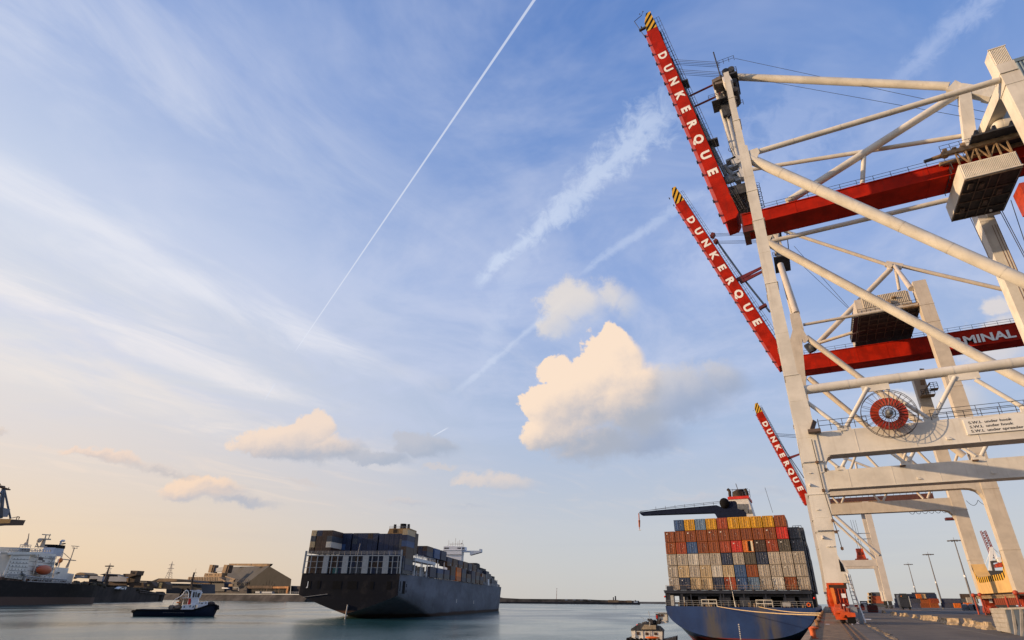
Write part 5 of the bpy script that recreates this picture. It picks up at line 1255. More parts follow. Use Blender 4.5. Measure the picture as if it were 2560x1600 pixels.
# the bow bays: one mass
for key in('navy','brown'):
    mb=MB()
    for bi,(s,tmax,zi,zo) in enumerate(((210,25,30,24),(226,25,29.6,25),(242,24.6,27.5,23),(258,24.2,25.5,22),(276,23,24.5,20),(294,21.5,22.5,19.5),(314,19.5,20.5,18),(334,16,19.5,17))):
        c=0; t=tmax
        while t>tmax-22:
            top=zo if c<2 else zi; z=13.7
            while z+2.8<=top+1.5:
                if (rng.random()<.6)==(key=='navy'): mb.box(t-2.7,t,s,s+13,z,z+2.72)
                z+=2.8
            t-=2.85; c+=1
    lb(mb,'bow_cargo',CM[key],kind='stuff')
# lashing posts along the starboard rail
PW=mat('post_pale_grey',(.42,.43,.44),.5)
mb=MB()
for i in range(19):
    s=22+i*15.6 if i else 10; t=HB-.6 if s<270 else HB*.9-.6-(s-270)*.05
    h=24.5-i*.18 if i!=0 else 23
    mb.box(t-.22,t+.22,s,s+.5,13.4,h if i<14 else 20)
lsplit(mb,'lashing_post',PW)
mb=MB()
for i in range(52):
    s=10+i*5.8; 
    if s<275: mb.box(HB-.5,HB-.1,s,s+.35,13.4,15.9)
    else: mb.box(HB*(1-(s-275)/220)-.6,HB*(1-(s-275)/220)-.2,s,s+.35,13.6,16.2)
mb.rail((HB-.3,5,13.4),(HB-.3,270,13.4),1.3,8,.08,2)
lb(mb,'deck_edge_fitting',PW,kind='stuff')
# stores platform
mb=MB(); mb.box(HB-5,HB+.2,22,62,20.6,22.2); mb.box(HB-4,HB,62,70,14.5,15.0)
for s in(23,34,46,58,61): mb.box(HB-.4,HB,s,s+.5,13.4,20.6)
mb.beam((HB-.2,50,13.4),(HB-.2,60,21),.4,.4); mb.beam((HB-.2,62,15),(HB-.2,58,13.4),.4,.4); lsplit(mb,'stores_platform',mat('platform_white',(.62,.63,.64),.5))
mb=MB(); mb.rail((HB-.2,22,22.2),(HB-.2,62,22.2),1.6,3,.12,2); lb(mb,'platform_handrail',PW,kind='stuff')
mb=MB(); 
for i in range(26): s=rng.uniform(22,66); mb.box(HB-4,HB-2,s,s+rng.uniform(.5,2.4),13.4,13.4+rng.uniform(1,6.8))
lb(mb,'deck_machinery',mat('machinery_grey',(.10,.11,.12),.6,var=.3),kind='stuff')
mb=MB(); mb.pipe((HB-1.0,234,13.6),(HB-1.0,234,17.6),1.3,10); mb.sphere((HB-1.0,234,17.6),1.3,10,6); lsplit(mb,'white_vent',WHITE)
# funnel and bridge
mb=MB(); mb.prism([(-6.4,36),(-4.6,41.6),(8.5,41.6),(8.5,30),(-6.4,30)],(0,60,0),(1,0,0),(0,0,1),(0,14,0)); fn=lb(mb,'funnel_casing',mat('funnel_ochre',(.30,.17,.06),.6,var=.2))
mb=MB(); mb.box(-2.0,.6,59.9,59.98,39.0,41.2)
for i in range(4): mb.box(-1.9,.5,59.82,59.9,39.2+i*.5,39.4+i*.5)
for i,v in enumerate(mb.v): mb.v[i]=Vector((v.x,v.y,v.z-WZ))
mb.build('louvre',MATS['sooty_funnel'],fn,local=True,kind='stuff')
mb=MB(); mb.pipe((-2.2,63,41.5),(-2.2,63,44.3),.8,10); mb.pipe((3.2,63,41.5),(3.2,63,44.6),1.9,16); mb.pipe((6.6,63,41.5),(6.6,63,44.4),.8,10); lsplit(mb,'exhaust_pipe',BLK)
mb=MB(); mb.rail((-4.6,60,41.6),(8.5,60,41.6),1.3,2,.08,2); lb(mb,'funnel_rail',MATS['rail_grey'],kind='stuff')
BW=mat('bridge_white',(.72,.73,.75),.45,var=.04)
mb=MB(); mb.box(-11.6,4.8,215,224,37.5,41.0); mb.box(-11.9,5.0,214.6,224.4,40.9,41.2); mb.box(-11.6,4.8,215,224,41.2,44.0); mb.box(-11.4,-3,217,222,44.0,44.5); mb.box(-11.4,4.6,216,224,13.4,37.5); mb.box(4.8,7.4,216,223,41.0,43.7); lsplit(mb,'bridge_house',BW)
mb=MB(); mb.prism([(4.8,40.6),(21.6,40.6),(21.6,39.4),(12.3,37.0),(11.9,37.0),(11.9,39.6),(4.8,39.6)],(0,216,0),(1,0,0),(0,0,1),(0,6,0)); mb.box(20.0,21.6,216,222,40.6,42.0); lsplit(mb,'bridge_wing',mat('wing_pale_blue',(.52,.58,.66),.45))
mb=MB()
for t0,t1 in((-11.0,-8.9),(-8.7,-6.9),(.8,2.2),(2.5,3.9),(5.1,6.9)): mb.box(t0,t1,214.9,214.98,42.0,43.1)
for i,v in enumerate(mb.v): mb.v[i]=v
lsplit(mb,'bridge_window',GLASS)
mb=MB(); mb.pipe((-7.4,218,46.2),(3.4,218,46.2),.18,5)
for t,h in((-8,49.5),(-6,46.2),(-4.4,48),(-2.0,51.2),(.2,48.5),(1.6,49.6),(3.2,46),(4.4,49.6),(-9,45.4),(5.4,46.4)): mb.pipe((t,218,44),(t,218,h),.14,5)
mb.sphere((3.6,218,46.6),.6,8,5); lsplit(mb,'radar_mast',mat('mast_buff',(.35,.30,.26),.6))
# ------------------------------------------------------------------ a vertical reference plane with its own local frame
class Plane:
    def __init__(s,o,xd):
        s.o=Vector((o[0],o[1],WZ)); s.x=Vector((xd[0],xd[1],0)).normalized(); s.y=Vector((-s.x.y,s.x.x,0)); s.rz=math.atan2(s.x.y,s.x.x)
    def p(s,px,py,y=0.0):
        d=ray(px,py); k=((s.o-CAM).dot(s.y)+y)/d.dot(s.y); v=CAM+d*k-s.o; return (v.dot(s.x),v.z)
    def w(s,x,y,z): return s.o+s.x*x+s.y*y+Vector((0,0,z))
def local_split(mb,name,m,parent,**k):
    old=MB.build
    def nb(s,name,mats,parent=None,kind=None,**kk): return old(s,name,mats,parent,kind=kind,local=True)
    MB.build=nb
    try: r=build_split(mb,name,m,parent,**k)
    finally: MB.build=old
    return r
# ------------------------------------------------------------------ harbour tug
pT=Plane(at(335,1541,Z=WZ),(at(535,1541,Z=WZ)-at(335,1541,Z=WZ)))
TG=thing('tugboat','navy and white harbour tug with two black funnels, left of the large container ship','tugboat',tuple(pT.o),rz=pT.rz)
t=lambda x,y,d=0.0: pT.p(x,y,d)
o_=lambda x,y:(320+x/10.083,1430+y/10.083)      # positions read off an enlargement
def T2(x,y,d=0.0): return t(*o_(x,y),d)
NT=mat('tug_navy',(.012,.018,.040),.35,var=.2)
TWm=mat('tug_white',(.62,.64,.68),.45,var=.08)
sheer=[T2(*q) for q in((150,985),(260,930),(450,935),(880,938),(1300,940),(1650,940),(1850,885),(2000,830),(2180,800),(2290,850))]
keel=[T2(*q) for q in((160,1100),(300,1110),(600,1115),(1000,1118),(1400,1118),(1700,1118),(1850,1118),(2000,1115),(2140,1110),(2165,1098))]
hwid=[3.6,5.0,5.6,5.8,5.8,5.6,5.2,4.4,2.8,.6]
secs=[]
for (a,b,w) in zip(sheer,keel,hwid):
    N=8; sec=[]
    for i in range(N+1): f=i/N; sec.append((a[0]+(b[0]-a[0])*(1-f) ,-w*f**.35, b[1]-1.2+(a[1]-b[1]+1.2)*f) )
    sec=[(a[0]*f+b[0]*(1-f),-w*(f**.35),(b[1]-1.2)+(a[1]-b[1]+1.2)*f) for f in [1-i/N for i in range(N+1)]]+[(a[0]*f+b[0]*(1-f),w*(f**.35),(b[1]-1.2)+(a[1]-b[1]+1.2)*f) for f in [i/N for i in range(1,N+1)]]
    secs.append(sec)
mb=MB(); mb.loft(secs); mb.face(secs[0]); mb.build('hull',NT,TG,local=True)
mb=MB(); mb.loft([[(s_[0][0],s_[0][1]*.98,s_[0][2]-.5),(s_[-1][0],s_[-1][1]*.98,s_[-1][2]-.5)] for s_ in secs],smooth=False); mb.build('deck',DARKM,TG,local=True)
mb=MB()
for a,b in zip(secs[:-1],secs[1:]): mb.pipe(Vector(a[0])-Vector((0,.1,.5)),Vector(b[0])-Vector((0,.1,.5)),.32,6,caps=False)
for s_ in(0,): mb.pipe(secs[0][0],secs[0][-1],.6,8)
for k_ in(0,.5,1.0): v=T2(2270,860+k_*70); mb.pipe((v[0]-.6,-2.4,v[1]),(v[0]+.2,0,v[1]),.42,8); mb.pipe((v[0]+.2,0,v[1]),(v[0]-.6,2.4,v[1]),.42,8)
mb.build('rubber_fender',BLK,TG,local=True,kind='stuff')
mb=MB(); 
for i in range(9): v=T2(895+i*62,1024,-5.6); mb.box(v[0],v[0]+.32,-6.02,-5.98,v[1]-.06,v[1]+.06)
mb.build('draught_mark',MARK,TG,local=True,kind='stuff')
def TR(x0,y0,x1,y1,d0,d1,m,name,sk=0.0,split=True):
    a=T2(x0,y1,d0);b=T2(x1,y0,d0); mb=MB()
    h=b[1]-a[1]; lean=h*.17*0
    mb.box(a[0],b[0],d0,d1,a[1],b[1]); return mb.build(name,m,TG,local=True)
TR(1345,830,1690,945,-4.2,4.2,TWm,'deckhouse')
v=[T2(*q,-3.6) for q in((1745,905),(1770,770),(1980,740),(2010,800),(2000,840),(1900,860))]
mb=MB(); mb.prism(v,(0,-3.6,0),(1,0,0),(0,0,1),(0,7.2,0)); mb.build('foredeck_house',TWm,TG,local=True)
mb=MB()
for q in((1780,790),(1840,800),(1940,790)): a=T2(*q,-3.6); mb.box(a[0],a[0]+.8,-3.66,-3.61,a[1],a[1]+.35)
for q in((1400,905),(1545,890),(1625,900)): a=T2(*q,-4.2); mb.box(a[0],a[0]+.45,-4.27,-4.21,a[1],a[1]+.9)
local_split(mb,'porthole',GLASS,TG)
v=[T2(*q,-2.6) for q in((1590,830),(1590,660),(1770,655),(1760,830))]
mb=MB(); mb.prism(v,(0,-2.6,0),(1,0,0),(0,0,1),(0,5.2,0)); mb.build('tower_base',TWm,TG,local=True)
v=[T2(*q,-2.8) for q in((1575,660),(1610,470),(1780,450),(1860,510),(1790,660))]
mb=MB(); mb.prism(v,(0,-2.8,0),(1,0,0),(0,0,1),(0,5.6,0)); wh=mb.build('wheelhouse',TWm,TG,local=True)
mb=MB()
for q in(((1620,640),(1645,505),(1690,500),(1672,640)),((1690,640),(1706,505),(1735,500),(1728,640)),((1745,640),(1752,540),(1830,520),(1790,640))):
    v=[T2(*z,-2.85) for z in q]; mb.prism(v,(0,-2.86,0),(1,0,0),(0,0,1),(0,.05,0))
local_split(mb,'window',GLASS,wh)
mb=MB(); a=T2(1560,470,-2.9);b=T2(1800,440,-2.9); mb.box(a[0],b[0]+.8,-3,3,a[1],a[1]+.25); local_split(mb,'wheelhouse_roof',TWm,TG)
mb=MB(); a=T2(1500,820,-2.2);b=T2(1590,670,-2.2); mb.box(a[0],b[0],-2.3,2.3,a[1],b[1]); mb.build('red_panel',MATS['signal_red'],TG,local=True)
mb=MB(); a=T2(1380,820,-2.0);b=T2(1500,660,-2.0); mb.box(a[0],b[0],-2.1,2.1,a[1],b[1]); mb.build('tan_casing',MATS['tarnished_tan_steel'],TG,local=True)
mb=MB(); a=T2(1270,790,-2.0);b=T2(1370,690,-2.0); mb.box(a[0],b[0],-1.6,1.6,a[1]-1,b[1]); mb.build('winch_housing',MATS['tarnished_tan_steel'],TG,local=True)
for (pts,dd) in((((1270,690),(1330,540),(1385,480),(1375,420)),1.8),(((1545,660),(1560,520),(1520,440),(1490,415)),-1.8)):
    mb=MB(); mb.path([Vector((T2(*q,dd)[0],dd,T2(*q,dd)[1])) for q in pts],.42,8); mb.build('funnel',BLK,TG,local=True)
mb=MB(); 
arc=[(1175,700),(1280,640),(1380,570),(1420,500),(1480,455),(1520,490),(1535,560),(1520,650)]
for dd in(-2.3,2.3): mb.path([Vector((T2(*q,dd)[0],dd,T2(*q,dd)[1])) for q in arc],.22,6); mb.path([Vector((T2(*q,dd)[0],dd,T2(*q,dd)[1])) for q in((1175,700),(1130,790),(1110,830))],.18,6)
mb.path([Vector((T2(*q,-2.3)[0],-2.3,T2(*q,-2.3)[1])) for q in((1400,580),(1530,580))],.08,5); mb.path([Vector((T2(*q,-2.3)[0],-2.3,T2(*q,-2.3)[1])) for q in((1460,460),(1465,655))],.08,5); mb.path([Vector((T2(*q,-2.3)[0],-2.3,T2(*q,-2.3)[1])) for q in((1370,655),(1590,655))],.12,5)
mb.build('towing_arch',WHITE,TG,local=True)
a=T2(1060,945,-3.2);b=T2(1330,835,-3.2)
mb=MB(); mb.pipe((a[0],-3.4,(a[1]+b[1])/2),(a[0],3.4,(a[1]+b[1])/2),(b[1]-a[1])/2,14); mb.sphere(((a[0]+b[0])/2+.5,0,(a[1]+b[1])/2),1.4,12,8,(1.5,2,.9)); local_split(mb,'towing_winch',mat('tarpaulin_grey',(.16,.13,.11),.9,var=.4,scale=1),TG)
mb=MB(); a=T2(1225,790,-2.4);b=T2(1320,750,-2.4); mb.sphere(((a[0]+b[0])/2,-2.4,(a[1]+b[1])/2),1.0,10,6,(1,.6,.4)); mb.build('workboat',mat('boat_orange',(.70,.22,.05),.5),TG,local=True)
mb=MB(); a=T2(2090,800,0);mb.sphere((a[0],0,a[1]),1.4,12,8,(1.4,2.2,.8)); mb.build('bow_fender_net',mat('net_brown',(.07,.05,.04),.95,var=.4,scale=2),TG,local=True)
mb=MB(); b0=T2(1590,450);b1=T2(1690,20);b2=T2(1700,-30)
mb.pipe((b0[0],0,b0[1]),(b1[0]-.4,0,b1[1]+.2),.34,6); mb.pipe((b0[0]-.8,-.5,b0[1]),(b1[0]-.6,-.0,b1[1]),.2,5); mb.pipe((b1[0],0,b1[1]-1),(b1[0],0,b1[1]+2.0),.06,4)
for f in(.35,.6,.85): x=b0[0]+(b1[0]-b0[0])*f; z=b0[1]+(b1[1]-b0[1])*f; mb.pipe((x-.9,-.6,z),(x+.9,.6,z),.07,4)
mb.pipe((b1[0]-.8,-1,b1[1]),(b1[0]+.8,1,b1[1]),.09,4); mb.build('mast',mat('mast_brown',(.06,.04,.03),.7),TG,local=True,kind='stuff')
lettering('LE BOEUF',.85,Vector(pT.w(T2(1430,985,-5.75)[0],-5.95,T2(1430,985,-5.75)[1]))-Vector((0,0,0)),pT.x,(0,0,1),TG,MARK,bold=.01,depth=.01) if False else None
# ------------------------------------------------------------------ tanker at the left, stern half in view
pK=Plane(at(213,1508.5,Z=WZ),at(213,1508.5,Z=WZ)-at(0,1512,Z=WZ))
TK=thing('tanker','dark hulled tanker with white superstructure and orange lifeboat at the left edge','tanker',tuple(pK.o),rz=pK.rz)
k_=lambda x,y:(x/4.446,1200+y/4.446)
def K(x,y,d=0.0): return pK.p(*k_(x,y),d)
KH=hullmat('tanker_hull_paint',(.012,.010,.010),(.10,.06,.045),0.6)
a0=K(950,1300);a1=K(950,1165);bt=K(950,1375)
zt=K(200,1115)[1]; zt2=K(900,1170)[1]
def kk(x,w,top): return [(x,-w,top),(x,-w,-3),(x,0,-8),(x,w,-3),(x,w,top)]
mb=MB(); mb.loft([[(0,-9,zt2),(0,-7,1),(0,0,-3),(0,7,1),(0,9,zt2)],kk(-14,14,zt2),kk(-34,17,zt2),kk(-300,17,zt2+.5),kk(-420,17,zt2+.5)],smooth=False); mb.build('hull',KH,TK,local=True)
mb=MB(); mb.box(-300,-16,-15.5,15.5,zt2-.3,zt2-.05); mb.build('deck',DARKM,TK,local=True)
KW=mat('tanker_white',(.74,.70,.62),.5,var=.06,scale=.1)
def KP(name,pts,d0,dep,m,parent=TK):
    mb=MB(); mb.prism([K(*q,d0) for q in pts],(0,d0,0),(1,0,0),(0,0,1),(0,dep,0)); return mb.build(name,m,parent,local=True)
KP('accommodation',[(70,1075),(150,815),(210,800),(345,800),(270,1110),(60,1085)],-14,24,KW)
KP('accommodation',[(262,1120),(350,800),(625,825),(575,1100),(580,1150),(262,1150)],-10,20,KW)
KP('bridge',[(205,800),(208,750),(335,757),(330,800)],-13,24,KW)
KP('bridge_wing',[(85,830),(88,803),(160,800),(465,800),(460,828)],-15,6,KW)
KP('poop_house',[(580,1130),(630,970),(765,980),(750,1035),(825,1045),(795,1150),(740,1160)],-9,18,KW)
KP('funnel_casing',[(578,840),(635,720),(725,728),(690,850)],-6,12,mat('casing_pale_blue',(.42,.47,.54),.5,var=.06)); KP('funnel_band',[(622,755),(636,718),(727,728),(722,764)],-6.3,12.6,BLK)
mb=MB()
def K3(x,y,d): v=K(x,y,d); return Vector((v[0],d,v[1]))
mb.path([K3(665,720,-2),K3(675,690,-2),K3(690,675,-2),K3(712,676,-2)],1.3,8); mb.build('exhaust_pipe',mat('steel_bright',(.45,.47,.5),.35,metal=.5),TK,local=True)
mb=MB(); mb.beam(K3(690,712,0),K3(720,706,0),2,1.2); mb.build('funnel_top',BLK,TK,local=True)
mb=MB()
for q in((222,775),(245,776),(268,778),(291,780),(314,782)): a=K(*q,-13); mb.box(a[0],a[0]+3.4,-13.25,-13.1,a[1]-1.2,a[1]+1.3)
local_split(mb,'bridge_window',GLASS,TK)
mb=MB()
for r_ in range(5):
    for c_ in range(6):
        x=118+c_*36-r_*9; y=880+r_*38+c_*2
        a=K(x,y,-14); mb.box(a[0],a[0]+.9,-14.15,-14.05,a[1],a[1]+1.1)
for r_ in range(4):
    for c_ in range(4): a=K(400+c_*50-r_*9,858+r_*52,-10); mb.box(a[0],a[0]+.9,-10.15,-10.05,a[1],a[1]+1.1)
local_split(mb,'porthole',GLASS,TK)
mb=MB(); mb.path([K3(130,835,-15),K3(40,1060,-15)],.9,6); mb.path([K3(440,800,-12),K3(370,1040,-12)],.7,6); mb.path([K3(700,800,-9),K3(650,960,-9),K3(590,1050,-9)],.9,6); mb.path([K3(650,880,-9.5),K3(590,1060,-9.5)],.8,6); local_split(mb,'support_post',KW,TK)
mb=MB(); a=K3(490,1000,-16); mb.sphere(a,8.2,16,10,(1.9,.5,.62)); mb.build('lifeboat',mat('lifeboat_orange',(.50,.10,.03),.5,var=.15),TK,local=True)
mb=MB(); mb.path([K3(430,950,-13),K3(580,955,-13)],.5,5); mb.path([K3(250,1050,-15),K3(300,1072,-15),K3(740,1110,-15)],.9,6); mb.path([K3(440,1065,-15),K3(430,1120,-15)],.7,6); mb.path([K3(500,1070,-15),K3(485,1125,-15)],.7,6); mb.path([K3(300,1130,-15),K3(760,1145,-15)],.6,5); mb.path([K3(280,1050,-16),K3(250,1040,-16),K3(240,1020,-16)],.8,5); mb.path([K3(350,1090,-15),K3(330,1150,-15)],.8,5); mb.path([K3(270,1075,-15),K3(258,1150,-15)],1.6,6); local_split(mb,'deck_pipe',mat('pipe_pale',(.38,.37,.36),.5),TK)
mb=MB(); mb.pipe(K3(300,740,0),K3(322,595,0),.7,5,r2=.4); mb.path([K3(275,735,0),K3(315,640,0)],.4,4); mb.sphere(K3(283,712,0),1.8,8,6,(1,1,1)); local_split(mb,'mast',mat('mast_pale_tan',(.42,.35,.27),.6),TK)
mb=MB(); mb.pipe(K3(460,750,0),K3(490,665,0),2.6,10,r2=1.8); mb.beam(K3(465,655,0),K3(545,660,0),4,1.4); mb.path([K3(500,655,0),K3(512,610,0)],.6,5); mb.path([K3(470,605,0),K3(562,612,0)],.5,4); mb.path([K3(535,660,0),K3(560,600,0)],.4,4); mb.path([K3(385,750,0),K3(440,660,0)],.4,4); mb.sphere(K3(438,672,0),2.4,10,8); mb.path([K3(400,740,0),K3(520,740,0)],.5,4); mb.path([K3(410,700,0),K3(425,750,0)],.7,4); local_split(mb,'radar_mast',MATS['mast_pale_tan'],TK)
mb=MB(); mb.path([K3(752,975,0),K3(828,750,0)],.6,5); mb.beam(K3(805,733,0),K3(868,738,0),3,.6); mb.beam(K3(810,757,0),K3(855,760,0),2,.5); mb.path([K3(810,735,0),K3(815,757,0)],.3,4); mb.path([K3(860,735,0),K3(852,760,0)],.3,4); mb.beam(K3(690,880,0),K3(832,895,0),3,.9); mb.path([K3(740,975,0),K3(775,890,0)],1.0,6); mb.path([K3(712,815,0),K3(790,885,0)],.4,4); mb.path([K3(728,970,0),K3(760,915,0)],.5,4); local_split(mb,'aft_mast',MATS['mast_pale_tan'],TK)
mb=MB(); mb.sphere(K3(672,895,-10),2.6,8,6,(1,1,1.1)); mb.build('orange_buoy_rack',MATS['boat_orange'],TK,local=True)
mb=MB()
for i in range(8): mb.path([K3(0+i*12,1050-i*3,0),K3(14+i*12,930+i*2,0)],.5,4)
for y in(930,985,1040): mb.path([K3(-60,y+15,0),K3(90,y-15,0)],.8,4)
mb.build('loading_manifold',mat('brown_lattice',(.10,.06,.04),.8),TK,local=True,kind='stuff')
mb=MB()
for r_ in range(6):
    a=K3(150-r_*11+4,842+r_*40,-14.3); b=K3(338-r_*11,838+r_*44,-14.3); mb.beam(a,b,.3,.35)
for r_ in range(5):
    a=K3(345-r_*12,850+r_*52,-10.3); b=K3(610-r_*10,880+r_*52,-10.3); mb.beam(a,b,.3,.35)
local_split(mb,'deck_edge',mat('tanker_shadow_grey',(.24,.24,.26),.6),TK)
mb=MB()
for r_ in range(4):
    y=880+r_*62; mb.beam(K3(590-r_*10,y,-11.5),K3(560-r_*10,y+52,-11.5),1.0,.5); mb.rail(K3(545-r_*10,y,-11.4),K3(620-r_*10,y+4,-11.4),3,4,.25,2)
mb.rail(K3(90,803,-15),K3(460,800,-15),3.2,5,.28,2); mb.rail(K3(215,752,-12),K3(335,757,-12),3,5,.28,2); mb.rail(K3(0,1080,-15.4),K3(780,1160,-15.4),3,8,.28,2)
for x in range(360,560,28): mb.path([K3(x,800,-6),K3(x+6,770+((x*7)%23),-6)],.6,4)
mb.build('ladder_and_rail',mat('rail_pale',(.40,.38,.36),.6),TK,local=True,kind='stuff')
mb=MB()
rr=random.Random(4)
for i in range(46):
    x=rr.uniform(0,780); y=1095+x*.07-rr.uniform(0,26); v=K3(x,y,-13); w=rr.uniform(1,4); mb.box(v.x-w,v.x+w,-13,-10,v.z-4,v.z)
mb.build('deck_machinery',mat('rust_brown_machinery',(.14,.085,.06),.8,var=.5,scale=.4),TK,local=True,kind='stuff')
mb=MB()
for q in((425,885,60,24),(610,950,40,30),(635,1040,30,16),(470,905,26,12)): a=K(q[0],q[1],-10.4); b=K(q[0]+q[2],q[1]-q[3],-10.4); mb.box(a[0],b[0],-10.5,-10.4,a[1],b[1])
local_split(mb,'recess',mat('tanker_recess',(.10,.08,.07),.8),TK)
# crane tip far left, on the wharf behind the tanker
pC=Plane(at(60,1508,Z=WZ),pK.x); cr=thing('dock_crane','dark dockside crane with ochre jib end at the left edge above the tanker','dock crane',tuple(pC.o),rz=pC.rz)
def C3(x,y,d=0): v=pC.p(*k_(x,y),d); return Vector((v[0],d,v[1]))
BS=mat('blue_steel',(.12,.15,.20),.5,var=.2)
mb=MB(); mb.prism([(C3(-260,420).x,C3(-260,440).z),(C3(0,430).x,C3(0,430).z),(C3(232,445).x,C3(232,445).z),(C3(205,500).x,C3(205,503).z),(C3(0,500).x,C3(0,505).z),(C3(-260,520).x,C3(-260,530).z)],(0,-5,0),(1,0,0),(0,0,1),(0,10,0)); mb.build('jib_end',mat('jib_dark_brown',(.05,.03,.02),.7),cr,local=True)
mb=MB(); mb.prism([(C3(-200,435,-5).x,C3(-200,435,-5).z),(C3(118,432,-5).x,C3(118,432,-5).z),(C3(105,478,-5).x,C3(105,478,-5).z),(C3(-200,492,-5).x,C3(-200,492,-5).z)],(0,-5.4,0),(1,0,0),(0,0,1),(0,.3,0)); mb.build('ochre_panel',mat('ochre_paint',(.55,.27,.05),.5),cr,local=True)
mb=MB(); mb.path([C3(10,420),C3(38,100)],2.0,6); mb.path([C3(50,110),C3(115,425)],1.1,6); mb.path([C3(0,420),C3(40,110)],1.0,5); mb.path([C3(-60,420),C3(30,110)],1.0,5); mb.path([C3(5,150),C3(40,100)],1.4,5); local_split(mb,'mast_leg',BS,cr)
mb=MB(); mb.prism([tuple(C3(*q))[0::2] for q in((0,410),(0,305),(82,325),(50,410))],(0,-3,0),(1,0,0),(0,0,1),(0,6,0)); mb.build('counter_box',BS,cr,local=True)
mb=MB(); mb.beam(C3(0,75),C3(95,108),4,1.2); mb.path([C3(0,70),C3(50,75)],1.0,5); mb.path([C3(90,105),C3(100,80)],.4,4); mb.path([C3(0,40),C3(10,60)],.5,4); mb.path([C3(180,440),C3(192,408),C3(218,412),C3(205,438)],.5,4); mb.path([C3(120,425),C3(190,410)],.4,4); local_split(mb,'mast_head',mat('rust_brown_steel',(.14,.08,.05),.8,var=.3),cr)
mb=MB(); mb.path([C3(-160,1400),C3(-150,440)],3,8); mb.path([C3(-40,1400),C3(-120,480)],2,8); local_split(mb,'portal_leg',BS,cr)
# ------------------------------------------------------------------ far shore: dock wall behind the tanker
pD=Plane(pK.w(0,48,0),pK.x)
ef=lambda x,y:(180+x/8.643,1380+y/8.643)
def Dp(x,y,d=0.0): return pD.p(*ef(x,y),d)
WALL=mat('dock_wall_dark',(.035,.026,.022),.9,var=.4,scale=.05,streaks=.3,rustcol=(.07,.04,.025))
x1=Dp(1900,900)[0]; zt=Dp(1000,800)[1]
mb=MB(); mb.box(-500,x1,0,300,-8,zt-9.0); ob=None
mb2=MB(); mb2.prism([(-500,-8),(x1,-8),(x1,Dp(1900,890)[1]),(Dp(1450,800)[0],Dp(1450,800)[1]),(Dp(1130,700)[0],Dp(1130,715)[1]),(Dp(950,760)[0],Dp(950,760)[1]),(Dp(700,745)[0],Dp(700,745)[1]),(-500,Dp(0,730)[1])],(0,0,0),(1,0,0),(0,0,1),(0,260,0))
for i,v in enumerate(mb2.v): mb2.v[i]=pD.w(v.x,v.y,v.z)
mb2.build('dock_quay',WALL,kind='structure',loc=tuple(pD.o))
jt=thing('dolphin','dark mooring dolphin with walkway at the end of the far dock wall','dolphin',tuple(pD.o),rz=pD.rz)
mb=MB(); a=Dp(1910,1100);b=Dp(2010,880); mb.prism([(a[0],-8),(b[0]-3,-8),(b[0]+4,b[1]),(a[0]-2,b[1]+2)],(0,0,0),(1,0,0),(0,0,1),(0,14,0)); mb.build('pile_block',WALL,jt,local=True)
mb=MB(); p0=Dp(1450,825);p1=Dp(2030,905); q0=Dp(1450,870); q1=Dp(2000,885+20)
mb.pipe((p0[0],-1,p0[1]),(p1[0],-1,p1[1]-1),.8,5); mb.pipe((q0[0],-1,q0[1]),(q1[0],-1,q1[1]-2),.8,5)
for i in range(12):
    f=i/12;g2=(i+.5)/12; mb.pipe((p0[0]+(p1[0]-p0[0])*f,-1,p0[1]+(p1[1]-p0[1])*f),(q0[0]+(q1[0]-q0[0])*g2,-1,q0[1]+(q1[1]-q0[1])*g2),.5,4)
mb.build('walkway_truss',mat('walkway_brown',(.10,.075,.06),.8),jt,local=True,kind='stuff')
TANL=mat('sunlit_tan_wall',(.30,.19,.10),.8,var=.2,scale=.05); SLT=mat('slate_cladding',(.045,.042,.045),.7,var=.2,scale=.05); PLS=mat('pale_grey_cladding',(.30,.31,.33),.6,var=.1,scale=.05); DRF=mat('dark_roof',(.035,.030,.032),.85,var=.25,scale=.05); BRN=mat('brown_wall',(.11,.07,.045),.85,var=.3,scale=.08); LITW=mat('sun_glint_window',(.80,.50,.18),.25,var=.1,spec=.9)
# yard buildings behind the dock wall
pY=Plane(pD.w(0,110,0),(.97,.24,0))
def Y_(x,y,d=0.0): return pY.p(*ef(x,y),d)
def bldg(name,label,cat,parts,group=None,plane=pY,fn=None):
    fn=fn or Y_
    a=fn(*parts[0][1][0]); T=thing(name,label,cat,tuple(plane.w(a[0],0,0)),group,rz=plane.rz); off=a[0]
    for nm,pts,d0,dep,m in parts:
        mb=MB(); mb.prism([(fn(*q,d0)[0]-off,fn(*q,d0)[1]) for q in pts],(0,d0,0),(1,0,0),(0,0,1),(0,dep*(.3 if plane is pY else .55),0)); mb.build(nm,m,T,local=True)
    return T
bldg('storage_shed','pale shed with curved roof right of the tanker stern','shed',[('wall',[(60,560),(60,490),(285,490),(250,560)],0,60,PLS),('roof',[(60,492),(110,455),(180,440),(250,458),(288,480),(285,494)],-1,62,TANL),('lean_to',[(240,560),(290,505),(385,510),(360,575)],5,50,TANL)],'sheds behind the dock wall')
bldg('storage_shed','long low shed with pale blue grey roof behind the dock wall','shed',[('roof',[(370,575),(395,515),(670,525),(640,635),(540,625),(550,585)],0,40,PLS),('wall',[(360,650),(370,578),(545,585),(540,650)],4,60,SLT)],'sheds behind the dock wall')
bldg('storage_shed','tall tan gabled shed behind the pale roofs','shed',[('wall',[(640,650),(680,490),(812,495),(775,650)],6,60,BRN),('roof',[(585,492),(700,465),(760,468),(815,496),(690,500)],4,64,DRF)],'sheds behind the dock wall')
bldg('storage_shed','shed with pale grey roof left of the control tower','shed',[('roof',[(780,635),(815,530),(985,530),(990,500),(1060,490),(1110,495),(1190,560),(1180,640)],0,60,PLS),('wall',[(780,720),(790,634),(1190,638),(1180,720)],2,60,BRN)],'sheds behind the dock wall')
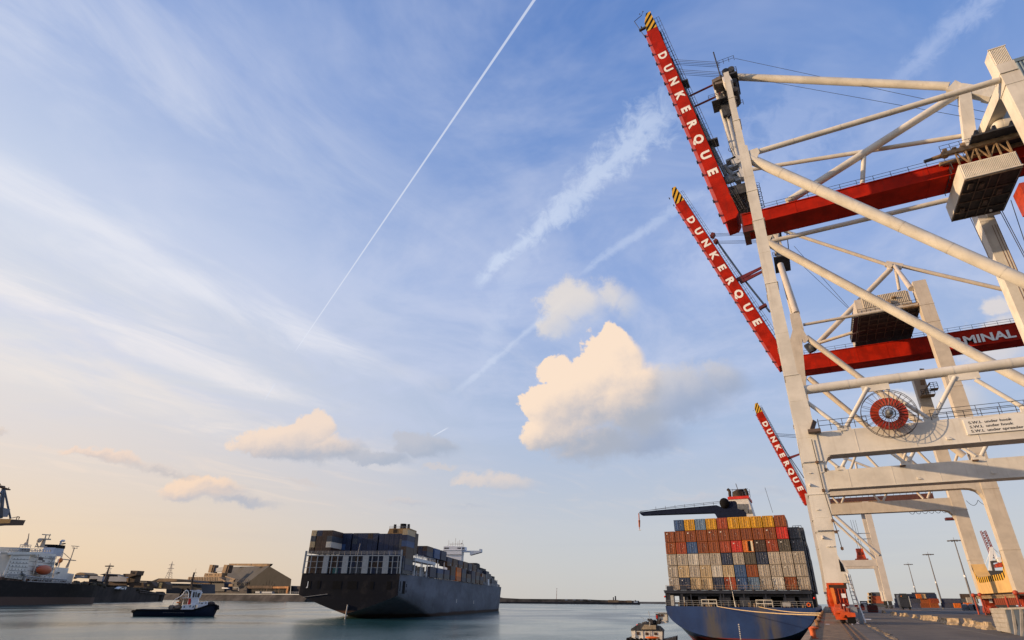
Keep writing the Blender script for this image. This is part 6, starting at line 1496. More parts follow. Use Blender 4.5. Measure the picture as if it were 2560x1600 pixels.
bldg('control_tower','brown harbour control tower with overhanging cabin on the dock','tower',[('shaft',[(1190,660),(1215,545),(1390,500),(1350,650)],-12,26,BRN),('cabin',[(1105,490),(1110,470),(1255,470),(1270,400),(1418,405),(1385,500),(1230,545),(1135,535)],-16,34,BRN),('cabin_window',[(1280,465),(1290,425),(1335,430),(1325,468)],-16.4,.3,DRF),('sunlit_panel',[(1175,640),(1180,560),(1222,560),(1215,640)],-12.4,.3,TANL)])
T=thing('lamp_mast','tall thin lamp mast on the dock, left of the brown control tower','lamp mast',tuple(pY.w(Y_(1008,640)[0],-20,0)),rz=pY.rz); off=Y_(1008,640,-20)[0]
mb=MB(); a=Y_(1008,650,-20);b=Y_(1112,325,-20); mb.pipe((a[0]-off,0,a[1]),(b[0]-off,0,b[1]),1.2,6,r2=.7); mb.build('mast',mat('mast_brown_grey',(.10,.07,.06),.8),T,local=True); mb=MB(); mb.beam((b[0]-off-5,0,b[1]+1),(b[0]-off+5,0,b[1]+1),3,1.2); mb.build('lamp_head',DRF,T,local=True)
def pylon(label,bx,by,tx,ty,D,sc):
    p=Plane(pY.w(0,D,0),pY.x); a=p.p(*ef(bx,by)); b=p.p(*ef(tx,ty)); T=thing('electricity_pylon',label,'pylon',tuple(p.w(a[0],0,0)),'electricity pylons on the horizon',rz=p.rz)
    H=b[1]; dx=b[0]-a[0]; w=H*.055; mb=MB(); n=9; m=mat('pylon_haze_brown',(.42,.34,.29),.8)
    r=H*.004
    for sx_ in(-1,1):
        for sy in(-1,1):
            prev=None
            for i in range(n+1):
                f=i/n; ww=w*(1-f)**1.5+H*.012*(1-f); c=Vector((sx_*ww+dx*f,sy*ww,a[1]+ (H-(a[1]))*f))
                if prev is not None: mb.pipe(prev,c,r,4,caps=False); 
                if prev is not None: mb.pipe(prev,Vector((-sx_*ww+dx*f,c.y,c.z)),r*.7,3,caps=False)
                prev=c
    for f,l in((.36,.10),(.60,.105),(.80,.09)): z=a[1]+(H-(a[1]))*f; mb.pipe((dx*f-H*l,0,z),(dx*f+H*l,0,z),r*1.1,4); mb.pipe((dx*f-H*l,0,z),(dx*f,0,z+H*.03),r*.7,3); mb.pipe((dx*f+H*l,0,z),(dx*f,0,z+H*.03),r*.7,3)
    mb.build('lattice_tower',m,T,local=True,kind='stuff')
pylon('lattice pylon left of the lamp mast on the horizon',755,560,832,235,700,1)
pylon('lattice pylon above the low sheds left of the silo works',2078,600,2172,200,500,1)
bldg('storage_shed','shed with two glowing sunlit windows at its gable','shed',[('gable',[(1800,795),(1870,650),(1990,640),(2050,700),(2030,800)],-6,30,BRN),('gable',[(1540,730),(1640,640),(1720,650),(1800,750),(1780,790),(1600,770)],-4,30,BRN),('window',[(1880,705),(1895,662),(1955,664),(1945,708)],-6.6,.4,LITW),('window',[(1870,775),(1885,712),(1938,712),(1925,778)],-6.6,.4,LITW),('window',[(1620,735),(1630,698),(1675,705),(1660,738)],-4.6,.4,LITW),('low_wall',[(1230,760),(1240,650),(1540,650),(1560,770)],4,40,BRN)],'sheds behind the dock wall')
bldg('warehouse','long low warehouse with tan roof slopes, left of the silo works','warehouse',[('wall',[(2030,900),(2050,675),(2800,690),(2800,900)],30,80,SLT),('roof',[(1820,640),(1870,590),(2030,570),(2280,585),(2260,640)],26,80,TANL),('roof',[(1360,640),(1430,615),(1730,625),(1870,570),(2010,572),(1840,650)],28,70,DRF),('roof',[(2240,645),(2380,595),(2600,620),(2700,660)],24,80,DRF),('gutter',[(2050,690),(2050,678),(2800,700),(2800,712)],29,1,PLS)])
v=thing('van','white van parked on top of the dark dock wall','van',tuple(pD.w(Dp(940,800)[0],-.0,Dp(940,800)[1]+0)),rz=pD.rz)
a=Dp(945,800,-2);b=Dp(1125,755,-2); zz=a[1]; L_v=b[0]-a[0]; H_v=b[1]-a[1]
v.location=tuple(pD.w(a[0],-6,zz))
mb=MB(); mb.prism([(0,0),(0,H_v*.28),(L_v*.28,H_v*.95),(L_v,H_v),(L_v,0)],(0,0,0),(1,0,0),(0,0,1),(0,7,0)); mb.build('body',WHITE,v,local=True)
mb=MB(); mb.prism([(L_v*.28,H_v*.45),(L_v*.38,H_v*.8),(L_v*.85,H_v*.82),(L_v*.85,H_v*.45)],(0,-.15,0),(1,0,0),(0,0,1),(0,.1,0)); mb.build('window',GLASS,v,local=True)
for f in(.2,.8): mb=MB(); mb.pipe((L_v*f,-.2,.6),(L_v*f,1.2,.6),1.5,12); mb.build('wheel',BLK,v,local=True)
# scrub and heaps on the dock top
mb=MB(); rng=random.Random(5)
for i in range(150):
    x=rng.uniform(20,1900); z0=Dp(x,740 if x<1100 else 800)
    r=rng.uniform(2,6); mb.sphere((z0[0],rng.uniform(2,30),z0[1]-1+rng.uniform(0,5)*(1 if x<1100 else .3)),r,7,5,(1.4,1,.7))
for i,vv in enumerate(mb.v): mb.v[i]=pD.w(vv.x+rng.uniform(-.8,.8),vv.y,vv.z+rng.uniform(-.8,.8))
hp_=mb.build('scrub',mat('scrub_brown',(.055,.040,.022),.95,var=.6,scale=.3),kind='stuff',loc=tuple(pD.o)); tag(hp_,'dark scrub and heaps along the top of the dock wall','scrub')
mb=MB()
for q in((60,560,110,545),(900,660,990,690),(960,640,1010,650),(190,720,270,690),(310,660,370,700),(400,690,450,720),(830,660,930,650)): a=Dp(q[0],q[1],8);b=Dp(q[2],q[3],8); mb.beam((a[0],8,a[1]),(b[0],8,b[1]+.5),3,3)
for i,vv in enumerate(mb.v): mb.v[i]=pD.w(vv.x,vv.y,vv.z)
hp_=mb.build('scrap_heap',mat('scrap_rust',(.32,.14,.06),.8,var=.5,scale=.5),kind='stuff',loc=tuple(pD.o)); tag(hp_,'sunlit rusty scrap lying along the dock wall','scrap')
# ------------------------------------------------------------------ bank with the silo works
eg=lambda x,y:(420+x/7.118,1380+y/7.118)
oW=at(725,1503.2,Z=WZ); oW=Vector((oW.x,oW.y,0))*.92
pW=Plane(oW,(1,-.02,0))
def Wp(x,y,d=0.0): return pW.p(*eg(x,y),d)
BK=mat('stone_bank',(.060,.052,.048),.95,var=.4,scale=.03)
def bank(name,px0,px1,plane,fn,ztop,m,dep=900):
    mb=MB(); a=fn(px0,870)[0]; b=fn(px1,870)[0]
    mb.prism([(0,-9),(0,WZ-.5),(16,ztop),(dep,ztop),(dep,-9)],plane.w(a,0,0)-Vector((0,0,WZ)) if False else (plane.o.x+plane.x.x*a,plane.o.y+plane.x.y*a,0),(plane.y.x,plane.y.y,0),(0,0,1),plane.x*(b-a)); return mb.build(name,m,kind='structure',loc=tuple(plane.o))
zb_=Wp(1500,755,16)[1]+WZ
bank('far_bank',-3200,2420,pW,Wp,zb_,BK)
RFB=mat('ribbed_tan',(.24,.15,.085),.7,var=.2,scale=.1)
SW=dict(plane=pW,fn=Wp)
def wb(*a,**k): return bldg(*a,plane=pW,fn=Wp,**k)
wk=wb('silo_works','tan industrial works with two square towers and a ribbed gallery','industrial works',[
 ('tower',[(710,365),(745,225),(800,228),(760,370)],40,14,TANL),('shaded_tower_side',[(760,370),(800,228),(832,236),(800,372)],42,30,BRN),  # tower sides in brown beside tan fronts: shade painted into the wall colour
 ('tower',[(955,370),(1000,225),(1060,228),(1015,372)],40,16,TANL),('shaded_tower_side',[(1015,372),(1060,228),(1095,236),(1055,372)],42,30,BRN),
 ('upper_block',[(820,355),(835,290),(985,262),(975,350)],46,30,PLS),
 ('mid_block',[(635,440),(655,378),(965,375),(945,455)],30,40,TANL),
 ('ribbed_gallery',[(340,512),(365,442),(900,445),(960,465),(955,515),(870,515),(340,518)],10,30,RFB),
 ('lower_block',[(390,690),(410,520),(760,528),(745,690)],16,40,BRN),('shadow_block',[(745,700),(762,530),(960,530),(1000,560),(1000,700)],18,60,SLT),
 ('eaves',[(345,525),(345,512),(965,512),(965,530)],8,4,DRF),
 ('low_annexe',[(340,740),(400,690),(1000,690),(1400,640),(1400,740)],22,60,mat('low_annexe_brown',(.06,.05,.05),.8,var=.3,scale=.05))])
off=Wp(710,365)[0]
def on_w(parent,name,rects,d,m,split=True,off=off):
    mb=MB()
    for q in rects:
        v=[(Wp(x,y,d)[0]-off,Wp(x,y,d)[1]) for x,y in q]; mb.prism(v,(0,d,0),(1,0,0),(0,0,1),(0,.5,0))
    return local_split(mb,name,m,parent)
rc=lambda x,y,w,h:((x,y+h),(x+4,y),(x+w+4,y),(x+w,y+h))
on_w(wk,'window',[rc(685,395,16,20),rc(732,396,16,20),rc(768,397,16,18),rc(835,400,12,16),rc(890,400,12,16)],29.3,DRF)
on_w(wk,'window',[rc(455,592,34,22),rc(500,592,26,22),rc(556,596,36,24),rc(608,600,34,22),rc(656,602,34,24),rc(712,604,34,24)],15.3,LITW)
on_w(wk,'gallery_rib',[rc(375+i*29,448,4,62) for i in range(18)],9.2,DRF)
cv_=wb('conveyor','stepped conveyor gallery climbing between the works and the great hall','conveyor',[('gallery',[(890,470),(900,455),(1025,515),(1015,535)],6,8,RFB),('gallery',[(1010,440),(1020,425),(1205,480),(1175,495)],6,8,RFB),('transfer_tower',[(1090,530),(1095,490),(1170,490),(1165,530)],7,10,RFB),('transfer_tower',[(1075,610),(1085,570),(1150,565),(1145,612)],7,10,TANL),('canopy',[(955,650),(960,630),(1060,638),(1075,652)],4,10,WHITE),('frame',[(1160,640),(1162,632),(1262,634),(1262,642)],4,2,PLS),('frame',[(1250,690),(1256,636),(1262,636),(1258,690)],4,2,PLS)])
# great storage hall: gable toward the viewer's right, long roof running away to the left
hall=thing('storage_hall','great dark gabled storage hall with tan ridge gallery on the far bank','storage hall',tuple(pW.w(Wp(1400,740)[0],0,0)),rz=pW.rz); ho=Wp(1400,740)[0]
def HP(x,y,d): v=Wp(x,y,d); return Vector((v[0]-ho,d,v[1]))
g_l=HP(1400,560,30); gb_l=HP(1380,745,30); ap=HP(1800,250,30); g_r=HP(2195,482,30); gb_r=HP(2170,745,30)
D2=330
r_ap=HP(1090,262,D2); r_l=HP(830,470,D2*.9); rb_l=HP(820,745,D2*.9)
mb=MB(); mb.face([gb_l,gb_r,g_r,ap,g_l]); mb.build('gable_wall',mat('hall_gable',(.017,.014,.014),.8,var=.25,scale=.06),hall,local=True)
mb=MB(); mb.face([g_l,ap,r_ap,r_l]); b2=g_r+(r_ap-ap); mb.face([ap,g_r,b2,r_ap]); mb.build('roof',mat('hall_roof',(.028,.025,.025),.75,var=.2,scale=.05),hall,local=True)
mb=MB(); mb.face([gb_l,g_l,r_l,rb_l]); mb.face([r_l,r_ap,b2,b2+Vector((0,0,-60)),rb_l]); mb.face([gb_r,g_r,b2,b2+Vector((0,0,-60))]); mb.build('side_wall',SLT,hall,local=True)
mb=MB()
for i in range(16):
    f=i/16; a=g_l.lerp(g_r,f); 
    mb.pipe(gb_l.lerp(gb_r,f)+Vector((0,-.3,0)),Vector((gb_l.lerp(gb_r,f).x,29.7,(g_l.z if f<.0 else g_l.z*(1-abs(f-.5)*2)+ap.z*(1-abs(f-.5)*2)*.0)+12)),.25,4,caps=False)
mb.build('cladding_rib',DRF,hall,local=True,kind='stuff')
for (q,dd) in((((1085,238),(1085,206),(1480,206),(1490,248),(1490,246)),D2*.6),(((1490,250),(1490,206),(1770,206),(1770,262),(1490,250)),60)):
    mb=MB(); mb.prism([(HP(x,y,dd).x,HP(x,y,dd).z) for x,y in q[:4]],(0,dd,0),(1,0,0),(0,0,1),(0,12,0)); mb.build('ridge_gallery',TANL,hall,local=True)
mb=MB(); mb.prism([(HP(x,y,58).x,HP(x,y,58).z) for x,y in((1770,262),(1768,208),(1828,208),(1805,242))],(0,58,0),(1,0,0),(0,0,1),(0,10,0)); mb.build('ridge_end',BRN,hall,local=True)
mb=MB()
for (x0,y0,x1,y1) in((1860,612,2115,648),(2095,612,2145,740)): a=HP(x0,y1,24);b=HP(x1,y0,24); mb.box(a.x,b.x,24,29,a.z,b.z)
local_split(mb,'loading_frame',mat('orange_tan_frame',(.42,.17,.05),.7,var=.3,scale=.1),hall)
mb=MB()
for (x0,y0,x1,y1) in((1400,600,1860,650),): a=HP(x0,y1,25);b=HP(x1,y0,25); mb.box(a.x,b.x,25,29,a.z,b.z)
mb.build('lit_lower_wall',BRN,hall,local=True)
mb=MB()
for i in range(10): a=HP(1180+i*28,600,29);b=HP(1180+i*28,480,29); mb.pipe(a,b,.8,4)
for x in(1755,1970): mb.pipe(HP(x,740,22),HP(x+8,650,22),.9,5)
local_split(mb,'column',TANL,hall)
for nm,lab,x0,y0,x1,y1 in(('site_cabin','small white cabin in front of the great hall',1550,700,1635,738),('trailer','long white trailer in front of the great hall',1665,704,1855,742)):
    T=thing(nm,lab,'cabin' if nm=='site_cabin' else 'trailer',tuple(pW.w(Wp(x0,y1,14)[0],14,0)),rz=pW.rz); a=Wp(x0,y1,14);b=Wp(x1,y0,14)
    mb=MB(); mb.box(0,b[0]-a[0],0,10,a[1],b[1]); mb.build('body',mat('dull_white',(.36,.37,.39),.6),T,local=True)
    mb=MB(); mb.box(-.4,b[0]-a[0]+.4,-.5,10.5,b[1]-.8,b[1]+.2); mb.build('roof',PLS,T,local=True)
    mb=MB(); mb.box(.6,b[0]-a[0]-.6,-.3,-.05,a[1]-1.2,a[1]+1); mb.build('underframe',DRF,T,local=True)
# low spoil heap between the hall and the ship, and a pale pipe fence
mb=MB(); mb.prism([(HP(2180,745,40).x,HP(2180,745,40).z),(HP(2190,600,40).x,HP(2190,600,40).z),(HP(2260,625,40).x,HP(2260,615,40).z),(HP(2420,610,40).x,HP(2420,605,40).z),(HP(2700,640,40).x,HP(2700,640,40).z),(HP(2700,745,40).x,HP(2700,745,40).z)],(0,40,0),(1,0,0),(0,0,1),(0,60,0))
for i,vv in enumerate(mb.v): mb.v[i]=pW.w(vv.x+ho,vv.y,vv.z)-Vector((0,0,0))+Vector((0,0,WZ*0))
for i,vv in enumerate(mb.v): mb.v[i]=Vector((vv.x,vv.y,vv.z))
o=mb.build('coal_heap',DRF,loc=tuple(pW.w(Wp(2180,745,40)[0],40,0))); tag(o,'dark heap between the great hall and the ship stern','heap')
f=thing('pipe_fence','pale railing on the bank right of the great hall','fence',tuple(pW.w(Wp(2150,745,12)[0],12,0)),rz=pW.rz); a=Wp(2150,745,12);b=Wp(2420,715,12)
mb=MB(); mb.pipe((0,0,b[1]),(b[0]-a[0],0,b[1]),.7,5); local_split(mb,'rail',PLS,f)
mb=MB()
for i in range(9): x=(b[0]-a[0])*i/8; mb.pipe((x,0,a[1]-1),(x,0,b[1]),.5,4)
local_split(mb,'post',PLS,f)
# ------------------------------------------------------------------ breakwaters beyond the ship
def strip(name,x0,x1,yb,ytop,dist,m,pts=None,dep=60):
    o1=at(x0,yb,Z=WZ);o2=at(x1,yb,Z=WZ)
    o1=Vector((o1.x,o1.y,0)).normalized()*dist; o2=Vector((o2.x,o2.y,0)).normalized()*dist
    p=Plane(o1,(o2-o1)); 
    mb=MB(); prof=[(p.p(*q)[0],p.p(*q)[1]+WZ) for q in (pts or [(x0,ytop),(x1,ytop)])]
    lo=[(prof[-1][0],-9),(prof[0][0],-9)]
    mb.prism([(a,max(b,WZ+1)) for a,b in prof]+lo,p.o-Vector((0,0,WZ)),p.x,(0,0,1),p.y*dep)
    return mb.build(name,m,kind='structure',loc=tuple(p.o)),p
SAND=mat('breakwater_stone',(.12,.095,.075),.95,var=.4,scale=.03)
_,pB=strip('breakwater',1205,1592,1507,1497,2300,SAND,pts=[(1205,1495),(1235,1494),(1243,1491.5),(1254,1494.5),(1300,1497),(1360,1497.5),(1460,1498),(1500,1500),(1598,1502),(1598,1509)])
strip('sea_wall',1580,1760,1511,1503,3600,mat('sea_wall_concrete',(.11,.115,.13),.9,var=.2,scale=.02),pts=[(1580,1504.2),(1760,1505.0)])
strip('shore_ridge',1000,1600,1509,1503,2260,DRF,pts=[(1000,1503),(1600,1506.5)],dep=20)
mb=MB(); 
hs_=thing('harbour_buildings','cluster of low tan buildings at the end of the breakwater','buildings',tuple(pB.w(pB.p(1560,1507)[0],0,0)),rz=pB.rz); ox=pB.p(1560,1507)[0]
def bb(x0,y0,x1,y1,m,nm,d=-4,dep=10):
    a=pB.p(x0,y1,d);b=pB.p(x1,y0,d); mb=MB(); mb.box(a[0]-ox,b[0]-ox,d,d+dep,a[1],b[1]); return mb.build(nm,m,hs_,local=True)
bb(1522,1500,1546,1507,TANL,'shed'); bb(1548,1502,1566,1507,BRN,'shed',-5); bb(1567,1501,1579,1508,TANL,'shed',-6); bb(1585,1503.5,1594,1508,WHITE,'shed',-7)
bb(1533,1493,1534.6,1501,DRF,'post'); bb(1538,1490,1540,1501,DRF,'post'); bb(1588,1500,1589.5,1504,DRF,'post',-7.5)
for x in(1412,1432,1450,1470): bb(x,1498.5,x+7,1501,PLS,'shed',-3)
ms=thing('radio_mast','thin red and grey radio mast on the breakwater horizon','radio mast',tuple(pB.w(pB.p(1391,1498)[0],0,0)),rz=pB.rz); ox2=pB.p(1391,1498)[0]
a=pB.p(1391,1499);b=pB.p(1392.2,1470); mb=MB(); mb.pipe((a[0]-ox2,0,a[1]),(b[0]-ox2,0,b[1]),1.0,5,r2=.5); mb.build('mast',mat('mast_haze',(.20,.12,.11),.8),ms,local=True)
mb=MB()
for f in(.4,.7,.95): mb.pipe((a[0]-ox2+(b[0]-a[0])*f-1.6,0,(a[1]+(b[1]-a[1])*f)),(a[0]-ox2+(b[0]-a[0])*f+1.6,0,(a[1]+(b[1]-a[1])*f)),.5,4)
local_split(mb,'crossbar',MATS['mast_haze'],ms)
# ------------------------------------------------------------------ barge / workboat under the blue ship's stern
pB2=Plane(at(1570,1606,Z=WZ),(1,.15,0))
bo=thing('workboat','small white workboat with red tipped wheelhouse and orange lifeboat below the blue stern','workboat',tuple(pB2.o),rz=pB2.rz)
eb=lambda x,y:(1560+x/8.067,1480+y/8.067)
def Bq(x,y,d=0.0): return pB2.p(*eb(x,y),d)
def BP(name,pts,d0,dep,m,parent=None):
    mb=MB(); mb.prism([(Bq(*q,d0)[0],Bq(*q,d0)[1]) for q in pts],(0,d0,0),(1,0,0),(0,0,1),(0,dep,0)); return mb.build(name,m,parent or bo,local=True)
WB=mat('workboat_cream',(.74,.68,.58),.6,var=.12,scale=1.5,streaks=.35,rustcol=(.2,.1,.05))
BP('hull',[(40,1180),(60,935),(130,900),(780,960),(1050,900),(1050,1180)],.2,6,DARKM)
BP('aft_house',[(160,940),(140,760),(775,770),(770,985)],0,5,WB)
BP('aft_roof',[(130,775),(150,735),(280,655),(420,620),(700,700),(790,790)],-.15,5.3,DARKM)
BP('hatch_cover',[(345,755),(405,660),(640,670),(645,755)],-.4,3,mat('canvas_tan',(.34,.27,.18),.9,var=.2))
BP('wheelhouse',[(690,590),(690,430),(870,430),(880,620),(760,640)],2.5,3,WB)
BP('wheelhouse_roof',[(610,425),(620,412),(860,412),(880,432)],2.2,3.6,mat('roof_pale',(.45,.44,.42),.6))
BP('stack_panel',[(645,540),(635,440),(690,440),(690,600)],2.3,1,DARKM); BP('red_float',[(650,530),(645,470),(672,470),(676,540)],2.1,.2,MATS['signal_red'])
mb=MB()
for q in((255,865,60,60),(432,870,60,55),(610,870,62,55)): a=Bq(q[0],q[1],-.05);b=Bq(q[0]+q[2],q[1]-q[3],-.05); mb.box(a[0],b[0],-.08,-.02,a[1],b[1])
for q in((700,500,34,46),(745,495,50,46)): a=Bq(q[0],q[1],2.4);b=Bq(q[0]+q[2],q[1]-q[3],2.4); mb.box(a[0],b[0],2.42,2.48,a[1],b[1])
local_split(mb,'window',mat('brown_window',(.07,.035,.02),.3),bo)
mb=MB()
for x in(225,380,520,560): a=Bq(x,950,-.1);b=Bq(x,770,-.1); mb.box(a[0],a[0]+.12,-.12,-.02,a[1],b[1])
local_split(mb,'wall_rib',WB,bo)
a=Bq(430,915,-1.2);b=Bq(725,930,-1.2)
mb=MB(); mb.sphere(((a[0]+b[0])/2,-1.2,(a[1]+b[1])/2),(b[0]-a[0])/2,16,8,(1,.28,.17)); mb.build('lifeboat',MATS['life_orange'],bo,local=True)
mb=MB(); c=Bq(200,885,-.2); mb.ring((c[0],-.2,c[1]),(0,1,0),.33,.07,16,5); mb.build('life_ring',WHITE,bo,local=True)
mb=MB()
def BV(x,y,d): v=Bq(x,y,d); return Vector((v[0],d,v[1]))
mb.path([BV(400,600,1),BV(402,540,1),BV(375,520,1),BV(330,520,1)],.03,4); mb.path([BV(512,570,1),BV(512,470,1)],.03,4); mb.path([BV(512,470,1),BV(495,390,1)],.06,4)
for x in(520,): mb.path([BV(x,690,-.3),BV(x+5,600,-.3)],.14,5)
mb.path([BV(140,760,0),BV(145,690,0),BV(200,690,0),BV(350,640,1),BV(430,590,1),BV(620,560,1)],.03,4)
local_split(mb,'mast',MATS['rail_grey'],bo)
mb=MB(); mb.pipe(BV(270,690,.3),BV(272,650,.3),.22,8); mb.build('red_lamp',MATS['signal_red'],bo,local=True)
mb=MB()
rng=random.Random(9)
for i in range(60):
    x=rng.uniform(300,760); y=700-abs(x-330)*.20-rng.uniform(0,60); p=BV(x,y,rng.uniform(.5,4)); s=rng.uniform(.12,.4)
    mb.box(p.x-s,p.x+s,p.y-s,p.y+s,p.z-s,p.z+s) if i%2 else mb.sphere(p,s,7,5)
p=BV(490,555,1); mb.sphere(p,.25,8,6); p=BV(540,580,1); mb.sphere(p,.5,8,6)
mb.build('deck_gear',mat('dark_gear',(.05,.045,.045),.8,var=.5,scale=3),bo,local=True,kind='stuff')
mb=MB()
for i in range(8): mb.sphere(BV(80+i*90,960+i*4,-.2),.45,10,6,(1,.5,1))
local_split(mb,'tyre_fender',BLK,bo)
# ------------------------------------------------------------------ light masts in the yard
LMm=mat('lamp_mast_grey',(.16,.15,.15),.6,var=.15)
for i,(tx,ty,bx,Y,lab) in enumerate(((2270.5,1410,2300,455,'shortest looking light mast, leftmost of three in the container yard'),(2320,1385,2357,370,'middle light mast of the three in the container yard'),(2385,1350,2440,300,'tallest looking light mast, rightmost of three in the container yard'))):
    t_=at(tx,ty,Y=Y); T=thing('light_mast',lab,'light mast',(t_.x,Y,0),'light masts in the container yard')
    H=t_.z
    MB().pipe((t_.x,Y,0),(t_.x,Y,H*.47),.42,10,r2=.34).build('lower_mast',LMm,T); MB().pipe((t_.x,Y,H*.47),(t_.x,Y,H),.27,8,r2=.18).build('upper_mast',LMm,T)
    MB().pipe((t_.x,Y,H*.46),(t_.x,Y,H*.49),.46,10).build('collar',WHITE,T)
    mb=MB(); mb.ring((t_.x,Y,H-.2),(0,0,1),1.9,.10,16,5); mb.pipe((t_.x,Y,H-.3),(t_.x,Y,H),.9,12); mb.pipe((t_.x,Y,H),(t_.x,Y,H+1),.08,5); mb.build('lamp_carrier',LMm,T,kind='stuff')
    for k in range(8):
        a=2*math.pi*k/8+.2; mb=MB(); mb.box(t_.x+math.cos(a)*2.2-.4,t_.x+math.cos(a)*2.2+.4,Y+math.sin(a)*2.2-.3,Y+math.sin(a)*2.2+.3,H-.45,H-.1); mb.build('floodlight',LMm,T)
# ------------------------------------------------------------------ yard containers, seen side on
def yc(x0,x1,ytop,ybot,Y,key,lab,end=False):
    a=at(x0,ybot,Y=Y); b=at(x1,ytop,Y=Y); w=b.x-a.x; h=b.z-a.z
    kk=('Y',key)
    if kk not in _cm: _cm[kk]=container_meshes(key,12.19,CHT,True)
    body,_=_cm[kk]
    o=bpy.data.objects.new('shipping_container',body); COL.objects.link(o)
    if end: o.scale=(w/2.44,1,h/2.6); o.location=((a.x+b.x)/2,Y,a.z)
    else: o.rotation_euler=(0,0,R(90)); o.scale=(1,w/12.19,h/2.6); o.location=(b.x,Y+1.22,a.z)
    tag(o,lab,'container','containers stored in the yard'); return o
g_=9.2
for i,(k,n) in enumerate((('slate','dark grey container at the bottom of the four high stack by the far crane'),('brick','lower red container in the four high stack left of the far crane leg'),('brick','upper red container in the four high stack left of the far crane leg'),('slate','dark grey container on top of the four high stack'))):
    yc(2179,2212,1517.5-g_*(i+1),1517.5-g_*i,425,k,n)
    yc(2172.5,2178.5,1517.5-g_*(i+1)+1,1517.5-g_*i-.3,424,'tan' if i!=0 else 'slate','%s container end beside the four high stack, %s from the ground'%(['slate grey','tan','tan','tan'][i],ORD[i]),end=True)
Yb=350; hh=11.6
def stack(x0,x1,n,keys,lab,Y=Yb,base=1519.5,end=False):
    for i in range(n): yc(x0,x1,base-hh*(i+1),base-hh*i,Y,keys[i%len(keys)],lab%(['lowest','second','top'][i] if n>1 else 'single'),end)
stack(2239,2252,3,['navy','navy','slate'],'dark navy container, %s of the stack left of the dark lorry',Y=352)
stack(2262,2302,2,['navy','navy'],'navy container in the long row right of the dark lorry, %s level',Y=348)
stack(2266,2292,3,['slate','navy','navy'],'dark container behind the long navy row, %s level',Y=356)
yc(2283,2337,1481.5,1493,356,'navy','long navy container lying on top between the first and second light masts')
yc(2293,2302,1485,1496,346,'orange','small orange container end on the upper level'); yc(2303,2313,1485,1496,346.5,'tan','small tan container end beside the orange one')
stack(2304,2326,2,['rust','rust'],'rust brown container, %s level, left of the middle light mast',Y=347)
stack(2328,2346,2,['rust','brick'],'rusty red container, %s level, behind the middle light mast foot',Y=345)
stack(2316,2340,3,['navy','slate','navy'],'dark container, %s level, behind the rusty red pair',Y=352)
stack(2357,2400,2,['navy','navy'],'navy container, %s level, right of the middle light mast',Y=346)
yc(2388,2401,1508,1519.5,343,'orange','orange container end standing on the ground right of the navy pair',end=False)
stack(2404,2444,3,['slate','slate','brown'],'dark grey container, %s level, behind the right light mast',Y=352)
yc(2412,2434,1507,1513,338,'orange','flat orange and yellow container behind the grey bins'); 
yc(2422,2440,1493.5,1513,340,'pale','pale container behind the right light mast foot')
yc(2470,2560,1489,1512,300,'brick','long red container behind the striped crane sill, at the right edge')
yc(2490,2530,1480,1491,300,'brown','brown container on the long red one behind the crane legs')
# dark lorry, two maroon ballast boxes, sign frame, bins
def simple(name,lab,cat,px0,py0,px1,py1,Y,dep,m,extra=None,group=None):
    a=at(px0,py1,Y=Y);b=at(px1,py0,Y=Y); T=thing(name,lab,cat,((a.x+b.x)/2,Y,0),group)
    w=b.x-a.x;h=b.z-a.z
    mb=MB(); mb.prism([(a.x+w*.06,a.z),(b.x-w*.06,a.z),(b.x,a.z+h*.25),(b.x,b.z-h*.12),(b.x-w*.08,b.z),(a.x+w*.08,b.z),(a.x,b.z-h*.12),(a.x,a.z+h*.25)],(0,Y,0),(1,0,0),(0,0,1),(0,dep,0)); mb.build('body',m,T); return T,a,b
MAR=mat('maroon_paint',(.10,.008,.010),.5,var=.2)
for lab,q in(('maroon ballast block on the quay, farther and left of the pair',(2139,1511.5,2160,1525.5,205)),('maroon ballast block on the quay, nearer and right of the pair',(2171,1513,2193,1531,172))):
    T,a,b=simple('ballast_block',lab,'ballast block',*q,3,MAR,group='maroon ballast blocks'); a2=(a.x+b.x)/2
    mb=MB(); mb.ring((a2,q[4]-.05,b.z),(0,1,0),.28,.05,12,4); mb.build('lifting_eye',DARKM,T)
    mb=MB(); mb.box(a.x+.1,b.x-.1,q[4]-.06,q[4]-.01,a.z+.35,a.z+.5); mb.build('band',DARKM,T)
T,a,b=simple('lorry','dark lorry with an orange lamp in front of the navy containers','lorry',2253,1487,2270,1521,300,8,mat('lorry_dark',(.03,.032,.04),.4))
mb=MB(); mb.box(a.x+.5,b.x-.5,299.9,299.98,a.z+3.8,a.z+5.6); mb.build('windscreen',GLASS,T)
for x in(a.x+.4,b.x-.9): mb=MB(); mb.pipe((x,299.6,.55),(x+.5,299.6,.55),.55,12); mb.build('wheel',BLK,T)
mb=MB(); mb.box(a.x+.9,a.x+1.25,299.8,299.9,a.z+4.4,a.z+4.75); mb.build('lamp',mat('amber',(.8,.25,.03),.4),T)
mb=MB(); mb.pipe((b.x+.1,300,a.z),(b.x+.1,300,b.z-.5),.22,6); mb.build('chrome_stack',GREYM,T)
sg=at(2152,1515,Y=230); se=at(2168,1502.5,Y=230)
T=thing('notice_board','small dark framed notice board standing on the quay beyond the crane bogie','notice board',(sg.x,230,0))
mb=MB(); mb.box(sg.x,se.x,230,230.12,sg.z,se.z); mb.build('frame',DARKM,T)
mb=MB(); mb.box(sg.x+.3,se.x-.3,229.94,229.98,se.z-.7,se.z-.3); mb.box(sg.x+.6,se.x-.5,229.94,229.98,sg.z+.15,sg.z+.45); build_split(mb,'white_strip',WHITE,T)
mb=MB()
for x in(sg.x+.2,se.x-.3): mb.box(x,x+.1,230.02,230.1,0,sg.z)
build_split(mb,'post',DARKM,T)
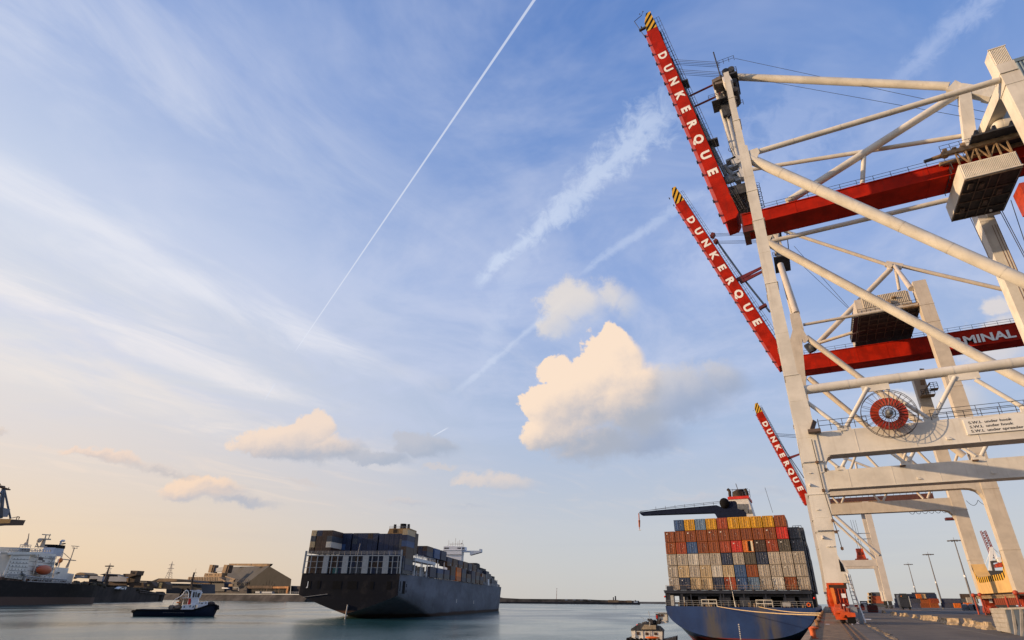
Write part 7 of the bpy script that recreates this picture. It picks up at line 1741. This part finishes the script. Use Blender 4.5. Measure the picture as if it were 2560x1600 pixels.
for i,(x0,x1,lab) in enumerate(((2409,2419,'grey bin, leftmost of the group by the right light mast'),(2426,2436,'grey bin in the middle of the group by the right light mast'),(2436,2447,'grey bin, rightmost of the group by the right light mast'))):
    T,a,b=simple('skip_bin',lab,'bin',x0,1512,x1,1527,190,1.5,mat('bin_grey',(.13,.14,.16),.6,var=.3),group='grey bins by the light mast')
    mb=MB(); mb.sphere(((a.x+b.x)/2,190.5,b.z+.05),.5,8,5,(1.1,.8,.4)); mb.build('load',mat('pale_rubble',(.50,.46,.40),.8,var=.4,scale=4),T)
# ------------------------------------------------------------------ concrete barriers
BAR=mat('barrier_concrete',(.40,.30,.19),.95,var=.3,scale=3,bump=.8)
mb=MB(); pr=[(-.30,0),(.30,0),(.30,.07),(.12,.22),(.08,.45),(-.08,.45),(-.12,.22),(-.30,.07)]
mb.prism(pr,(0,0,0),(1,0,0),(0,0,1),(0,1.5,0)); o=mb.build('concrete_barrier',BAR); bd=o.data; bpy.data.objects.remove(o)
mb=MB(); mb.prism([(-.32,0),(.32,0),(.32,.08),(.14,.24),(.18,.44),(-.18,.44),(-.14,.24),(-.32,.08)],(0,0,0),(1,0,0),(0,0,1),(0,1.0,0)); o=mb.build('concrete_barrier',BAR); bd2=o.data; bpy.data.objects.remove(o)
bx=[(2212,1532.5),(2234,1536),(2243,1538.5),(2258,1541),(2268,1541.5),(2291,1545.5),(2310,1549),(2333,1551.5),(2349,1553.5),(2366,1556.5),(2379,1560.5),(2402,1563),(2427,1566),(2441,1568),(2452,1570),(2465,1572),(2480,1575)]
rng=random.Random(2)
for i,(px,py) in enumerate(bx):
    p=at(px,py,Z=0); o=bpy.data.objects.new('concrete_barrier',bd if i%3 else bd2); COL.objects.link(o); o.location=(p.x,p.y,0); o.rotation_euler=(0,0,R(rng.uniform(35,75) if i in(11,10,7,2,15) else rng.uniform(-12,28))); s=rng.uniform(.9,1.1)*(1.2 if 10<=i<=12 else 1); o.scale=(s*1.1,s*.62,s*1.15)
    tag(o,'sunlit concrete barrier on the quay, %s of the row counted from the far end'%ORD[i],'barrier','concrete barriers along the lane')
def ON(i):
    return ORD[i] if i<19 else ['twentieth','twenty first','twenty second','twenty third','twenty fourth','twenty fifth','twenty sixth','twenty seventh','twenty eighth','twenty ninth','thirtieth','thirty first','thirty second','thirty third','thirty fourth'][i-19]
# broken kerb stones along the cable slot
bs=MB(); bs.box(-.22,.22,0,1.1,0,.10); o=bs.build('kerb_stone',mat('kerb_stone_grey',(.24,.18,.12),.95,var=.4,scale=3)); kd=o.data; bpy.data.objects.remove(o)
for i in range(34):
    px=2161+i*2.45; py=1557.5+i*1.28
    p=at(px,py,Z=0); o=bpy.data.objects.new('kerb_stone',kd); COL.objects.link(o); o.location=(p.x+rng.uniform(-.06,.06),p.y,.004); o.rotation_euler=(0,0,R(rng.uniform(-25,25))); s=rng.uniform(.35,.8); o.scale=(s*.8,s*.7,s*.5)
    tag(o,'low worn kerb stone in the broken line, %s from the far end'%ON(i),'kerb stone','broken line of kerb stones')
# ------------------------------------------------------------------ grey steel hopper at the right edge
hp=thing('steel_hopper','grey ribbed steel hopper box standing at the right edge of the quay','hopper',(11,56,0))
A0=at(2494,1577,Y=58);A1=at(2527,1583,Y=55.0);A2=at(2575,1603,Y=48); 
B0=at(2476,1523,Y=58);B1=at(2511,1522,Y=55.0);B2=at(2590,1519,Y=48)
PGR=mat('hopper_grey',(.34,.31,.27),.6,var=.15,scale=2,streaks=.3,rustcol=(.18,.12,.08)); PBL=mat('hopper_blue_grey',(.060,.080,.108),.55,var=.15,scale=1.5,streaks=.3,rustcol=(.10,.08,.07))
back=Vector((1.6,3.0,0))
mb=MB(); mb.face([A0,A1,B1,B0]); mb.face([B0,B1,B1+back,B0+back]); mb.face([A0,A0+back,A1+back,A1]); mb.build('end_panel',PGR,hp)
for i in range(5):
    f0,f1=i/5+.015,(i+1)/5-.015
    q=[A0.lerp(B0,f0),A1.lerp(B1,f0),A1.lerp(B1,f1),A0.lerp(B0,f1)]; n=(q[1]-q[0]).cross(q[3]-q[0]).normalized()*-.04
    n=n if n.y<0 else -n
    mb=MB(); mb.hexa([q[0],q[1],q[1]+n,q[0]+n,q[3],q[2],q[2]+n,q[3]+n]); mb.build('plank',PGR,hp)
mb=MB(); mb.face([A1,A2,B2,B1]); mb.face([A1,A1+back,A2+back,A2]); mb.face([B1,B2,B2+back,B1+back]); mb.build('side_panel',PBL,hp)
mb=MB()
for f,w in((0.0,.10),(.30,.14),(.62,.14)):
    a=A1.lerp(A2,f);b=B1.lerp(B2,f*.9); mb.beam(a+Vector((0,-.08,0)),b+Vector((0,-.08,0)),w,.16,up=(0,1,0))
build_split(mb,'rib',PGR,hp)
mb=MB(); mb.beam(B0+Vector((0,-.06,.0)),B1+Vector((0,-.06,.0)),.14,.12); mb.beam(B1+Vector((0,-.06,.0)),B2+Vector((0,-.06,.0)),.14,.12); build_split(mb,'top_rim',PGR,hp)
mb=MB(); 
for c in(A0.lerp(A1,.5),A1.lerp(A2,.45),A2): mb.box(c.x-.1,c.x+.25,c.y+.4,c.y+.8,0,c.z+.02)
build_split(mb,'foot',DARKM,hp)
# ------------------------------------------------------------------ mobile harbour crane between the crane legs
YM=330
mc=thing('mobile_crane','white and red mobile harbour crane with lattice jib, framed between the landside legs','mobile crane',(at(2490,1500,Y=YM).x,YM,0))
e5=lambda x,y:(2200+x/5.04,1300+y/5.04)
def M_(x,y,d=0): return at(*e5(x,y),Y=YM+d)
mb=MB(); l0,l1=M_(1415,480),M_(1275,133); r0,r1=M_(1475,480),M_(1330,133)
for a,b in((l0,l1),(r0,r1)): 
    for d in(0,2.2): mb.pipe(a+Vector((0,d,0)),b+Vector((0,d,0)),.17,5)
n=11
for i in range(n):
    a=l0.lerp(l1,i/n);b=r0.lerp(r1,i/n);c=l0.lerp(l1,(i+1)/n);dd=r0.lerp(r1,(i+1)/n); mb.pipe(a,b,.12,4); mb.pipe(b,c,.12,4) if i%2 else mb.pipe(a,dd,.12,4)
mb.build('lattice_jib',mat('jib_red_brown',(.22,.05,.04),.6,var=.2),mc,kind='stuff')
mb=MB(); mb.beam(M_(1395,640),M_(1400,345),1.0,1.2,up=(1,0,0)); mb.beam(M_(1470,490),M_(1405,345),.9,1.0,up=(1,0,0)); mb.beam(M_(1385,520),M_(1490,515),.9,1.0); mb.beam(M_(1490,470),M_(1530,530),2,3.2); build_split(mb,'tower',WHITE,mc)
mb=MB(); mb.path([M_(1405,345),M_(1330,560)],.10,4); mb.path([M_(1410,340),M_(1500,420)],.10,4); mb.path([M_(1410,335),M_(1520,450)],.10,4); build_split(mb,'stay',WHITE,mc)
mb=MB(); mb.prism([(M_(1460,600).x,M_(1460,600).z),(M_(1445,560).x,M_(1445,560).z),(M_(1550,515).x,M_(1550,515).z),(M_(1560,590).x,M_(1560,590).z)],(0,YM-1,0),(1,0,0),(0,0,1),(0,4,0)); mb.build('machinery_house',MATS['spreader_red'],mc)
mb=MB(); mb.beam(M_(1430,640),M_(1400,520),1.2,1.0,up=(1,0,0)); mb.beam(M_(1400,530),M_(1470,522),1,.9); mb.box(M_(1400,700).x-2,M_(1500,700).x+2,YM-2,YM+4,0,M_(1430,640).z); build_split(mb,'chassis',mat('chassis_dark',(.06,.055,.05),.7),mc)
